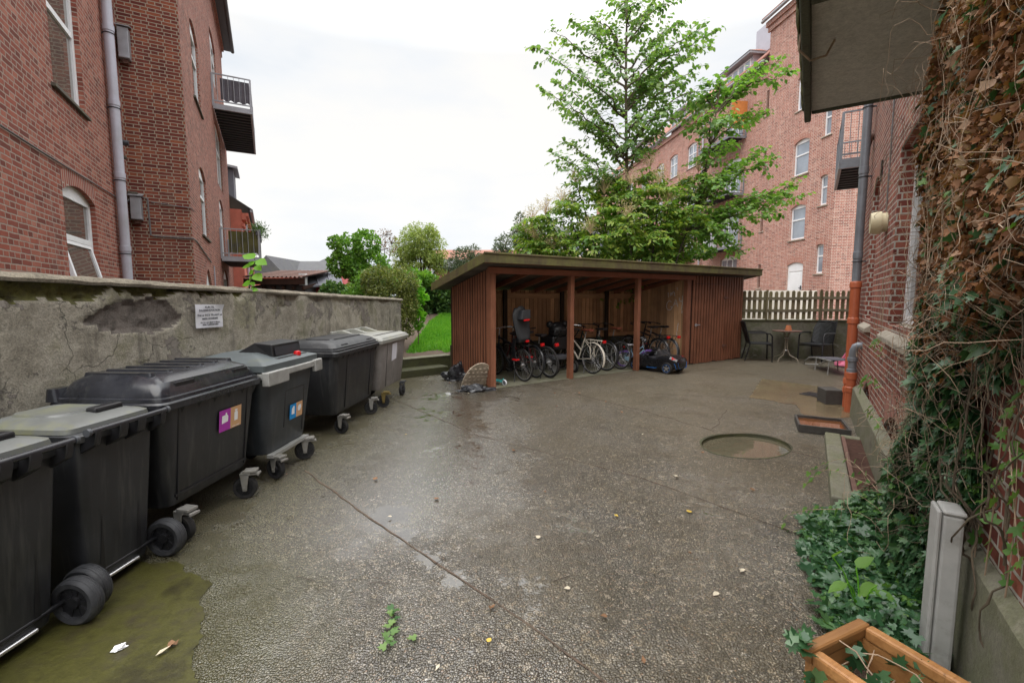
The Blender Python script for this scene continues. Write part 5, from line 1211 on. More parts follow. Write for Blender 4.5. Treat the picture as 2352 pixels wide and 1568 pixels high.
def std_lid(t_, w, d, zrim, h, m, wet=True, pockets=True, ribs=True):
    b = MB(); b.rl([(zrim - .055, w + .01, d + .01, .06), (zrim - .012, w + .02, d + .02, .06), (zrim, w + .0, d + .0, .06)], n=5); b.build('rim', m, t_, ang=40)
    b = MB(); b.rl([(zrim + .002, w - .005, d - .01, .07), (zrim + .022, w - .01, d - .015, .07), (zrim + .028, w - .05, d - .05, .07), (zrim + .045, w - .055, d - .055, .07), (zrim + h * .72, w - .13, d - .13, .09), (zrim + h, w - .24, d - .28, .12, 0, -.03)], n=6)
    l = b.build('lid', m, t_, ang=30)
    if ribs:
        r = MB(); n = 6
        for k in range(n):
            x = -w * .36 + w * .72 * k / (n - 1); r.rl([(zrim + h - .012, .055, d * .62, .02, x, -.02), (zrim + h + .012, .045, d * .6, .02, x, -.02)], n=3)
        r.build('lid_ribs', m, l, ang=40)
    if pockets:
        for x in (-w * .30, w * .26):
            p = MB(); p.box(x - .085, x + .085, d / 2 - .085, d / 2 - .045, zrim + .05, zrim + h * .64); p.build('grip_pocket_shade', M_black, l, smooth=False)  # raised black box, its colour standing in for the shade of a recess
    hg = MB(); hg.tube([(-w / 2 + .02, -d / 2 + .0, zrim + .045), (w / 2 - .02, -d / 2 + .0, zrim + .045)], .02, 12)
    for x in (-w / 2 + .06, -w * .12, w * .12, w / 2 - .06): hg.rl([(zrim + .0, .14, .10, .03, x, -d / 2 + .03), (zrim + .085, .12, .07, .03, x, -d / 2 + .02)], n=3)
    hg.build('hinge', m, t_, ang=40)
    return l
GRP = 'bins lined up along the grey wall'
def gussets(t_, w, f, zrim, m, xs):
    g = MB()
    for x in xs:
        z1 = zrim - .056; y0 = f(zrim - .06)
        g.add([(x - .05, y0 - .03, z1), (x + .05, y0 - .03, z1), (x, y0 + .028, z1), (x, y0 - .04, z1 - .13), (x, y0 + .0, z1 - .1)], [(0, 2, 3), (2, 1, 3), (0, 1, 2), (0, 3, 1)])
    g.build('rim_gussets', m, t_, smooth=False)
# third from the camera: wide charcoal container with plastics sticker
w, d = 1.06, .80
t_, bo, f, fx = container('waste_container', 'wide charcoal container with domed ribbed lid and a purple and tan plastics sticker', (-2.63, 3.45, 0), BRZ, w, d, .26, 1.02, M_bin, M_bin_wet, 'std', 1, bot=.80, group=GRP)
std_lid(t_, w, d, 1.02, .165, M_bin_wet); gussets(t_, w, f, 1.02, M_black, (-.46, -.3, -.14, .02, .18, .34))
for x in (-.36, .36): b = MB(); b.bar((x, f(.30) + .001, .30), (x * 1.02, f(.95) + .001, .95), .012, .012); b.build('body_seam', M_black, bo, smooth=False)
b = MB()
b.bar((-fx(.33) + .06, f(.33), .335), (fx(.33) - .06, f(.33), .335), .012, .02); b.build('base_ledge', M_black, bo, smooth=False)
for x, q in ((-.33, .3), (.36, -.15)): caster(t_, x, .33, .095, q)
for x in (-.34, .34): caster(t_, x, -.25, .095, .4, False)
zs = .66
sticker(t_, -.02, f(zs) + .016, zs, .26, .17, (M_stk_purple, M_stk_tan), (JUG, CARTON), (('PLAST',), ('MAD- & DRIKKE', 'KARTONER')), lean=-.015)
# fourth: slate container, grey comb rail, algae lid with a black hood
w, d = .92, .84
t_, bo, f, fx = container('waste_container', 'slate grey container with pale metal comb rail, algae stained lid and black paper slot hood', (-2.56, 4.46, 0), BRZ, w, d, .25, 1.02, M_bin_blue, M_lid_green, 'slot', 1, bot=.74, group=GRP)
b = MB(); b.box(-w / 2 - .02, w / 2 + .02, f(1.0) - .01, d / 2 + .03, .985, 1.045); b.box(-w / 2 - .03, -w / 2 + .12, d / 2 + .0, d / 2 + .045, .93, 1.055); b.box(w / 2 - .30, w / 2 + .03, d / 2 - .03, d / 2 + .04, .925, 1.05)
for sx in (-1, 1): b.box(sx * w / 2 - .02, sx * w / 2 + .02, -d / 2 + .05, d / 2 - .001, .98, 1.035)
b.build('lifting_rail', M_alu, t_, smooth=False, bevel=.01)
b = MB(); h0 = 1.05; b.rl([(h0, w + .05, d + .0, .03), (h0 + .055, w + .05, d + .0, .03), (h0 + .06, w + .03, d - .02, .03), (h0 + .135, w * .50, d * .40, .03, -.02, -.02)], n=3); ld = b.build('lid', M_lid_green, t_, ang=20)
b = MB(); b.add([(-.36, .30, h0 + .075), (.14, .30, h0 + .075), (.14, .28, h0 + .21), (-.36, .28, h0 + .21), (-.36, -.12, h0 + .10), (.14, -.12, h0 + .10), (.12, .10, h0 + .225), (-.34, .10, h0 + .225)], [(0, 1, 2, 3), (4, 5, 6, 7), (0, 3, 7, 4), (1, 2, 6, 5), (3, 2, 6, 7), (0, 1, 5, 4)]); hd = b.build('slot_hood', M_black, ld, smooth=False, bevel=.008)
b = MB(); b.add([(-.33, .304, h0 + .10), (.11, .304, h0 + .10), (.11, .290, h0 + .185), (-.33, .290, h0 + .185)], [(0, 1, 2, 3)]); b.build('slot', M_ink, hd, smooth=False, fix=False)
b = MB(); b.rl([(h0 + .07, .6, .5, .04, -.11, .11), (h0 + .085, .58, .48, .04, -.11, .11)], n=3); b.build('hood_flange', M_black, ld)
b = MB(); b.lathe([(.035, 0), (.037, .02), (.03, .04), (.018, .045)], 14, (-.20, .345, h0 + .072)); b.build('red_lock', M_redlens, ld)
b = MB(); b.rl([(h0 + .01, w * .7, .09, .03, 0, -d / 2 - .02), (h0 + .08, w * .66, .07, .03, 0, -d / 2 - .02)], n=3); b.build('hinge', M_bin_blue, t_)
b = MB(); x0, x1 = -.26, .10
for (xa, xb, za, zb) in ((x0, x1, .80, .815), (x0, x0 + .014, .33, .80), (x1 - .014, x1, .45, .80)):
    b.add([(xa, f(za) + .004, za), (xb, f(za) + .004, za), (xb, f(zb) + .004, zb), (xa, f(zb) + .004, zb), (xa, f(za) - .01, za), (xb, f(za) - .01, za), (xb, f(zb) - .01, zb), (xa, f(zb) - .01, zb)], [(0, 1, 2, 3), (4, 5, 6, 7), (0, 1, 5, 4), (1, 2, 6, 5), (2, 3, 7, 6), (3, 0, 4, 7)])
b.build('panel_edge', M_black, bo, smooth=False, bevel=.003)
b = MB(); b.bar((-.33, .33, .235), (.33, .33, .235), .06, .03); b.build('wheel_rail', M_alu, t_, smooth=False)
for x, q in ((-.27, .5), (.26, -.3)): caster(t_, x, .34, .098, q, bodyz=.235)
for x in (-.26, .26): caster(t_, x, -.25, .098, .2, False, bodyz=.235)
sticker(t_, .02, f(.50) + .014, .50, .24, .15, (M_stk_blue, M_stk_tan), (PAPER_I, BOX_I), (('PAPIR',), ('PAP',)), lean=-.012)
# fifth: wide charcoal container, flat lid
w, d = 1.42, .80
t_, bo, f, fx = container('waste_container', 'wide charcoal container with flat stepped lid, beside the pale grey one', (-2.45, 6.16, .0), BRZ + R(-1), w, d, .25, 1.05, M_bin, M_bin, 'std', 1, bot=.84, group=GRP)
std_lid(t_, w, d, 1.05, .12, M_bin, ribs=False); gussets(t_, w, f, 1.05, M_black, [-.62 + .155 * k for k in range(9)])
b = MB(); b.rl([(1.05 + .10, w * .66, d * .5, .05, -.05, .02), (1.05 + .135, w * .62, d * .46, .05, -.05, .02)], n=4); b.build('lid_panel', M_bin, t_)
for x in (-.44, .34): b = MB(); b.bar((x, f(.30) + .001, .30), (x * 1.02, f(.97) + .001, .97), .012, .012); b.build('body_seam', M_black, bo, smooth=False)
for x, q in ((-.47, .4), (.50, -.2)): caster(t_, x, .33, .095, q)
for x in (-.5, .5): caster(t_, x, -.25, .095, .3, False)
b = MB(); b.quad((.66, -.12, .86), (.662, .0, .86), (.676, .0, .95), (.674, -.12, .95)); b.build('small_label', M_paper, bo, smooth=False, fix=False)
# sixth: pale grey container
w, d = 1.28, .80
t_, bo, f, fx = container('waste_container', 'pale grey container with scooped lid and blank white sheet, last in the row', (-2.31, 7.52, 0), BRZ + R(-1.5), w, d, .27, 1.07, M_bin_grey, M_lid_pale, 'grey', 1, bot=.82, group=GRP)
b = MB(); b.rl([(1.01, w + .02, d + .02, .05), (1.06, w + .03, d + .03, .05), (1.075, w, d, .05)], n=4); b.build('rim', M_lid_pale, t_, ang=40)
b = MB(); b.rl([(1.077, w, d, .06), (1.10, w - .03, d - .03, .07), (1.125, w - .14, d - .16, .08)], n=5); ld = b.build('lid', M_lid_pale, t_, ang=30)
b = MB()
for x in (-.44, 0, .44): b.prism([(-.42, 1.09), (-.40, 1.20), (-.30, 1.205), (-.1, 1.14), (.26, 1.125), (.26, 1.10)], 'x', x - .03, x + .03)
b.box(-.62, .62, -.43, -.38, 1.09, 1.19); b.build('lid_ribs', M_lid_pale, ld, smooth=False, bevel=.015)
b = MB(); b.box(-.5, .5, .20, .26, 1.126, 1.13); b.build('lid_slot', M_stone, ld, smooth=False)
b = MB(); b.bar((.30, f(.3) + .001, .3), (.31, f(1.0) + .001, 1.0), .010, .010); b.build('body_seam', M_stone, bo, smooth=False)
b = MB(); z0, z1 = .68, .97; b.add([(.10, f(z0) + .008, z0), (-.13, f(z0) + .008, z0 + .02), (-.13, f(z1) + .008, z1), (.10, f(z1) + .008, z1 - .01)], [(0, 1, 2, 3)]); b.build('blank_sheet', M_paper, bo, smooth=False, fix=False)
caster(t_, -.44, .33, .095, 1.5, False, M_dkgrey); caster(t_, .46, .33, .095, .3, True, plain('yellow_bracket', (.16, .115, .03), .7)); caster(t_, -.44, -.25, .095, .3, False); caster(t_, .46, -.25, .095, .3, False)

# two-wheeled bins, handle side towards the yard
def wheelie(label, pos, rz):
    t_ = thing('wheeled_bin', label, 'wheeled bin', pos, rz, GRP); w, d = .50, .66
    b = MB(); b.rl([(.06, w * .80, d * .66, .04, 0, .02), (.10, w * .82, d * .70, .05, 0, .02), (.86, w * .97, d * .92, .05), (.955, w * .985, d * .95, .05)], n=5)
    bo = b.build('body', M_bin, t_, ang=50)
    f = lambda z: .02 + d / 2 * .70 + (d / 2 * .94 - d / 2 * .70 - .02) * (z - .10) / .82
    r = MB(); r.rl([(.93, w + .03, d + .02, .05), (.965, w + .04, d + .03, .05), (.972, w + .02, d + .01, .05)], n=4); r.build('rim', M_bin, t_, ang=40)
    l = MB(); l.rl([(.974, w + .03, d - .04, .05, 0, -.03), (1.0, w + .02, d - .05, .05, 0, -.03), (1.012, w - .02, d - .09, .06, 0, -.03), (1.035, w - .14, d - .30, .06, 0, -.05)], n=5); ld = l.build('lid', M_lid_grey, t_, ang=30)
    k = MB(); k.rl([(1.03, .30, .34, .08, 0, -.07), (1.046, .28, .32, .08, 0, -.07)], n=5); k.build('lid_panel', M_lid_grey, ld)
    k = MB(); k.box(-.18, .0, .10, .17, 1.015, 1.058); k.build('lid_stop', M_black, ld, smooth=False, bevel=.012)
    h = MB(); y = d / 2 + .055; h.tube([(-w / 2 - .005, y, .99), (w / 2 + .005, y, .99)], .0165, 14); hb = h.build('handle_bar', M_bin_wet, t_)
    for x in (-w / 2 - .008, w / 2 + .008): e = MB(); e.tube([(x - .009, y, .99), (x + .009, y, .99)], .021, 14); e.build('handle_cap', M_dkgrey, hb)
    g = MB()
    for x, ww in ((-w / 2 + .035, .035), (w / 2 - .035, .035), (-.06, .055), (.06, .055)):
        g = MB(); g.prism([(d / 2 - .02, .965), (y + .015, 1.0), (y + .02, .97), (y + .005, .91), (d / 2 - .03, .86)], 'x', x - ww / 2, x + ww / 2); g.build('handle_bracket', M_black, t_, bevel=.006)
    for x in (-.12, .12):
        s = MB(); v = [(x - .018, f(.10) + .002, .10), (x + .018, f(.10) + .002, .10), (x, f(.48) + .002, .48)]; s.add(v, [(0, 1, 2)]); s.build('wheel_arch_groove', M_black, bo, smooth=False, fix=False)
    a = MB(); a.cyl((-w / 2 - .01, d / 2 - .085, .125), (w / 2 + .01, d / 2 - .085, .125), .014, 12); a.build('axle', M_black, t_)
    a = MB(); a.cyl((-.11, f(.13) + .0, .075), (.11, f(.13) + .0, .075), .011, 12); a.build('axle_bar', M_chrome, t_)
    for sx in (-1, 1):
        q = MB(); x = sx * (w / 2 + .015); q.lathe([(.084, -.034), (.110, -.038), (.120, -.030), (.124, -.010), (.124, .010), (.120, .030), (.110, .038), (.084, .034)], 40, (x, d / 2 - .02, .126), 'x', True)
        for gr in (-.018, -.006, .006, .018): q.ring((x + gr, d / 2 - .02, .126), (1, 0, 0), .1236, .0016, 40, 4)
        wh = q.build('wheel', M_tyre_grey, t_, ang=40)
        q = MB(); q.lathe([(.0, -.03), (.03, -.032), (.034, -.014), (.084, -.014), (.084, .014), (.034, .014), (.03, .032), (.0, .03)], 24, (x, d / 2 - .02, .126), 'x')
        for k in range(10): aa = k * PI / 5; q.bar((x + .017, d / 2 - .02 + .03 * math.cos(aa), .126 + .03 * math.sin(aa)), (x + .017, d / 2 - .02 + .083 * math.cos(aa), .126 + .083 * math.sin(aa)), .006, .01); q.bar((x - .017, d / 2 - .02 + .03 * math.cos(aa), .126 + .03 * math.sin(aa)), (x - .017, d / 2 - .02 + .083 * math.cos(aa), .126 + .083 * math.sin(aa)), .006, .01)
        q.build('hub', M_black, wh)
    return t_
wheelie('charcoal two-wheeled bin with grey lid, between the plastics container and the nearest bin', (-2.62, 2.64, 0), BRZ + R(0))
wheelie('charcoal two-wheeled bin nearest the camera, cut off by the left picture edge', (-2.60, 2.0, 0), BRZ + R(1))
# ================================================================ BICYCLES (rear tyre contact at the origin, x forward, z up)
NRZ = math.atan2(SN.y, SN.x)
def wheel(par, x, R_, tyre, rimm, fat=.017, hubm=None, disc=False, spokes=28):
    b = MB(); b.ring((x, 0, R_), (0, 1, 0), R_ - fat, fat, 44, 8); t_ = b.build('wheel', tyre, par)
    b = MB(); b.ring((x, 0, R_), (0, 1, 0), R_ - 2 * fat - .006, .010, 44, 6); b.build('rim', rimm, t_)
    b = MB(); b.cyl((x, -.045, R_), (x, .045, R_), .022, 12); b.cyl((x, -.06, R_), (x, .06, R_), .008, 8)
    if disc: b.lathe([(.03, -.03), (.08, -.03), (.08, -.027), (.03, -.027)], 20, (x, 0, R_), 'y')
    b.build('hub', hubm or M_chrome, t_)
    b = MB()
    for k in range(spokes):
        a = 2 * PI * k / spokes; a2 = a + (.5 if k % 2 else -.5); s = .025 if k % 4 < 2 else -.025
        b.tube([(x + .02 * math.cos(a2), s, R_ + .02 * math.sin(a2)), (x + (R_ - 2 * fat - .008) * math.cos(a), 0, R_ + (R_ - 2 * fat - .008) * math.sin(a))], .0016, 4, cap=False)
    b.build('spokes', M_spoke, t_)
    return t_
def bicycle(label, pos, rz, paint, style='step', R_=.345, wb=1.06, tyre=None, guardm=None, rearl=True, rack=True, saddle=None, basket=None, fat=.018, lean=0.0, barc=None, sh=.96, bh=1.06, sc_=1.0, rimm=None, disc=False, group='bicycles parked in the shed', steer=0.0):
    t_ = thing('bicycle', label, 'bicycle', pos, rz, group, rx=lean); t_.scale = (sc_,) * 3
    tyre = tyre or M_rubber; rimm = rimm or M_spoke
    wheel(t_, 0, R_, tyre, rimm, fat, disc=disc); wheel(t_, wb, R_, tyre, rimm, fat, disc=disc)
    bb = Vector((.44, 0, .29)); st = Vector((.27, 0, sh - .17)); ht = Vector((wb - .26, 0, .90)); hb = Vector((wb - .21, 0, .70)); rh = Vector((0, 0, R_)); fh = Vector((wb, 0, R_))
    b = MB(); b.tube([bb, st], .0165, 10)
    b.tube([ht, hb], .02, 10)
    if style == 'step':
        b.tube([hb + Vector((-.01, 0, .02)), (wb - .38, 0, .50), (.55, 0, .33), bb], .021, 10); b.tube([ht - Vector((.0, 0, .05)), (wb - .42, 0, .64), (.60, 0, .47), (.36, 0, .46)], .015, 8)
    elif style == 'straight_step':
        b.tube([hb, bb], .022, 10); b.tube([ht - Vector((-.01, 0, .05)), (.36, 0, .50)], .02, 10)
    else:
        b.tube([hb, bb], .022, 10); b.tube([ht - Vector((-.01, 0, .04)), st - Vector((-.02, 0, .05))], .02, 10)
    for s in (-.055, .055):
        b.tube([(bb.x, s * .6, bb.z), (0, s, R_)], .010, 6); b.tube([(st.x - .01, s * .4, st.z - .05), (.05, s, R_ + .25), (0, s, R_)], .009, 6)
    b.build('frame', paint, t_)
    b = MB(); b.tube([hb, hb + (fh - ht) * .12], .018, 8)
    for s in (-.05, .05): b.tube([hb + Vector((.02, s, -.04)), hb + Vector((.06, s, -.16)), (wb - .01, s, R_)], .011, 6)
    b.build('fork', paint, t_)
    b = MB(); b.tube([st, (st.x - .03, 0, sh - .03)], .0135, 8); b.build('seat_post', M_chrome, t_)
    b = MB(); sx = st.x - .05
    b.loft([[(sx - .15, .085 * math.cos(a), sh + .02 + .03 * math.sin(a)) for a in np.linspace(0, 2 * PI, 10, False)], [(sx - .06, .10 * math.cos(a), sh + .012 + .032 * math.sin(a)) for a in np.linspace(0, 2 * PI, 10, False)], [(sx + .04, .05 * math.cos(a), sh + .012 + .028 * math.sin(a)) for a in np.linspace(0, 2 * PI, 10, False)], [(sx + .15, .02 * math.cos(a), sh + .01 + .018 * math.sin(a)) for a in np.linspace(0, 2 * PI, 10, False)]])
    b.build('saddle', saddle or M_black, t_, ang=60)
    b = MB(); sw_ = .29; top = Vector((ht.x - .03, 0, bh - .02)); b.tube([ht, top], .014, 8)
    cs, sn = math.cos(steer), math.sin(steer)
    def hbp(x, y, z): return (top.x + x * cs - y * sn, x * sn + y * cs, z)
    if style == 'mtb': pts = [(-.02, -sw_ - .03, bh), (0, -.1, bh), (0, .1, bh), (-.02, sw_ + .03, bh)]
    else: pts = [(-.22, -sw_, bh - .03), (-.08, -sw_ + .0, bh + .0), (.04, -.16, bh + .01), (.03, -.05, bh - .0), (.03, .05, bh - .0), (.04, .16, bh + .01), (-.08, sw_ - .0, bh + .0), (-.22, sw_, bh - .03)]
    P = [hbp(*p) for p in pts]; b.tube(P, .0115, 8); hb_ = b.build('handlebar', barc or M_chrome, t_)
    b = MB()
    for p, q in ((P[0], P[1]), (P[-1], P[-2])):
        p, q = Vector(p), Vector(q); b.tube([p, p + (q - p).normalized() * .11], .017, 8)
    b.build('grip', M_black, hb_)
    b = MB(); b.lathe([(.0, -.03), (.085, -.03), (.09, -.024), (.0, -.024)], 22, (bb.x, 0, bb.z), 'y')
    for s, a in ((-1, .6), (1, .6 + PI)):
        e = bb + Vector((.165 * math.cos(a), s * .07, .165 * math.sin(a))); b.bar((bb.x, s * .055, bb.z), e, .02, .012, (0, 1, 0)); b.box(e.x - .045, e.x + .045, min(e.y, e.y + s * .09), max(e.y, e.y + s * .09), e.z - .01, e.z + .012)
    b.build('crank', M_blackm, t_, smooth=False)
    b = MB(); b.prism([(-.02, R_ - .035), (.2, R_ - .045), (bb.x + .07, bb.z - .075), (bb.x + .09, bb.z), (bb.x + .06, bb.z + .075), (.15, R_ + .045), (-.02, R_ + .03)], 'y', -.052, -.036); b.build('chain_guard', M_black, t_, smooth=False)
    if guardm:
        def guard(x, a0, a1, nm):
            g = MB(); n = 22; secs = []
            for i in range(n + 1):
                a = R(a0 + (a1 - a0) * i / n); rr = R_ + .018
                row = [(-.029, -.010), (-.018, .004), (0, .010), (.018, .004), (.029, -.010)]
                secs.append([(x + (rr + h) * math.cos(a), y, R_ + (rr + h) * math.sin(a)) for y, h in row])
            k = 5; vs = [p for s in secs for p in s]; g.add(vs, [(i * k + j, i * k + j + 1, (i + 1) * k + j + 1, (i + 1) * k + j) for i in range(n) for j in range(k - 1)])
            g.build(nm, guardm, t_, fix=False)
        guard(0, 40, 205, 'rear_mudguard'); guard(wb, 35, 185, 'front_mudguard')
        for s in (-.06, .06):
            b = MB(); b.tube([(0, s, R_), (-.30, s * .5, R_ + .16)], .004, 5); b.build('guard_stay', M_chrome, t_)
            b = MB(); b.tube([(wb, s, R_), (wb - .33, s * .5, R_ - .08)], .004, 5); b.build('guard_stay', M_chrome, t_)
    if rack:
        b = MB(); z = 2 * R_ + .075
        for s in (-.065, .065):
            b.tube([(.20, s, z), (-.26, s, z), (-.30, s * .6, z)], .0065, 6); b.tube([(-.20, s, z), (0, s, R_ + .01)], .0065, 6); b.tube([(.02, s, z), (0, s, R_ + .01)], .006, 6)
        for x in (-.24, -.1, .05): b.tube([(x, -.065, z), (x, .065, z)], .006, 6)
        b.build('rear_rack', guardm if guardm is M_bikecream else M_blackm, t_)
    if rearl:
        b = MB(); z = 2 * R_ + .02; b.box(-.345, -.30, -.045, .045, z, z + .065); b.build('rear_light', M_redlens, t_, smooth=False, bevel=.01)
    b = MB(); b.tube([(.18, .06, R_ - .04), (.05, .20, .015)], .009, 6); b.build('kickstand', M_blackm, t_)
    if basket:
        b = MB(); cx = wb - .02 + .10; zz = .74; n = 8
        for z, k in ((zz, .82), (zz + .13, .92), (zz + .26, 1.0)):
            b.tube([(cx - .15 * k, -.19 * k, z), (cx + .15 * k, -.19 * k, z), (cx + .15 * k, .19 * k, z), (cx - .15 * k, .19 * k, z)], .004 if z < zz + .2 else .007, 5, closed=True)
        for i in range(n + 1):
            u = -1 + 2 * i / n
            for sx in (-1, 1): b.tube([(cx + sx * .15 * .82, .19 * .82 * u, zz), (cx + sx * .15, .19 * u, zz + .26)], .003, 4, cap=False)
            for sy in (-1, 1): b.tube([(cx + .15 * .82 * u, sy * .19 * .82, zz), (cx + .15 * u, sy * .19, zz + .26)], .003, 4, cap=False)
            b.tube([(cx - .15 * .82, .19 * .82 * u, zz), (cx + .15 * .82, .19 * .82 * u, zz)], .003, 4, cap=False)
        b.build('basket', basket, t_)
    return t_
FZ = .006
def gp3(x, y): p = gnd(x, y); return (p.x, p.y, FZ)
b1 = bicycle('black bicycle carrying a grey child seat, nearest the left shed post', (.24, 9.22, FZ), NRZ + R(2), M_bikeblack, 'diamond', guardm=None, rearl=False, lean=R(-5))
cs = MB()       # child seat: back shell, seat, leg shields
def shell(b, rows):
    k = len(rows[0]); vs = [p for r in rows for p in r]; b.add(vs, [(i * k + j, i * k + j + 1, (i + 1) * k + j + 1, (i + 1) * k + j) for i in range(len(rows) - 1) for j in range(k - 1)])
rows = []
for i in range(13):
    u = i / 12; w = .145 + .05 * math.sin(u * PI * .8) - (.06 * max(0, u - .8) / .2); x = -.02 - .16 * u; z = .86 + .66 * u
    rows.append([(x + .14 * math.cos(a) * (1 - .25 * u) - .10, w * math.sin(a), z + (.03 if abs(a) < .5 and u > .95 else 0)) for a in np.linspace(-1.75, 1.75, 11)])
for r in rows: r[:] = [(-.04 - (p[0] + .04) * .6 - .12, p[1], p[2]) for p in r]
shell(cs, rows); o = cs.build('child_seat', plain('seat_shell', (.02, .021, .023), .6, var=.25, scale=18), b1); so = o.modifiers.new('s', 'SOLIDIFY'); so.thickness = .018
b = MB(); b.rl([(.84, .30, .30, .08, -.02, 0), (.90, .32, .32, .08, -.02, 0)]); b.build('seat_base', M_black, o)
b = MB(); b.rl([(1.30, .17, .25, .05, -.16, 0), (1.47, .15, .21, .05, -.215, 0)]); b.build('head_pad', M_dkgrey, o)
b = MB(); b.box(-.265, -.235, -.07, .07, 1.255, 1.29); b.box(-.235, -.21, -.04, .04, .83, .87); b.build('red_trim', M_redlens, o, smooth=False, bevel=.01)
for s in (-1, 1):
    b = MB(); b.loft([[(x + dx, s * (.17 + dy), z) for dx, dy in ((-.05, -.012), (.05, -.012), (.05, .012), (-.05, .012))] for x, z in ((-.02, .88), (.04, .72), (.02, .56), (-.02, .50))]); lg = b.build('leg_shield', M_black, o)
    b = MB(); b.box(-.09, .06, s * .17 - .05, s * .17 + .05, .47, .50); b.build('footrest', M_redlens, lg, smooth=False, bevel=.01)
bicycle('dark red and black bicycle squeezed between the child seat bike and the mountain bike', (.50, 9.66, FZ), NRZ + R(0), M_bikered, 'diamond', guardm=M_bikeblack, rearl=True, rack=False, lean=R(-4))
bicycle('black mountain bike with fat knobbly tyres, third from the left shed post', (.80, 9.64, FZ), NRZ + R(3), M_bikeblack, 'mtb', fat=.027, rack=False, rearl=True, disc=True, lean=R(-6), barc=M_blackm, sh=.90, bh=1.0)
bicycle('cream white ladies bicycle with white wire basket and brown saddle behind the middle post', (1.80, 10.17, FZ), NRZ + R(4), M_bikecream, 'straight_step', guardm=M_bikecream, rearl=True, saddle=M_brownl, basket=M_white_pl, lean=R(3), rimm=M_chrome)
bicycle('black step-through bicycle with brown saddle, between the middle and right posts', gp3(1423, 848), NRZ + R(0), M_bikeblack, 'step', guardm=None, rearl=False, rack=True, saddle=M_brownl, lean=R(2), barc=M_blackm)
bicycle('dark green bicycle with a black front basket behind the cream one', (2.20, 10.62, FZ), NRZ + R(4), plain('dark_green_paint', (.012, .03, .022), .35), 'step', guardm=M_bikeblack, rearl=False, rack=False, basket=M_blackm, barc=M_blackm, lean=R(3))
p = gnd(1513, 840); bicycle('black city bicycle with a red rear lamp behind the toy car', (p.x, p.y, FZ), NRZ + R(-4), M_bikeblack, 'diamond', guardm=M_bikeblack, lean=R(-3), barc=M_blackm)
p = gnd(1531, 839); bicycle('black bicycle with a rear carrier, rightmost in the shed against the board wall', (p.x, p.y, FZ), NRZ + R(-2), M_bikeblack, 'diamond', guardm=M_bikeblack, lean=R(3), barc=M_blackm)
kb = bicycle("child's white and purple bicycle with blue grips behind the right post", gp3(1432, 842), R(12), M_ltblue, 'straight_step', R_=.34, wb=1.05, tyre=M_purple, guardm=M_purple, rearl=False, rack=False, saddle=M_white_pl, fat=.035, sc_=.60, barc=M_white_pl, sh=.92, bh=1.16, lean=R(8))
b = MB(); b.prism([(.0, .30), (.38, .16), (.62, .22), (.60, .42), (.2, .46), (-.06, .42)], 'y', -.09, -.06); b.build('chain_case', M_ltblue, kb, smooth=False, bevel=.02)
bicycle("child's red bicycle standing deepest in the shed behind the white and purple one", (3.05, 11.75, FZ), R(20), M_bikered, 'diamond', sc_=.62, rack=False, rearl=True, saddle=M_black, lean=R(6))

# stroller with a dark hood
p = gnd(1268, 853); ps = thing('pram', 'black pushchair with rounded ear-shaped hood between the mountain bike and the cream bike', 'pram', (p.x + .05, p.y + .05, FZ), R(-60))
b = MB()
for x in (-.42, .42): b.cyl((x, -.27, .14), (x, .27, .14), .010, 8)
for s in (-.24, .24): b.tube([(-.42, s, .14), (.0, s, .42), (.36, s, .72), (.62, s, 1.0)], .013, 8); b.tube([(.42, s, .14), (.05, s, .45), (-.18, s, .62)], .013, 8)
b.tube([(.62, -.24, 1.0), (.66, 0, 1.03), (.62, .24, 1.0)], .014, 8); b.build('frame', M_blackm, ps)
for x, s in ((-.42, -.27), (-.42, .27), (.42, -.27), (.42, .27)):
    b = MB(); b.lathe([(.085, -.02), (.13, -.024), (.14, 0), (.13, .024), (.085, .02)], 26, (x, s, .14), 'y', True); w_ = b.build('wheel', M_rubber, ps); b = MB(); b.lathe([(0, -.018), (.085, -.018), (.085, .018), (0, .018)], 18, (x, s, .14), 'y'); b.build('rim', M_spoke, w_)
b = MB(); b.loft([[(x, y * k, z + dz) for x, y, dz in ((-.30, -.21, 0), (.25, -.21, .0), (.25, .21, .0), (-.30, .21, 0))] for z, k in ((.52, .85), (.60, 1), (.80, 1.05), (.84, 1.02))]); b.loft([[(x, y, .84 + h) for x, y in ((.02, -.20), (.28 + .1 * h, -.20), (.28 + .1 * h, .20), (.02, .20))] for h in (0, .16)]); b.build('seat', M_black, ps, bevel=.04)
b = MB(); b.sphere((.14, 0, .97), (.20, .22, .17), 16, 10); b.sphere((.12, -.21, 1.10), (.08, .09, .085), 12, 8); b.sphere((.12, .21, 1.10), (.08, .09, .085), 12, 8); b.sphere((.13, 0, 1.08), (.12, .2, .08), 14, 8); b.build('hood', M_black, ps)
b = MB(); b.rl([(.30, .5, .36, .05, .0, 0), (.36, .56, .40, .05, 0, 0), (.40, .57, .41, .05, 0, 0)]); b.build('basket', M_felt, ps)

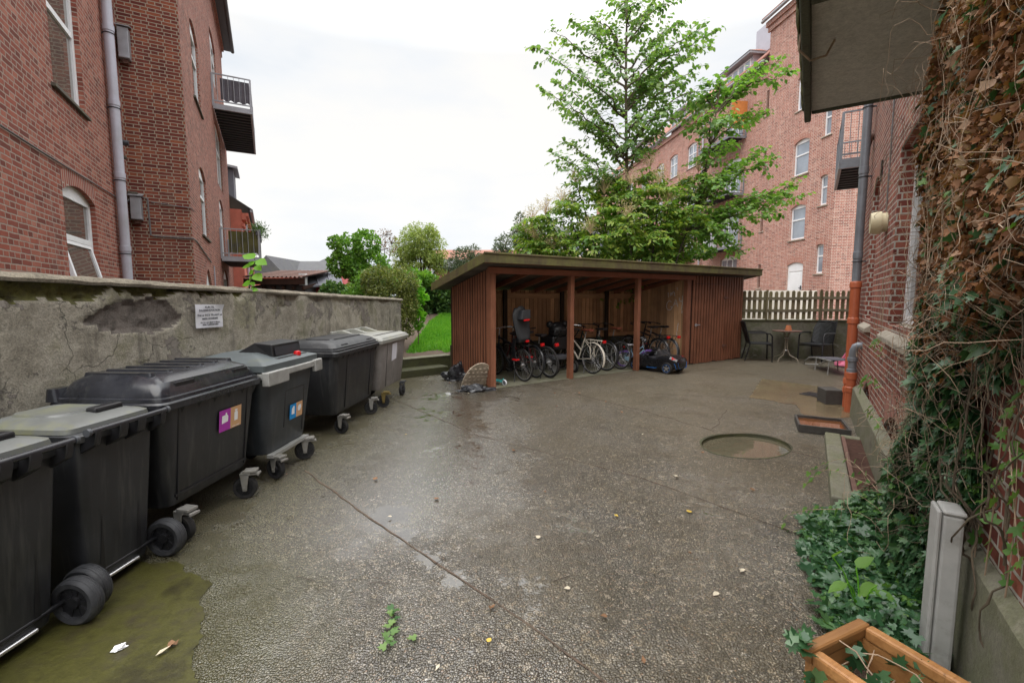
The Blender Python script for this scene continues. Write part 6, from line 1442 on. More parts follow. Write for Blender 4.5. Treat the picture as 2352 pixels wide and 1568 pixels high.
# teal kick scooter by the left post
p = gnd(1160, 886); ks = thing('kick_scooter', 'teal kick scooter leaning beside the left shed post', 'scooter', (p.x, p.y, FZ), R(128), rx=R(-8))
for x in (0, .62):
    b = MB(); b.lathe([(.045, -.013), (.058, -.015), (.062, 0), (.058, .015), (.045, .013)], 22, (x, 0, .062), 'y', True); w_ = b.build('wheel', M_white_pl, ks); b = MB(); b.lathe([(0, -.012), (.045, -.012), (.045, .012), (0, .012)], 14, (x, 0, .062), 'y'); b.build('hub', M_felt, w_)
b = MB(); b.box(.07, .56, -.05, .05, .062, .085); b.build('deck', M_teal, ks, smooth=False, bevel=.01)
b = MB(); b.tube([(.62, 0, .12), (.55, 0, .78)], .020, 10); b.tube([(.56, 0, .086), (.60, 0, .18)], .022, 8); b.build('steering_column', M_teal, ks)
b = MB(); b.tube([(.55, -.17, .79), (.55, .17, .79)], .012, 8); b.build('handlebar', M_chrome, ks)
b = MB(); b.ring((0, 0, .062), (0, 1, 0), .075, .014, 14, 6, 20, 120); b.build('rear_mudguard', M_teal, ks)

# ride-on toy car (front to the back-left); local x forward
pr_, pf_ = gnd(1531.7, 858.5), gnd(1459, 849); hd_ = (pf_ - pr_); hd_.z = 0; crz = math.atan2(hd_.y, hd_.x)
left_ = Vector((-math.sin(crz), math.cos(crz), 0))
car = thing('toy_car', 'black ride-on toy sports car with blue trim and silver wheels by the right shed post', 'toy car', tuple(pr_ + hd_ * .5 - left_ * .27 * 1 + Vector((0, 0, 0))), crz)
wbx = hd_.length / 2
def carsec(x, w, z0, z1, zs):      # cross-section, outline in y,z
    return [(x, -w * .86, z0), (x, -w, z0 + .05), (x, -w * .98, zs), (x, -w * .80, z1), (x, 0, z1 + .012), (x, w * .80, z1), (x, w * .98, zs), (x, w, z0 + .05), (x, w * .86, z0)]
b = MB(); b.loft([carsec(-wbx - .23, .17, .17, .27, .24), carsec(-wbx - .21, .25, .11, .33, .29), carsec(-wbx - .05, .29, .085, .40, .35), carsec(-wbx + .14, .285, .08, .385, .335), carsec(-wbx + .30, .265, .08, .33, .30), carsec(0, .255, .08, .315, .29), carsec(wbx - .25, .27, .08, .34, .31), carsec(wbx - .02, .285, .085, .36, .32), carsec(wbx + .16, .26, .10, .29, .26), carsec(wbx + .25, .17, .12, .22, .2)])
body = b.build('body', plain('gloss_black_car', (.012, .012, .014), .22, var=.1), car, ang=28)
b = MB(); b.rl([(.318, .50, .36, .06, .06, 0), (.345, .46, .33, .05, .06, 0)]); b.build('cockpit', M_ink, body)
for s in (-.12, .12):
    b = MB(); b.loft([[(-wbx + .30 - .17 * k, s + y * (1 - .3 * k), .34 + .10 * (1 - k) * (1 if zz else .0) + (.06 if not zz else .06)) for y, zz in ((-.09, 0), (-.075, 1), (.075, 1), (.09, 0))] for k in (0, .5, 1)]); b.build('seat_hump', M_black, body)
b = MB(); b.loft([[(wbx - .20 - .03, y, .34) for y in (-.22, .22)] + [(wbx - .215, .22, .345), (wbx - .215, -.22, .345)], [(wbx - .36, -.17, .47), (wbx - .36, .17, .47), (wbx - .345, .17, .475), (wbx - .345, -.17, .475)]]); b.build('windscreen', M_black, body, smooth=False)
b = MB(); b.ring((wbx - .42, .0, .44), (.8, 0, .6), .075, .010, 24, 6); b.tube([(wbx - .42, -.07, .44), (wbx - .42, .07, .44)], .008, 6); b.tube([(wbx - .42, 0, .44), (wbx - .33, 0, .38)], .010, 6); b.build('steering_wheel', M_chrome, body)
for s in (-1, 1):
    b = MB(); b.loft([[(-wbx - .215, s * .20, .275), (-wbx - .215, s * .20, .315), (-wbx - .175, s * .10, .335), (-wbx - .21, s * .10, .29)], [(-wbx - .10, s * .272, .335), (-wbx - .10, s * .262, .372), (-wbx - .09, s * .23, .385), (-wbx - .12, s * .25, .35)]]); b.build('tail_light', M_redlens, body, smooth=False)
    b = MB(); b.tube([(-.17, s * .258, .13), (-.10, s * .266, .105), (.12, s * .262, .10)][::-1], .007, 6); b.tube([(-wbx - .17, s * .277, .25), (-wbx - .19, s * .262, .20), (-wbx - .205, s * .24, .12)], .005, 6); b.tube([(-wbx - .235, s * .10, .12), (-wbx - .23, s * .165, .14), (-wbx - .225, s * .205, .26)], .005, 6); b.build('blue_trim', M_blue_pl, body)
    b = MB(); b.box(wbx - .34, wbx - .29, s * .27 - .03, s * .27 + .03, .37, .405); b.build('wing_mirror', M_black, body, bevel=.012)
for x in (-wbx, wbx):
    for s in (-1, 1):
        b = MB(); y = s * .265; b.lathe([(.085, -.045), (.118, -.05), (.128, -.03), (.128, .03), (.118, .05), (.085, .045)], 30, (x, y, .128), 'y', True); w_ = b.build('wheel', M_rubber, car)
        b = MB(); b.lathe([(.0, .0), (.078, .0), (.078, .002), (.0, .002)], 24, (x, y + s * .036 - .001, .128), 'y'); b.build('rim_disc', M_black, w_); b = MB(); b.ring((x, y + s * .046, .128), (0, 1, 0), .083, .004, 28, 6); b.build('rim_edge', M_blue_pl, w_)
        b = MB()
        for k in range(5):
            a = k * 2 * PI / 5 + .3; b.bar((x, y + s * .046, .128), (x + .074 * math.cos(a), y + s * .046, .128 + .074 * math.sin(a)), .008, .028, (0, 0, 1) if abs(math.cos(a)) > .5 else (1, 0, 0))
        b.cyl((x, y + s * .040, .128), (x, y + s * .055, .128), .018, 12); b.build('rim', M_chrome, w_, smooth=False)

# crumbly half-round board and black bags beside the shed
p = gnd(1100, 888); q = gnd(1064, 876)
hb2 = thing('broken_board', 'crumbling half-round board with slotted ribs leaning on the shed side', 'board', (p.x - .03, p.y + .02, 0), R(-158), rx=R(-28))
b = MB(); n = 16; prof = [(.33 * math.cos(PI * k / n) - .0, .56 * math.sin(PI * k / n)) for k in range(n + 1)]
b.prism(prof, 'y', -.012, .012); b.build('panel', M_board, hb2, smooth=False)
b = MB()
for i in range(5):
    zz = .06 + i * .085; hw = .33 * math.sqrt(max(0, 1 - (zz / .56) ** 2)) - .05; k = -hw
    while k < hw: b.box(k, k + .05, -.03, -.0121, zz, zz + .05); b.box(k, k + .05, .0121, .03, zz, zz + .05); k += .085
b.build('ribs', M_board, hb2, smooth=False, bevel=.006)
def crumple(name, lab, pos, sx, sy, sz, seed, m, grp, rz=0, cat='plastic bag'):
    b = MB(); n, k = 44, 22; vs = []
    for i in range(k + 1):
        ph = PI * i / k / 1.9
        for j in range(n):
            th = 2 * PI * j / n; d = Vector((math.sin(ph) * math.cos(th), math.sin(ph) * math.sin(th), math.cos(ph)))
            r_ = 1 + .55 * noise.noise(d * 1.7 + Vector((seed, 0, 0))) + .28 * abs(noise.noise(d * 4.5 + Vector((seed, 5, 0)))) + .12 * noise.noise(d * 12 + Vector((0, seed, 0)))
            vs.append((d.x * sx * r_, d.y * sy * r_, max(.004, d.z * sz * r_)))
    b.add(vs, [(i * n + j, i * n + (j + 1) % n, (i + 1) * n + (j + 1) % n, (i + 1) * n + j) for i in range(k) for j in range(n)])
    o = b.build(name, m, None, ang=40); o.location = pos; o.rotation_euler.z = rz; return tag(o, lab, cat, grp)
p = gnd(1052, 872); crumple('plastic_bag', 'black plastic bag draped over the half-round board by the shed', (p.x - .02, p.y + .06, .0), .31, .17, .27, 3.1, M_bag, 'black plastic bags by the shed', .4)
p = gnd(1092, 897); crumple('plastic_bag', 'flat crumpled black plastic bag lying in front of the board', (p.x, p.y, .0), .30, .13, .10, 8.4, M_bag, 'black plastic bags by the shed', .2)

# ================================================================ FENCE AND PATIO
f0, f1 = Vector((6.4, 13.0)), Vector((9.36, 12.56)); fd = (f1 - f0).normalized(); frz = math.atan2(fd.y, fd.x); FL = (f1 - f0).length + .35
lwall = thing('garden_wall', 'low stained grey concrete wall under the picket fence', 'wall', (f0.x, f0.y, 0), frz)
b = MB(); b.box(-.3, FL, 0, .22, -.02, 1.05); b.build('wall_body', M_lowwall, lwall, smooth=False)
b = MB(); b.box(-.3, FL, -.02, .24, 1.052, 1.10); b.build('wall_cap', M_con_mossy, lwall, smooth=False, bevel=.01)
fe = thing('picket_fence', 'weathered round-topped picket fence standing on the low concrete wall', 'fence', (f0.x, f0.y, 1.10), frz)
x = -.2
while x < FL - .05:
    w = .085; j = rnd.uniform(-.015, .015); n = 6
    prof = [(x - w / 2, .02 + j), (x + w / 2, .02 + j)] + [(x + w / 2 * math.cos(PI * k / n), .76 + j + .05 * math.sin(PI * k / n)) for k in range(n + 1)]
    b = MB(); b.prism(prof, 'y', .06 + rnd.uniform(-.003, .003), .08); o = b.build('picket', M_fence, fe, smooth=False); x += .145 + rnd.uniform(-.012, .012)
for z in (.22, .56):
    b = MB(); b.box(-.25, FL * .56, .025, .0565, z - .01, z + .075); b.box(FL * .56 + .002, FL, .022, .0535, z + .012, z + .09); b.build('rail', M_fence_x, fe, smooth=False, bevel=.004)
for x in (.80, 2.2):
    b = MB(); b.box(x - .025, x + .025, -.02, .0215, .0, .84); b.build('post', M_fence, fe, smooth=False, bevel=.004)
def garden_chair(lab, pos, rz):
    c = thing('garden_chair', lab, 'chair', pos, rz, 'black wicker garden chairs on the patio')      # faces +x
    for s in (-1, 1):
        b = MB(); y = s * .27; b.tube([(.27, y, 0), (.25, y, .60), (.20, y, .66), (.10, y, .675), (-.22, y, .665)], .017, 8); b.build('armrest', M_blackm, c)
        b = MB(); b.tube([(-.30, s * .24, 0), (-.20, s * .24, .42), (-.34, s * .235, .92)], .014, 8); b.build('leg', M_blackm, c)
    b = MB(); b.rl([(.405, .50, .50, .06, .03, 0), (.425, .50, .50, .06, .03, 0)]); b.bar((.24, -.27, .38), (.24, .27, .38), .025); b.build('seat', M_wicker, c)
    b = MB()
    for k in range(17):
        u = k / 16; x0 = -.215 - .13 * u; z = .44 + .48 * u; w = .225 + .015 * u
        b.tube([(x0 + .004, -w, z + .02), (x0 - .02, -w * .5, z - .012), (x0 - .03, 0, z + .015), (x0 - .02, w * .5, z - .012), (x0 + .004, w, z + .02)], .0145, 6)
    b.tube([(-.345, -.24, .925), (-.37, 0, .935), (-.345, .24, .925)], .015, 8); b.build('backrest', M_wicker, c)
    return c
p = gnd(1872, 822); garden_chair('black wicker garden chair right of the bistro table, turned to the yard', (8.28, 12.30, 0), R(-152)).scale = (1.15,) * 3
garden_chair('black wicker garden chair half hidden behind the shed end', (6.78, 12.50, 0), R(-18)).scale = (1.15,) * 3
tb = thing('bistro_table', 'small round metal bistro table with curved legs by the low wall', 'table', (7.50, 12.38, 0), 0); tb.scale = (1.15,) * 3
b = MB(); b.lathe([(.0, .70), (.30, .70), (.31, .708), (.31, .718), (.30, .722), (0, .722)], 30); b.build('tabletop', M_rust, tb)
for k in range(4):
    a = k * PI / 2 + .5; c, s = math.cos(a), math.sin(a)
    b = MB(); b.tube([(r * c, r * s, z) for r, z in ((.09, .70), (.03, .56), (.028, .30), (.10, .14), (.27, .07), (.30, .0))], .011, 8); b.build('leg', plain('bare_metal_leg', (.30, .26, .2), .5, .3) if k == 0 else MATS['bare_metal_leg'], tb)
b = MB(); b.ring((0, 0, .54), (0, 0, 1), .035, .010, 16, 6); b.ring((0, 0, .25), (0, 0, 1), .035, .010, 16, 6); b.build('collar', M_chrome, tb)
b = MB(); b.lathe([(.085, 0), (.085, .03), (.078, .032), (.055, .14), (0, .14)], 22); o = b.build('flower_pot', M_terracotta); o.location = (7.52, 12.36, .832); tag(o, 'terracotta flower pot upside down on the bistro table', 'flower pot')
# sun lounger sticking out from behind the corner, pink slide behind it
p0, p1 = gnd(1863, 838), at(1946, 806, 9.75)
d_ = Vector((p1.x - p0.x, p1.y - p0.y, 0)); 
sl_ = thing('sun_lounger', 'folding sun lounger with grey fabric poking out behind the drainpipe', 'lounger', (p0.x, p0.y, 0), math.atan2(d_.y, d_.x))
b = MB()
for y in (-.22, .22): b.tube([(.0, y * .75, .02), (.20, y, .13), (.45, y, .24), (.9, y, .30), (1.7, y, .32)], .014, 8)
b.tube([(.0, -.165, .02), (-.03, 0, .015), (.0, .165, .02)], .014, 8)
for x in (.9, 1.6): b.tube([(x, -.22, .30), (x, -.24, .0)], .012, 8); b.tube([(x, .22, .30), (x, .24, .0)], .012, 8)
b.build('frame', M_alu, sl_)
b = MB(); rows = [[(x, y, z + .012) for y in (-.215, -.1, 0, .1, .215)] for x, z in ((.30, .185), (.45, .245), (.9, .302), (1.7, .322))]; shell(b, rows); b.build('sling', M_fabric_grey, sl_, fix=False).modifiers.new('s', 'SOLIDIFY').thickness = .012
p = at(1942, 815, 11.2)
pk = thing('toy_slide', "child's pink plastic slide half hidden by the building corner", 'slide', (p.x, p.y, 0), R(20))
b = MB(); rows = [[(x, y, z + zz) for y, zz in ((-.2, .09), (-.19, .0), (.19, .0), (.2, .09))] for x, z in ((-.1, .02), (.1, .06), (.55, .48), (.8, .60))]; shell(b, rows); b.build('chute', M_pink, pk, fix=False).modifiers.new('s', 'SOLIDIFY').thickness = .02
b = MB(); b.bar((.75, -.18, .58), (.95, -.2, 0), .05); b.bar((.75, .18, .58), (.95, .2, 0), .05); b.build('ladder', M_pink, pk, smooth=False)

# drain, stone block, water tray, cabinet, planter
dg0, dg1 = gnd(1838, 905), gnd(1905, 917); dgd = (dg1 - dg0); 
dg = thing('drain_grate', 'dark cast iron drain grate set in the stained screed', 'drain', (dg0.x, dg0.y, .0), math.atan2(dgd.y, dgd.x))
b = MB(); L = dgd.length; b.box(0, L, -.03, .0, .002, .02); b.box(0, L, .25, .28, .002, .02)
k = 0
while k < L: b.box(k, k + .018, .0, .25, .003, .017); k += .042
b.box(0, L, .11, .13, .004, .0185); b.build('bars', M_castiron, dg, smooth=False)
bk = thing('stone_block', 'dark stone block beside the orange drainpipe', 'stone block', tuple(np_(6.5, .32, 0)), nrz + R(20))
b = MB(); b.box(-.15, .17, -.12, .13, 0, .24); b.build('block', M_stone, bk, smooth=False, bevel=.012)
ta, tb_, tc_ = gnd(1833, 992), gnd(1955, 1006), gnd(1835, 962); tdv = tb_ - ta
ty = thing('water_tray', 'dark shallow tray filled with rusty water beside the light well', 'tray', (ta.x, ta.y, .0), math.atan2(tdv.y, tdv.x)); L = tdv.length; W_ = .60
b = MB(); b.box(0, L, 0, .025, .004, .10); b.box(0, L, W_ - .025, W_, .004, .10); b.box(0, .025, .0251, W_ - .0251, .004, .10); b.box(L - .025, L, .0251, W_ - .0251, .004, .10); b.box(.025, L - .025, .025, W_ - .025, .006, .02); b.build('tray_body', M_stone, ty, smooth=False, bevel=.004)
b = MB(); b.box(.0255, L - .0255, .0255, W_ - .0255, .0201, .062); b.build('tray_water', M_water_rust, ty, smooth=False)
cb = thing('utility_cabinet', 'tall narrow grey utility cabinet standing in the ivy by the wall', 'cabinet', tuple(np_(.115, .12, .0)), nrz + R(0))
b = MB(); b.box(-.06, .06, -.04, .03, .0, .80); b.build('cabinet_body', M_greybox, cb, smooth=False, bevel=.012)
b = MB(); b.box(-.064, .064, .032, .05, .02, .815); b.build('cabinet_door', M_greybox, cb, smooth=False, bevel=.012)
b = MB(); b.box(-.066, .066, -.045, .0315, .8005, .82); b.build('cabinet_top', M_greybox, cb, smooth=False, bevel=.01)
ZP = .44
pa, pb_, pc = gnd(1836, 1478, ZP), gnd(1972, 1415, ZP), gnd(2190, 1550, ZP)
ex = (pa - pb_).normalized(); ey = Vector((-ex.y, ex.x, 0)); ey = ey if ey.dot(pc - pb_) > 0 else -ey
PW = (pa - pb_).length; PL = 1.0
M_pl = Matrix(((ex.x, ey.x, 0, pb_.x), (ex.y, ey.y, 0, pb_.y), (0, 0, 1, 0), (0, 0, 0, 1)))
pt = thing('wooden_planter', 'orange-brown wooden trough planter with ivy trailing over its rim', 'planter', (pb_.x, pb_.y, 0), math.atan2(ex.y, ex.x))
sg_ = 1 if ex.x * ey.y - ex.y * ey.x > 0 else -1
def pbx(b, x0, x1, y0, y1, z0, z1): b.box(x0, x1, min(sg_ * y0, sg_ * y1), max(sg_ * y0, sg_ * y1), z0, z1)
b = MB(); pbx(b, 0, PW, 0, .045, ZP - .05, ZP); pbx(b, 0, .045, .046, PL, ZP - .05, ZP); pbx(b, PW - .045, PW, .046, PL, ZP - .05, ZP); pbx(b, .046, PW - .046, PL - .045, PL, ZP - .05, ZP); b.build('rim', M_planter, pt, smooth=False, bevel=.010)
b = MB(); pbx(b, .015, PW - .015, .015, .04, .03, ZP - .051); pbx(b, .015, .04, .041, PL - .015, .03, ZP - .051); pbx(b, PW - .04, PW - .015, .041, PL - .015, .03, ZP - .051); pbx(b, .041, PW - .041, PL - .04, PL - .015, .03, ZP - .051); b.build('side_boards', M_planter, pt, smooth=False)
b = MB(); pbx(b, .041, PW - .041, .041, PL - .041, .05, ZP - .16); b.build('soil', M_soil, pt, smooth=False)
for x, y in ((.04, .04), (PW - .09, .04), (.04, PL - .09), (PW - .09, PL - .09)): b = MB(); pbx(b, x, x + .05, y, y + .05, 0, .029); b.build('foot', M_planter, pt, smooth=False)
# ================================================================ PLANTS
def rv(s=1.0): return Vector((rnd.gauss(0, s), rnd.gauss(0, s), rnd.gauss(0, s)))
def polyline(pts, n):
    """smooth resample (Catmull-Rom)"""
    P = [Vector(p) for p in pts]; P = [P[0] * 2 - P[1]] + P + [P[-1] * 2 - P[-2]]; out = []; k = len(P) - 3
    for i in range(n + 1):
        t = i / n * k; j = min(int(t), k - 1); u = t - j; a, b_, c, d = P[j:j + 4]
        out.append(.5 * ((2 * b_) + (-a + c) * u + (2 * a - 5 * b_ + 4 * c - d) * u * u + (-a + 3 * b_ - 3 * c + d) * u ** 3))
    return out
def limb_tree(name, label, base, trunk, limbs, leafm, leaf, r0, twig_every=.16, twig_len=(.35, .8), leaf_gap=.065, lsize=.125, droop=.35, cat='tree', bare=.25):
    t_ = thing(name, label, cat, base); B = Vector(base); b = MB()
    tp = polyline(trunk, 24); b.tube([p - B for p in tp], [r0 * (1 - .8 * i / 24) for i in range(25)], 10)
    b.build('trunk', M_bark, t_, ang=60); lb = MB(); pos = []; dr = []; nr = []
    for L in limbs:
        n = 14; wob = [Vector(p) for p in L]
        P = polyline(wob, n); P = [p + rv(.03) * (1 if 0 < i < n else 0) for i, p in enumerate(P)]
        ln = sum((P[i + 1] - P[i]).length for i in range(n)); r1 = min(r0 * .45, .012 + ln * .011)
        lb.tube([p - B for p in P], [max(.004, r1 * (1 - .85 * i / n)) for i in range(n + 1)], 6)
        acc = 0; s = 1
        for i in range(n):
            seg = P[i + 1] - P[i]; sl_ = seg.length; d = seg.normalized(); acc += sl_
            f = (i + .5) / n
            if f < bare: continue
            m_ = max(1, int(round(sl_ / twig_every)))
            for q in range(m_):
                o = P[i] + seg * ((q + rnd.random()) / m_); s = -s
                side = d.cross(Vector((0, 0, 1))); side = side.normalized() if side.length > .1 else Vector((1, 0, 0))
                td = (d * rnd.uniform(.5, 1.1) + side * s * rnd.uniform(.2, .9) + Vector((0, 0, rnd.uniform(-.55, .85))) + rv(.25)).normalized()
                tl = rnd.uniform(*twig_len) * (1.05 - .55 * f); k = max(3, int(tl / leaf_gap)); tw = []
                for j in range(k + 1):
                    u = j / k; p = o + td * tl * u + Vector((0, 0, -droop * .35 * tl * u * u)) ; tw.append(p)
                lb.tube([p - B for p in (tw[0], tw[k // 2], tw[-1])], [.006, .004, .002], 4, cap=False)
                sd_ = td.cross(Vector((0, 0, 1))).normalized() if abs(td.z) < .98 else Vector((1, 0, 0))
                for j in range(1, k + 1):
                    z_ = 1 if j % 2 else -1
                    pos.append(tw[j] - B + sd_ * z_ * .015); dr.append((td * .55 + sd_ * z_ * .8 + Vector((0, 0, -droop - rnd.random() * .5))).normalized()); nr.append((Vector((0, 0, 1)) + td * .5 + rv(.25)))
        for j in range(5): pos.append(P[-1] - B + rv(.03)); dr.append(((P[-1] - P[-2]).normalized() + rv(.3))); nr.append((0, 0, 1))
    lb.build('branches', M_bark, t_, fix=False, ang=60)
    leaves('crown', leaf, pos, dr, nr, lsize, leafm, t_, wob=.28)
    return t_
def px(x, y, Y): return at(x, y, Y)
def cpx(cx, cy, Y): return at(cx * .3867 + 1194.4, cy * .3867, Y)       # on the enlarged crop of the crown
Y1 = 14.6
tr = [px(1456, 600, Y1), px(1448, 500, Y1), px(1440, 400, Y1), px(1438, 250, Y1), px(1438, 120, Y1), px(1441, 0, Y1), px(1444, -110, Y1)]
tr = [Vector((tr[0].x + .05, Y1, lawn_z(tr[0].x, Y1) - .1))] + tr
def T1(y): # point on trunk 1 at image height y
    return px(1439 if y < 420 else 1445, y, Y1)
tips = [(100, 285, 300, -.5), (200, 185, 330, .4), (310, 125, 300, .3), (435, 120, 260, -.2), (470, 160, 240, .8), (145, 540, 420, -.6), (225, 490, 430, .6), (230, 620, 440, .9), (190, 905, 470, -.5), (230, 985, 480, .2), (270, 840, 450, .9), (400, 985, 500, -.8), (330, 730, 440, .5), (360, 440, 380, -.9),
        (600, 20, 130, .4), (690, 40, 160, -.4), (790, 40, 220, .3), (905, 20, 280, -.2), (955, 130, 300, .5), (1095, 155, 330, -.3), (1150, 190, 350, .2), (1125, 265, 380, .9), (1030, 410, 390, -.7), (985, 485, 420, .5), (1110, 500, 480, -.2), (1060, 600, 470, .6), (900, 640, 440, -.9), (840, 800, 500, .3), (760, 470, 400, 1.1), (520, 330, 330, -1.0), (560, 560, 420, 1.0), (800, 300, 330, -.9), (700, 700, 450, -1.1), (480, 760, 460, 1.1), (640, 860, 480, -.8), (880, 420, 380, 1.0)]
limbs = []
for x, y, sy, dY in tips:
    e = cpx(x, y, Y1 + dY * 1.3); xd, yd = x * .3867 + 1194.4, y * .3867; s_ = T1(min(455, max(-60, yd + .62 * abs(xd - 1440) + 35))); m_ = s_.lerp(e, .5) + Vector((0, 0, rnd.uniform(.05, .3)))
    limbs.append([s_, m_, e])
limb_tree('lime_tree', 'tall airy green tree with a straight thin trunk rising behind the bike shed', (tr[0].x, Y1, lawn_z(tr[0].x, Y1) - .1), tr, limbs, L_tree, 'broad', .075, twig_every=.112, twig_len=(.4, .95), lsize=.125, bare=.10)
Y2 = 14.2
tr2 = [px(1565, 600, Y2), px(1570, 540, Y2), px(1596, 480, Y2), px(1618, 400, Y2), px(1632, 330, Y2), px(1644, 260, Y2), px(1655, 195, Y2)]
tr2 = [Vector((tr2[0].x, Y2, lawn_z(tr2[0].x, Y2) - .1))] + tr2
T2 = lambda y: Vector([px(1570, 540, Y2), px(1596, 480, Y2), px(1618, 400, Y2), px(1632, 330, Y2), px(1644, 260, Y2), px(1650, 215, Y2)][max(0, min(5, int((545 - y) / 65)))])
tips = [(1530, 360, 560, .2), (1590, 435, 640, -.4), (1455, 665, 760, .4), (1500, 945, 900, -.3), (1450, 900, 860, .8), (1630, 1105, 1050, -.2), (1665, 1170, 1120, .3), (1525, 1275, 1130, -.6), (1570, 1150, 1080, .9), (1310, 1380, 1250, -.4), (1320, 1490, 1300, .3), (1220, 1390, 1260, -.9), (1190, 500, 560, .3), (1100, 1420, 1280, .6), (1120, 700, 700, -.8), (1330, 480, 620, .8), (1290, 700, 740, -1.0), (1250, 850, 820, .9), (1100, 900, 850, -.6), (1300, 1000, 940, .7), (1180, 1100, 1040, -1.0), (1000, 760, 800, .4), (1050, 620, 720, .9), (1010, 1450, 1330, .2), (1260, 1260, 1180, .6)]
limbs = []
for x, y, sy, dY in tips:
    e = cpx(x, y, Y2 + dY * 1.2); xd, yd = x * .3867 + 1194.4, y * .3867; s_ = T2(min(540, yd + .45 * abs(xd - 1630) + 25)); limbs.append([s_, s_.lerp(e, .5) + Vector((0, 0, rnd.uniform(.1, .35))), e])
limb_tree('leaning_tree', 'slanting tree with long flat leafy sprays reaching right in front of the pale brick block', (tr2[0].x, Y2, lawn_z(tr2[0].x, Y2) - .1), tr2, limbs, L_tree2, 'broad', .07, twig_every=.072, twig_len=(.35, .85), lsize=.125, bare=.15, droop=.25)
# multi-stemmed shrub with feathery compound leaves and buff flower panicles
Y3 = 13.9; bx0 = px(1478, 600, Y3); base3 = Vector((bx0.x, Y3, lawn_z(bx0.x, Y3) - .1))
L_flower = leafmat('buff_flower', [(.36, .30, .16), (.50, .42, .25), (.62, .55, .36)], .3, .8, .2)
ar = thing('flowering_shrub', 'spreading shrub with feathery leaves and buff flower heads behind the shed roof', 'shrub', base3); b = MB(); pos = []; dr = []; nr = []; pan = MB(); pp_ = []; pd_ = []
tips = [(75, 1250, .2), (150, 1215, -.5), (30, 1330, .5), (90, 1370, -.3), (330, 1030, .3), (250, 1150, -.4), (500, 1095, .2), (655, 1040, -.3), (730, 1130, .6), (885, 1150, -.5), (1060, 960, .2), (640, 1240, -.9), (500, 1010, .7), (320, 1200, .8), (770, 940, .4), (200, 1420, -.6), (420, 1330, -.9), (560, 1380, .9), (800, 1300, -.8), (950, 1250, .7), (300, 1340, .3), (860, 1400, .5), (1040, 1150, -.7), (150, 1330, .9), (480, 1200, -.6), (960, 1060, .8), (830, 1030, -.5), (600, 1130, 1.0)]
for i, (x, y, dY) in enumerate(tips):
    e = cpx(x, y + 60, Y3 + dY * 1.1); s_ = base3 + Vector(((e.x - base3.x) * .08, dY * .2, .0)); k1 = s_.lerp(e, .45); k1.z = s_.z + (e.z - s_.z) * .30 + rnd.uniform(-.1, .15)
    if abs(e.x - base3.x) < 1.2: k1.z += .35
    P = polyline([s_, k1, s_.lerp(e, .8) + Vector((0, 0, -.12)), e], 14)
    b.tube([p - base3 for p in P], [.034 * (1 - .75 * j / 14) for j in range(15)], 7, cap=False)
    for q in range(27):
        a = q * 2.4 + i; dn = rnd.uniform(0, .55) ; o = P[-1].lerp(P[-3], rnd.random()) - Vector((0, 0, .0)) if q < 12 else P[6].lerp(P[12], rnd.random())
        hd = Vector((math.cos(a), math.sin(a), rnd.uniform(-.45, 1.0))).normalized(); L = rnd.uniform(.45, .85); k = 12; R_ = []
        for j in range(k + 1): u = j / k; R_.append(o + hd * L * u + Vector((0, 0, -.42 * L * u * u)))
        b.tube([R_[0] - base3, R_[k // 2] - base3, R_[k] - base3], [.006, .004, .002], 4, cap=False); sd_ = hd.cross(Vector((0, 0, 1))).normalized()
        for j in range(2, k + 1):
            d = (R_[j] - R_[j - 1]).normalized(); w_ = math.sin(PI * min(.95, .25 + .7 * j / k))
            for s in (-1, 1):
                for v_ in (0, 1) if j % 3 == 0 else (0,):
                    pos.append(R_[j] + sd_ * s * (.02 + .10 * v_) - base3); dr.append(d * .6 + sd_ * s * 1.0 + Vector((0, 0, -.35))); nr.append(Vector((0, 0, 1)) + hd * .3)
    if i < 17 or i in (25, 26):
        c = P[-1] + Vector((0, 0, .26)); pan = MB(); pp_ = []; pd_ = []
        for q in range(34):
            a = rnd.uniform(0, 2 * PI); rr = rnd.uniform(.05, .30); e2 = c + Vector((math.cos(a) * rr, math.sin(a) * rr, rnd.uniform(-.10, .26) - rr * .3))
            pan.tube([P[-1] - base3, P[-1].lerp(e2, .5) + Vector((0, 0, .05)) - base3, e2 - base3], .0035, 4, cap=False)
            for z_ in range(8): pp_.append(e2 + rv(.035) - base3); pd_.append(rv(1))
        fh = pan.build('flower_head', M_panicle, ar, fix=False); leaves('blossoms', 'small', pp_, pd_, np.tile((0, 0, 1.0), (len(pp_), 1)), .036, L_flower, fh, wob=.5)
b.build('stems', M_twig, ar, fix=False, ang=60); leaves('crown', 'lance', pos, dr, nr, .15, L_aralia, ar, wob=.42, width=1.3)

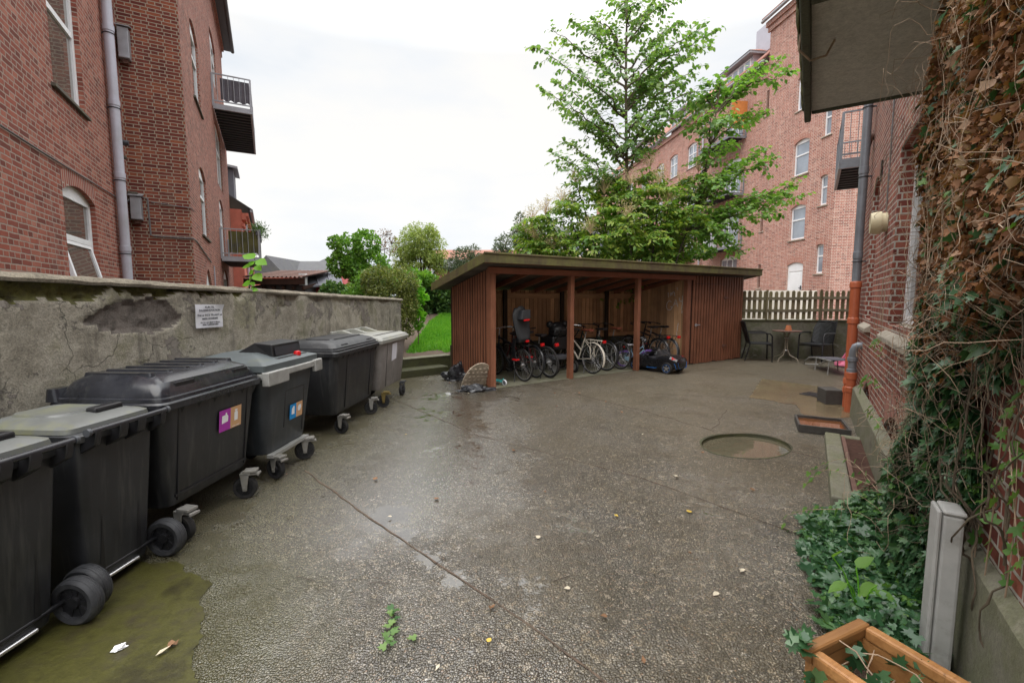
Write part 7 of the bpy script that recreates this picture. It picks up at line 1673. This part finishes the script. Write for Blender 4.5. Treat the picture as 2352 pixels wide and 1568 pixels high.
def bush(name, label, cat, base, clumps, n, size, m, kind='broad', trunk=None, gap=.15, wob=.55, droop=0.0, width=1.0, shell_=(.55, 1.05), seed=0, twigs=10, group=None):
    """clumps: (x, y, z, rx, ry, rz) relative to base; leaves fill each clump unevenly"""
    t_ = thing(name, label, cat, base, 0, group); vol = np.array([c[3] * c[4] * c[5] for c in clumps]) ** .67; share = vol / vol.sum(); P = []; D = []
    for c, f in zip(clumps, share):
        k = 0; want = int(n * f); tries = 0
        while k < want and tries < want * 6:
            tries += 1; d = nrng.normal(0, 1, 3); d /= np.linalg.norm(d); r = nrng.uniform(*shell_)
            p = np.array(c[:3]) + d * np.array(c[3:]) * r
            g = noise.noise(Vector(p * (1.6 / max(c[3], .2))) + Vector((seed, 0, 0))) + .5 * noise.noise(Vector(p * (4.5 / max(c[3], .2))))
            if g < -gap or p[2] < .02: continue
            P.append(p); D.append(d + np.array((0, 0, -droop))); k += 1
    if trunk is not None:
        b = MB(); r = trunk; top = max(c[2] for c in clumps)
        b.tube([(0, 0, -.2), (.03, 0, top * .35), (.0, .02, top * .7)], [r, r * .75, r * .4], 8)
        for c in clumps: b.tube([(0, 0, top * .25), (c[0] * .5, c[1] * .5, top * .25 + (c[2] - top * .25) * .6), c[:3]], [r * .5, r * .35, r * .15], 6)
        for q in range(twigs):
            c = rnd.choice(clumps); d = rv(1).normalized(); e = Vector(c[:3]) + Vector((d.x * c[3], d.y * c[4], abs(d.z) * c[5])) * .95; b.tube([c[:3], Vector(c[:3]).lerp(e, .5) + rv(.04), e], [r * .15, r * .1, .003], 4)
        b.build('trunk', M_bark, t_, ang=60)
    leaves('crown', kind, P, D, D, size, m, t_, wob=wob, width=width); return t_
def pxc(base, x, y, Y, w, h, d=None):      # clump from pixel centre and pixel half sizes
    c = at(x, y, Y) - Vector(base); k = Y / FPX; return (c.x, c.y, c.z, w * k, (d or w) * k, h * k)
def gb(x, Y, z=None): p = at(x, 700, Y); return (p.x, Y, lawn_z(p.x, Y) if z is None else z)
Bs = gb(845, 16.5, .3)
bush('bright_tree', 'small bright green tree over the wall, left of the bare brown one', 'tree', Bs, [pxc(Bs, x, y, 16.5, w, h) for x, y, w, h in ((800, 575, 32, 36), (840, 560, 30, 30), (780, 610, 26, 28), (822, 618, 36, 30), (862, 610, 30, 34), (770, 560, 14, 18), (880, 640, 30, 26), (840, 650, 34, 24))], 6500, .095, L_birch, trunk=.06, gap=.10, droop=.3)
Bs = gb(880, 18.5, .5); t_ = bush('bare_tree', 'thin bare tree with brown seed clusters between the two green trees', 'tree', Bs, [pxc(Bs, x, y, 18.5, w, h) for x, y, w, h in ((862, 548, 18, 16), (885, 540, 18, 14), (900, 560, 16, 18), (875, 575, 22, 18))], 420, .07, L_brownseed, 'small', trunk=.05, twigs=70)
Bs = gb(968, 21.0, .9); bush('willow_tree', 'feathery yellow-green willow standing on the lawn', 'tree', Bs, [pxc(Bs, x, y, 21, w, h) for x, y, w, h in ((965, 545, 42, 32), (930, 575, 30, 34), (1000, 575, 26, 34), (965, 595, 46, 34), (985, 535, 22, 18), (925, 615, 26, 24), (1010, 610, 16, 26))], 12500, .13, L_willow, 'lance', trunk=.09, gap=.12, droop=1.1, width=.75, twigs=60, shell_=(.3, 1.08))
Bs = gb(895, 11.55, .36); bush('box_bush', 'large rounded yellow-green clipped bush past the end of the grey wall', 'bush', Bs, [pxc(Bs, x, y, 11.6, w, h) for x, y, w, h in ((905, 700, 50, 50), (895, 660, 56, 40), (868, 640, 34, 30), (925, 650, 36, 34), (905, 735, 46, 28), (850, 650, 22, 28), (935, 690, 26, 46), (915, 762, 34, 20))], 15000, .046, L_box, 'small', trunk=.05, gap=.22, shell_=(.62, 1.06), width=1.2)
Bs = gb(845, 12.2, .36); bush('wispy_shrub', 'wispy light green shrub behind the wall top', 'bush', Bs, [pxc(Bs, x, y, 12.2, w, h) for x, y, w, h in ((830, 662, 30, 30), (860, 650, 40, 36), (815, 680, 26, 22), (890, 655, 30, 26), (840, 690, 40, 30))], 2600, .085, L_birch, 'lance', trunk=.02, gap=.1, width=1.3, twigs=25)
Bs = gb(765, 14, .2); bush('dark_bush', 'small dark glossy bush by the red garden shed', 'bush', Bs, [pxc(Bs, x, y, 14, w, h) for x, y, w, h in ((765, 665, 26, 18), (748, 675, 16, 14), (788, 672, 20, 16), (765, 690, 34, 16))], 2200, .07, L_hedge, 'broad', trunk=.02)
Bs = gb(958, 12.0, .4); bush('young_shrub', 'leafy light green sapling at the lawn edge beside the clipped bush', 'bush', Bs, [pxc(Bs, x, y, 12.0, w, h) for x, y, w, h in ((955, 700, 14, 26), (962, 730, 12, 20), (950, 660, 12, 20), (968, 680, 9, 14))], 340, .13, L_sapling, 'broad', trunk=.015, gap=.3)
Bs = gb(1000, 20.3, 1.05); bush('ivy_hedge', 'dark ivy hedge across the end of the lawn', 'hedge', Bs, [pxc(Bs, x, y, 20.3, w, h, 24) for x, y, w, h in ((975, 690, 26, 34), (1005, 686, 28, 36), (1035, 690, 28, 34), (1065, 690, 30, 34), (950, 692, 22, 28), (1010, 712, 60, 14), (985, 660, 18, 14))], 6500, .14, L_hedge, 'broad', trunk=.03, gap=.35, shell_=(.7, 1.05))
Bs = gb(945, 19.0, .9); bush('light_bush', 'light green leafy bush under the willow at the hedge end', 'bush', Bs, [pxc(Bs, x, y, 19, w, h) for x, y, w, h in ((950, 640, 30, 22), (980, 640, 24, 16), (930, 655, 22, 18))], 1500, .13, L_birch, 'broad', trunk=.03)
Bs = gb(1065, 19, .8); bush('grey_shrub', 'grey-green shrub with upright shoots behind the shed eave', 'shrub', Bs, [pxc(Bs, x, y, 19, w, h) for x, y, w, h in ((1062, 590, 26, 20), (1085, 580, 20, 16), (1040, 610, 20, 18), (1070, 620, 34, 24))], 3200, .10, L_conif, 'lance', trunk=.04, twigs=40, gap=.15)
Bs = gb(1170, 17.5, .8); bush('dark_evergreen', 'dark blue-green evergreen shrub at the left of the flowering shrub', 'shrub', Bs, [pxc(Bs, x, y, 17.5, w, h) for x, y, w, h in ((1165, 560, 28, 24), (1200, 545, 26, 30), (1195, 510, 12, 22), (1150, 575, 20, 12), (1200, 585, 36, 24), (1240, 575, 36, 24))], 5200, .10, L_conif, 'lance', trunk=.05, twigs=40, gap=.15)
Bs = gb(1620, 15.3, .5); bush('low_bush', 'low leafy bush just over the shed roof in front of the brick block', 'bush', Bs, [pxc(Bs, x, y, 15.3, w, h) for x, y, w, h in ((1420, 575, 50, 20), (1500, 580, 50, 18), (1560, 570, 40, 24), (1610, 580, 30, 14))], 2600, .10, L_tree2, 'broad', trunk=.03, gap=.05)

# sapling growing out of the wall top
r_ = wall_pt(582, 668); sp0 = W0 + wdir * r_[0]
sp_ = thing('wall_sapling', 'small bright green sapling sprouting from the crack in the wall top', 'sapling', (sp0.x + wn_.x * -.02, sp0.y + wn_.y * -.02, wtop(r_[0]) - .10))
o0 = sp_.location.copy(); Yd = o0.y
kx = lambda x, y: at((500 + x / 8.71) * .91875, (560 + y / 8.71) * .91875, Yd) - o0
st_ = [kx(1070, 1450), kx(1090, 1340), kx(1110, 1200), kx(1150, 1080), kx(1185, 980), kx(1185, 880), kx(1200, 800)]
b = MB(); b.tube(st_, [.008, .007, .006, .006, .005, .004, .003], 6)
lv = [((1190, 745), (970, 690)), ((1230, 800), (1490, 890)), ((1150, 890), (945, 930)), ((1200, 920), (1380, 1040)), ((1170, 1010), (1050, 1110)), ((1180, 1090), (1330, 1210)), ((1120, 1140), (1060, 1230)), ((1110, 1280), (955, 1290)), ((1120, 1260), (1190, 1360)), ((1190, 860), (1080, 830)), ((1205, 790), (1260, 850)), ((1100, 1420), (1180, 1370)), ((1130, 1430), (1270, 1430)), ((1080, 1440), (1040, 1400)), ((1150, 1440), (1200, 1480))]
P = []; D = []; S_ = []
for a, e in lv:
    a, e = kx(*a), kx(*e); P.append(a); D.append((e - a).normalized()); S_.append((e - a).length); b.tube([a, min(st_, key=lambda q: (q - a).length)], .003, 4)
b.build('stem', M_twig, sp_); V0 = nrng.bit_generator.state
leaves('leaves', 'broad', P, D, np.tile((.2, -.6, .8), (len(P), 1)), S_, L_sapling, sp_, wob=.12, width=1.25)

# ---------------- ivy on the near wall
iv = thing('ivy_plant', 'thick mass of green and dry brown ivy climbing the right-hand brick wall', 'ivy', (0, 0, 0))
def left_edge(z):
    if z > 2.5: e = 1.05 + .35 * min(1, (z - 2.5) / .8)
    elif z > 1.75: e = .80 + .25 * (z - 1.75) / .75
    elif z > .9: e = .80 + .42 * (1.75 - z) / .85
    else: e = 1.22 + .30 * (.9 - z) / .9
    return e
def right_edge(z):
    if z > 1.85: return -1.2
    if z > 1.5: return -1.2 + (1.85 - z) / .35 * 1.1
    if z > .6: return -.10 + (1.5 - z) * .50
    return .35 + (.6 - z) * .1
def thick(s, z):
    return .05 + .16 * sstep(left_edge(z) + .25, left_edge(z) - .5, s) * sstep(right_edge(z) - .05, right_edge(z) + .55, s) * (1 + .35 * noise.noise(Vector((s * 2.3, z * 2.3, 1)))) - (.06 if z > 2.9 else 0)
Gp, Gd, Gn, Dp, Dd, Dn, Lp_, Ld, Ln = ([] for _ in range(9))
outv = Vector((-nv.y, nv.x, 0)); alv = Vector((nv.x, nv.y, 0))
for i in range(165000):
    s, z = rnd.uniform(-1.2, 2.4), rnd.uniform(.02, 4.6) ** 1.0
    le = left_edge(z) + .16 * noise.noise(Vector((s * .3, z * 3.1, 5))) + .06 * rnd.gauss(0, 1); re = right_edge(z) + .12 * noise.noise(Vector((1, z * 4, 2)))
    if s > le or s < re: continue
    if z > 3.25 and .4 < s < 2.45: continue
    th = thick(s, z); y = th * rnd.uniform(.35, 1.08); p = np_(s, y, z)
    if p.y < .95: continue
    hole = noise.noise(Vector((s * 4.2, z * 4.2, 8)))
    dry = sstep(1.0, 1.95, z + .25 * noise.noise(Vector((s * 3, z * 3, 3)))) * sstep(1.32, .62, s - .28 * max(0, z - 2.2) + .3 * noise.noise(Vector((s * 2, z * 2, 9))))
    bareb = sstep(.75, .2, s) * sstep(1.75, 1.2, z)
    if rnd.random() < bareb * .35: continue
    d = Vector((0, 0, -1)) + outv * rnd.uniform(.1, .7) + alv * rnd.gauss(0, .35); n_ = outv + Vector((0, 0, .5)) + alv * rnd.gauss(0, .3)
    if rnd.random() < dry * .92:
        if hole < -.30: continue
        Dp.append(p); Dd.append(d + rv(.5)); Dn.append(n_ + rv(.6))
    else:
        if hole < -.22 or rnd.random() < .25: continue
        lt = rnd.random() < .12 + .25 * sstep(le - .25, le, s)
        (Lp_ if lt else Gp).append(p); (Ld if lt else Gd).append(d); (Ln if lt else Gn).append(n_)
# ground cover at its foot
for i in range(9000):
    s = rnd.uniform(-.35, 1.95); y = rnd.uniform(.06, .62); w_ = .45 + .14 * noise.noise(Vector((s * 2.2, 3, 1))) + (.10 if .6 < s < 1.6 else 0)
    if y > w_ + .05 * rnd.gauss(0, 1): continue
    if s > 1.8 + .3 * noise.noise(Vector((y * 6, 1, 1))): continue
    if abs(s - .115) < .1 and y < .2: continue
    zz = .03 + .14 * (1 - y / .65) * rnd.uniform(.4, 1.1) + .22 * sstep(.9, 1.6, s) * sstep(.5, .1, y) * rnd.random(); p = np_(s, y, zz)
    q = M_pl.inverted() @ p
    if -.02 < q.x < PW + .02 and -.02 < q.y < PL + .02: continue
    lt = rnd.random() < .2
    (Lp_ if lt else Gp).append(p); (Ld if lt else Gd).append(outv * rnd.uniform(.2, 1) + alv * rnd.gauss(0, .6) + Vector((0, 0, -.25))); (Ln if lt else Gn).append(Vector((0, 0, 1)) + outv * .3 + rv(.25))
for i in range(260):     # thicker tuft round the foot of the cabinet
    s, y = rnd.uniform(-.25, .35), rnd.uniform(.19, .42); z = rnd.uniform(.03, .30) * (1 - .4 * (y - .19) / .23); p = np_(s, y, z); q = M_pl.inverted() @ p
    if -.02 < q.x < PW + .02 and -.02 < q.y < PL + .02: continue
    Gp.append(p); Gd.append(outv * rnd.uniform(.2, 1) + alv * rnd.gauss(-.3, .6) + Vector((0, 0, -.3))); Gn.append(Vector((0, 0, 1)) + outv * .4 - alv * .3)
leaves('green_leaves', 'ivy', Gp, Gd, Gn, .05 * nrng.lognormal(0, .22, len(Gp)), L_ivy, iv, wob=.35); leaves('young_leaves', 'ivy', Lp_, Ld, Ln, .04, L_ivy_lt, iv, wob=.35)
h_ = len(Dp) // 2; leaves('dry_leaves', 'dry', Dp[:h_], Dd[:h_], Dn[:h_], .025 * nrng.lognormal(0, .28, h_), L_dry, iv, wob=.6); leaves('dry_leaves', 'ivy', Dp[h_:], Dd[h_:], Dn[h_:], .024 * nrng.lognormal(0, .28, len(Dp) - h_), L_dry, iv, wob=.75)
b = MB(); b2 = MB()
for i in range(150):
    z = rnd.uniform(.2, 3.7); s = rnd.uniform(right_edge(z), left_edge(z) + .12); y = thick(s, z) * rnd.uniform(.6, 1.25) + .01
    if np_(s, y, z).y < 1.0 or (z > 3.2 and s > .35): continue
    pts = [(s, y, z)]; d = Vector((rnd.gauss(.15, .5), rnd.gauss(.1, .25), rnd.gauss(.2, .7)))
    for k in range(rnd.randint(6, 14)):
        d = (d + rv(.42)).normalized(); q = Vector(pts[-1]) + d * .055; q.y = max(.015, min(q.y, .42)); pts.append(tuple(q))
    P_ = [np_(*q) for q in pts]; b.tube(P_, [rnd.uniform(.0010, .0021) * (1 - .5 * k / len(P_)) for k in range(len(P_))], 5, cap=False)
for i in range(50):      # hair-like runners clinging to the wall past the leaf edge
    z = rnd.uniform(1.6, 3.2); s = left_edge(z) - .1; pts = [(s, .10, z)]; d = Vector((1, -.1, rnd.uniform(-.6, .4)))
    for k in range(rnd.randint(8, 22)): d = (d + rv(.35)).normalized(); d.x = abs(d.x) * .8; q = Vector(pts[-1]) + d * .07; q.y = max(.012, min(q.y, .3)); q.z = min(q.z, 3.2); pts.append(tuple(q))
    b.tube([np_(*q) for q in pts], .0013, 4, cap=False)
for i in range(420):     # matted fine twigs in the bare lower band
    z = rnd.uniform(.45, 1.9); s = rnd.uniform(right_edge(z), .75); y = thick(s, z) * rnd.uniform(.5, 1.1) + .01; pts = [(s, y, z)]; d = Vector((rnd.gauss(0, .5), rnd.gauss(.05, .25), -.5))
    if np_(s, y, z).y < 1.0: continue
    for k in range(rnd.randint(4, 9)): d = (d + rv(.5)).normalized(); q = Vector(pts[-1]) + d * .035; q.y = max(.012, min(q.y, .34)); pts.append(tuple(q))
    b2.tube([np_(*q) for q in pts], .0012, 4, cap=False)
for i in range(700):     # tangle of dry stems over the outer surface
    z = rnd.uniform(.9, 3.6); s = rnd.uniform(right_edge(z), left_edge(z)); y = thick(s, z) * rnd.uniform(.95, 1.2) + .012
    if np_(s, y, z).y < 1.0 or (z > 3.2 and s > .35): continue
    pts = [(s, y, z)]; d = Vector((rnd.gauss(.1, .35), rnd.gauss(.0, .15), rnd.gauss(-.6, .6)))
    for k in range(rnd.randint(6, 14)): d = (d + rv(.24) + Vector((0, 0, -.04))).normalized(); q = Vector(pts[-1]) + d * .035; q.y = max(.02, min(q.y, thick(q.x, q.z) * 1.25 + .02)); pts.append(tuple(q))
    b.tube([np_(*q) for q in pts], rnd.choice((.0006, .0008, .0011)), 4, cap=False)
for i in range(16):      # older woody stems on the wall
    s = rnd.uniform(-.3, .55); z = rnd.uniform(.35, .8); pts = [(s, .03, z)]; d = Vector((.1, 0, 1))
    for k in range(30):
        d = (d + rv(.3) + Vector((0, 0, .1))).normalized(); q = Vector(pts[-1]) + d * .05; q.y = max(.02, min(.12, q.y)); pts.append(tuple(q))
        if q.z > 3: break
    b2.tube([np_(*q) for q in pts], [rnd.uniform(.003, .006) * (1 - .6 * k / len(pts)) for k in range(len(pts))], 6, cap=False)
b.build('dry_vines', M_dryvine, iv, fix=False, ang=60); b2.build('woody_stems', M_bark, iv, fix=False, ang=60)
# thin leafy shoots: on the bare brick, and reaching over the paving
b = MB(); P = []; D = []; N_ = []
def shoot(pts, n, gap=.05, r=.003, lr=True):
    S_ = polyline(pts, n); b.tube(S_, [r * (1 - .6 * i / n) for i in range(n + 1)], 5, cap=False); acc = 0; s = 1
    for i in range(1, n + 1):
        acc += (S_[i] - S_[i - 1]).length
        if acc > gap: acc = 0; s = -s; d = (S_[i] - S_[i - 1]).normalized(); sd_ = d.cross(outv + Vector((0, 0, .6))).normalized(); P.append(S_[i]); D.append(sd_ * s + d * .5 + Vector((0, 0, -.2))); N_.append(outv + Vector((0, 0, .8)))
for pts in ([(-.02, .03, .60), (-.08, .04, .95), (-.10, .04, 1.25), (-.3, .05, 1.42)], [(.05, .02, 1.3), (-.12, .03, 1.18), (-.25, .04, 1.02), (-.33, .03, .8)], [(-.2, .02, .62), (-.25, .03, .9), (-.2, .03, 1.2)], [(.12, .03, .62), (.10, .03, .9), (.16, .04, 1.15)]):
    shoot([np_(*q) for q in pts], 26, .055)
for pts in ([(1.7, .18, .3), (1.95, .34, .42), (2.15, .52, .28), (2.3, .62, .12)], [(1.5, .25, .4), (1.8, .48, .36), (1.95, .62, .16)], [(1.2, .4, .3), (1.4, .6, .16), (1.5, .74, .04)], [(1.5, .22, 1.3), (1.75, .25, 1.38), (2.0, .24, 1.34)], [(1.4, .22, 1.1), (1.7, .3, 1.12), (1.95, .3, 1.0)], [(1.5, .2, .8), (1.9, .25, .86), (2.2, .2, .74)]):
    shoot([np_(*q) for q in pts], 22, .045)
gl = [gnd(2050, 1320, .02), gnd(1990, 1300, .02), gnd(1930, 1270, .02), gnd(1870, 1235, .02), gnd(1800, 1210, .02)]; shoot(gl, 40, .03)
b.build('leafy_vines', M_dryvine, iv, fix=False); leaves('shoot_leaves', 'ivy', P, D, N_, .052, L_ivy_lt, iv, wob=.3)
# ivy trailing through the planter
pi_ = thing('planter_ivy', 'ivy and dry twigs trailing out of the wooden planter', 'ivy', tuple(pb_)); Bp = Vector(pb_)
P = []; D = []
for i in range(420):
    x = rnd.uniform(.04, PW - .03); y = rnd.uniform(.05, PL - .05); e = sstep(.2, .9, y / PL) ; 
    if rnd.random() > .35 + e: continue
    P.append(M_pl @ Vector((x, y, ZP - .15 + rnd.uniform(0, .12) + .14 * e * rnd.random())) - Bp); D.append(rv(1) * .6 + Vector((0, -.3, -.1)))
for i in range(26): u = i / 26; q = M_pl @ Vector((PW + .03 + .02 * rnd.random(), .06 + .05 * rnd.random(), ZP - .02 - .42 * u)) - Bp; P.append(q); D.append(Vector((-.4, -.2, -.8)) + rv(.4))
for i in range(10): P.append(M_pl @ Vector((PW - .06 + .10 * rnd.random(), .08 * rnd.random() - .02, ZP + .02)) - Bp); D.append(rv(.8))
leaves('ivy_leaves', 'ivy', P, D, np.tile((-.3, -.5, 1.0), (len(P), 1)), .06, L_ivy, pi_, wob=.4)
b = MB()
for i in range(26):
    o = M_pl @ Vector((rnd.uniform(.05, PW - .04), rnd.uniform(.1, PL - .1), ZP - .16)) - Bp; d = Vector((rnd.gauss(0, .5), rnd.gauss(0, .5), .9)); pts = [o]
    for k in range(rnd.randint(6, 12)): d = (d + rv(.32) + Vector((0, 0, -.09))).normalized(); pts.append(pts[-1] + d * .045)
    b.tube(pts, [rnd.uniform(.002, .0045) * (1 - .5 * k / len(pts)) for k in range(len(pts))], 5, cap=False)
b.build('dry_twigs', M_dryvine, pi_, fix=False)
wp = gnd(2075, 1300)      # broad-leaved weed in the ivy
wd = thing('dock_weed', 'light green broad-leaved weed in the ivy beside the grey cabinet', 'weed', tuple(np_(.42, .36, .05)))
b = MB(); P = []; D = []
for a, l_ in ((2.4, .26), (1.2, .2), (3.3, .18), (0, .16), (4.6, .2)): e = Vector((math.cos(a) * l_ * .5, math.sin(a) * l_ * .5, l_)); b.tube([(0, 0, 0), e * .6 + Vector((0, 0, .04)), e], .004, 5); P.append(e); D.append(e + Vector((0, 0, -l_ * 1.1)))
b.build('stem', L_sapling, wd); leaves('leaves', 'broad', P, D, np.tile((0, 0, 1.0), (5, 1)), .11, L_birch, wd, wob=.15, width=.95)

# ---------------- litter on the paving
def leaf_at(lab, x, y, size, m, kind='broad', cat='fallen leaf', nm='fallen_leaf', grp=None, ang=None):
    p = gnd(x, y); a = ang if ang is not None else rnd.uniform(0, 6.28)
    o = leaves(nm, kind, [(0, 0, .012)], [(math.cos(a), math.sin(a), .05)], [(0, 0, 1.0)], size, m, None, wob=.08); o.location = (p.x, p.y, .004); return tag(o, lab, cat, grp)
M_yel = plain('yellow_leaf', (.62, .42, .06), .5); M_brl = plain('brown_leaf', (.20, .10, .045), .7); M_pale_l = plain('pale_leaf', (.55, .48, .36), .7)
leaf_at('curled yellow leaf on the wet paving, towards the right', 1577, 1178, .065, M_yel, ang=.2)
leaf_at('brown curled leaf near the middle of the paving', 1185, 1038, .07, M_brl, 'dry')
leaf_at('small pale brown leaf just below centre of the paving', 1233, 1240, .05, M_pale_l)
GL = 'small leaves scattered on the wet paving'
for i, (x, y) in enumerate([(1000, 905), (1240, 930), (1273, 905), (1390, 925), (1280, 935), (1560, 912), (1150, 885), (1200, 900), (1030, 880), (1075, 905), (1500, 870), (1330, 905), (935, 1000), (660, 1090), (1420, 1190), (1310, 1355), (1120, 1480), (1700, 1310), (1650, 1365), (1010, 1530), (1130, 1395), (1480, 1530), (1480, 1000), (1395, 1420), (900, 1190), (1730, 1130), (1610, 1040), (1560, 1100), (1000, 1150), (860, 1105), (1250, 1130), (1350, 1040), (1430, 950), (1590, 1275)]):
    leaf_at('tiny fallen leaf lying on the wet paving', x, y, rnd.uniform(.028, .05), rnd.choice((M_yel, M_brl, M_brl, M_pale_l, M_brl, M_brl)), rnd.choice(('dry', 'lance', 'broad')), grp=GL)
p = gnd(897, 1450); tw = thing('ivy_sprig', 'loose sprig of ivy lying on the paving in the foreground', 'ivy sprig', (p.x, p.y, .008))
q0, q1, q2 = gnd(893, 1495) - p, gnd(897, 1450) - p, gnd(905, 1405) - p; b = MB(); b.tube([q0, q1 + Vector((.01, 0, .01)), q2], .003, 5); b.build('stem', M_twig, tw)
P = []; D = []
for i in range(17): u = i / 16; q = q0.lerp(q2, u); P.append(q + Vector((rnd.gauss(0, .008), 0, .012 + .012 * rnd.random()))); a = rnd.uniform(-.5, .5) + (0 if i % 2 else PI); D.append((math.cos(a), math.sin(a), .1))
leaves('leaves', 'ivy', P, D, np.tile((0, 0, 1.0), (17, 1)), .038, L_hedge, tw, wob=.25)
leaf_at('single green ivy leaf to the right of the loose sprig', 955, 1470, .055, L_hedge, 'ivy', 'ivy leaf', 'ivy_leaf')
p = gnd(275, 1492); o = crumple('paper_tissue', 'crumpled white tissue on the mossy slab by the nearest bins', (p.x, p.y, .006), .026, .018, .02, 2.2, M_stk_white, None, .8, 'tissue')
leaf_at('long thin straw-coloured leaf on the mossy slab', 358, 1512, .09, M_pale_l, 'lance', ang=.9)
leaf_at('reddish leaf scrap beside the tissue on the mossy slab', 385, 1490, .05, M_brl, 'dry')
for i in range(9):
    x, y = ((1150, 1085), (1340, 1180), (1010, 1290), (1290, 1330), (1440, 1260), (700, 1330), (870, 1340), (1690, 1085), (1230, 1560))[i]; p = gnd(x, y); b = MB(); a = rnd.uniform(0, 6.3); d = Vector((math.cos(a), math.sin(a), 0)) * rnd.uniform(.03, .07)
    b.tube([p + Vector((0, 0, .006)) - d, p + Vector((.005, 0, .01)), p + Vector((0, 0, .006)) + d], .0022, 5); tag(b.build('fallen_twig', M_twig), 'short dark twig lying on the wet paving', 'twig', 'short twigs scattered on the paving')
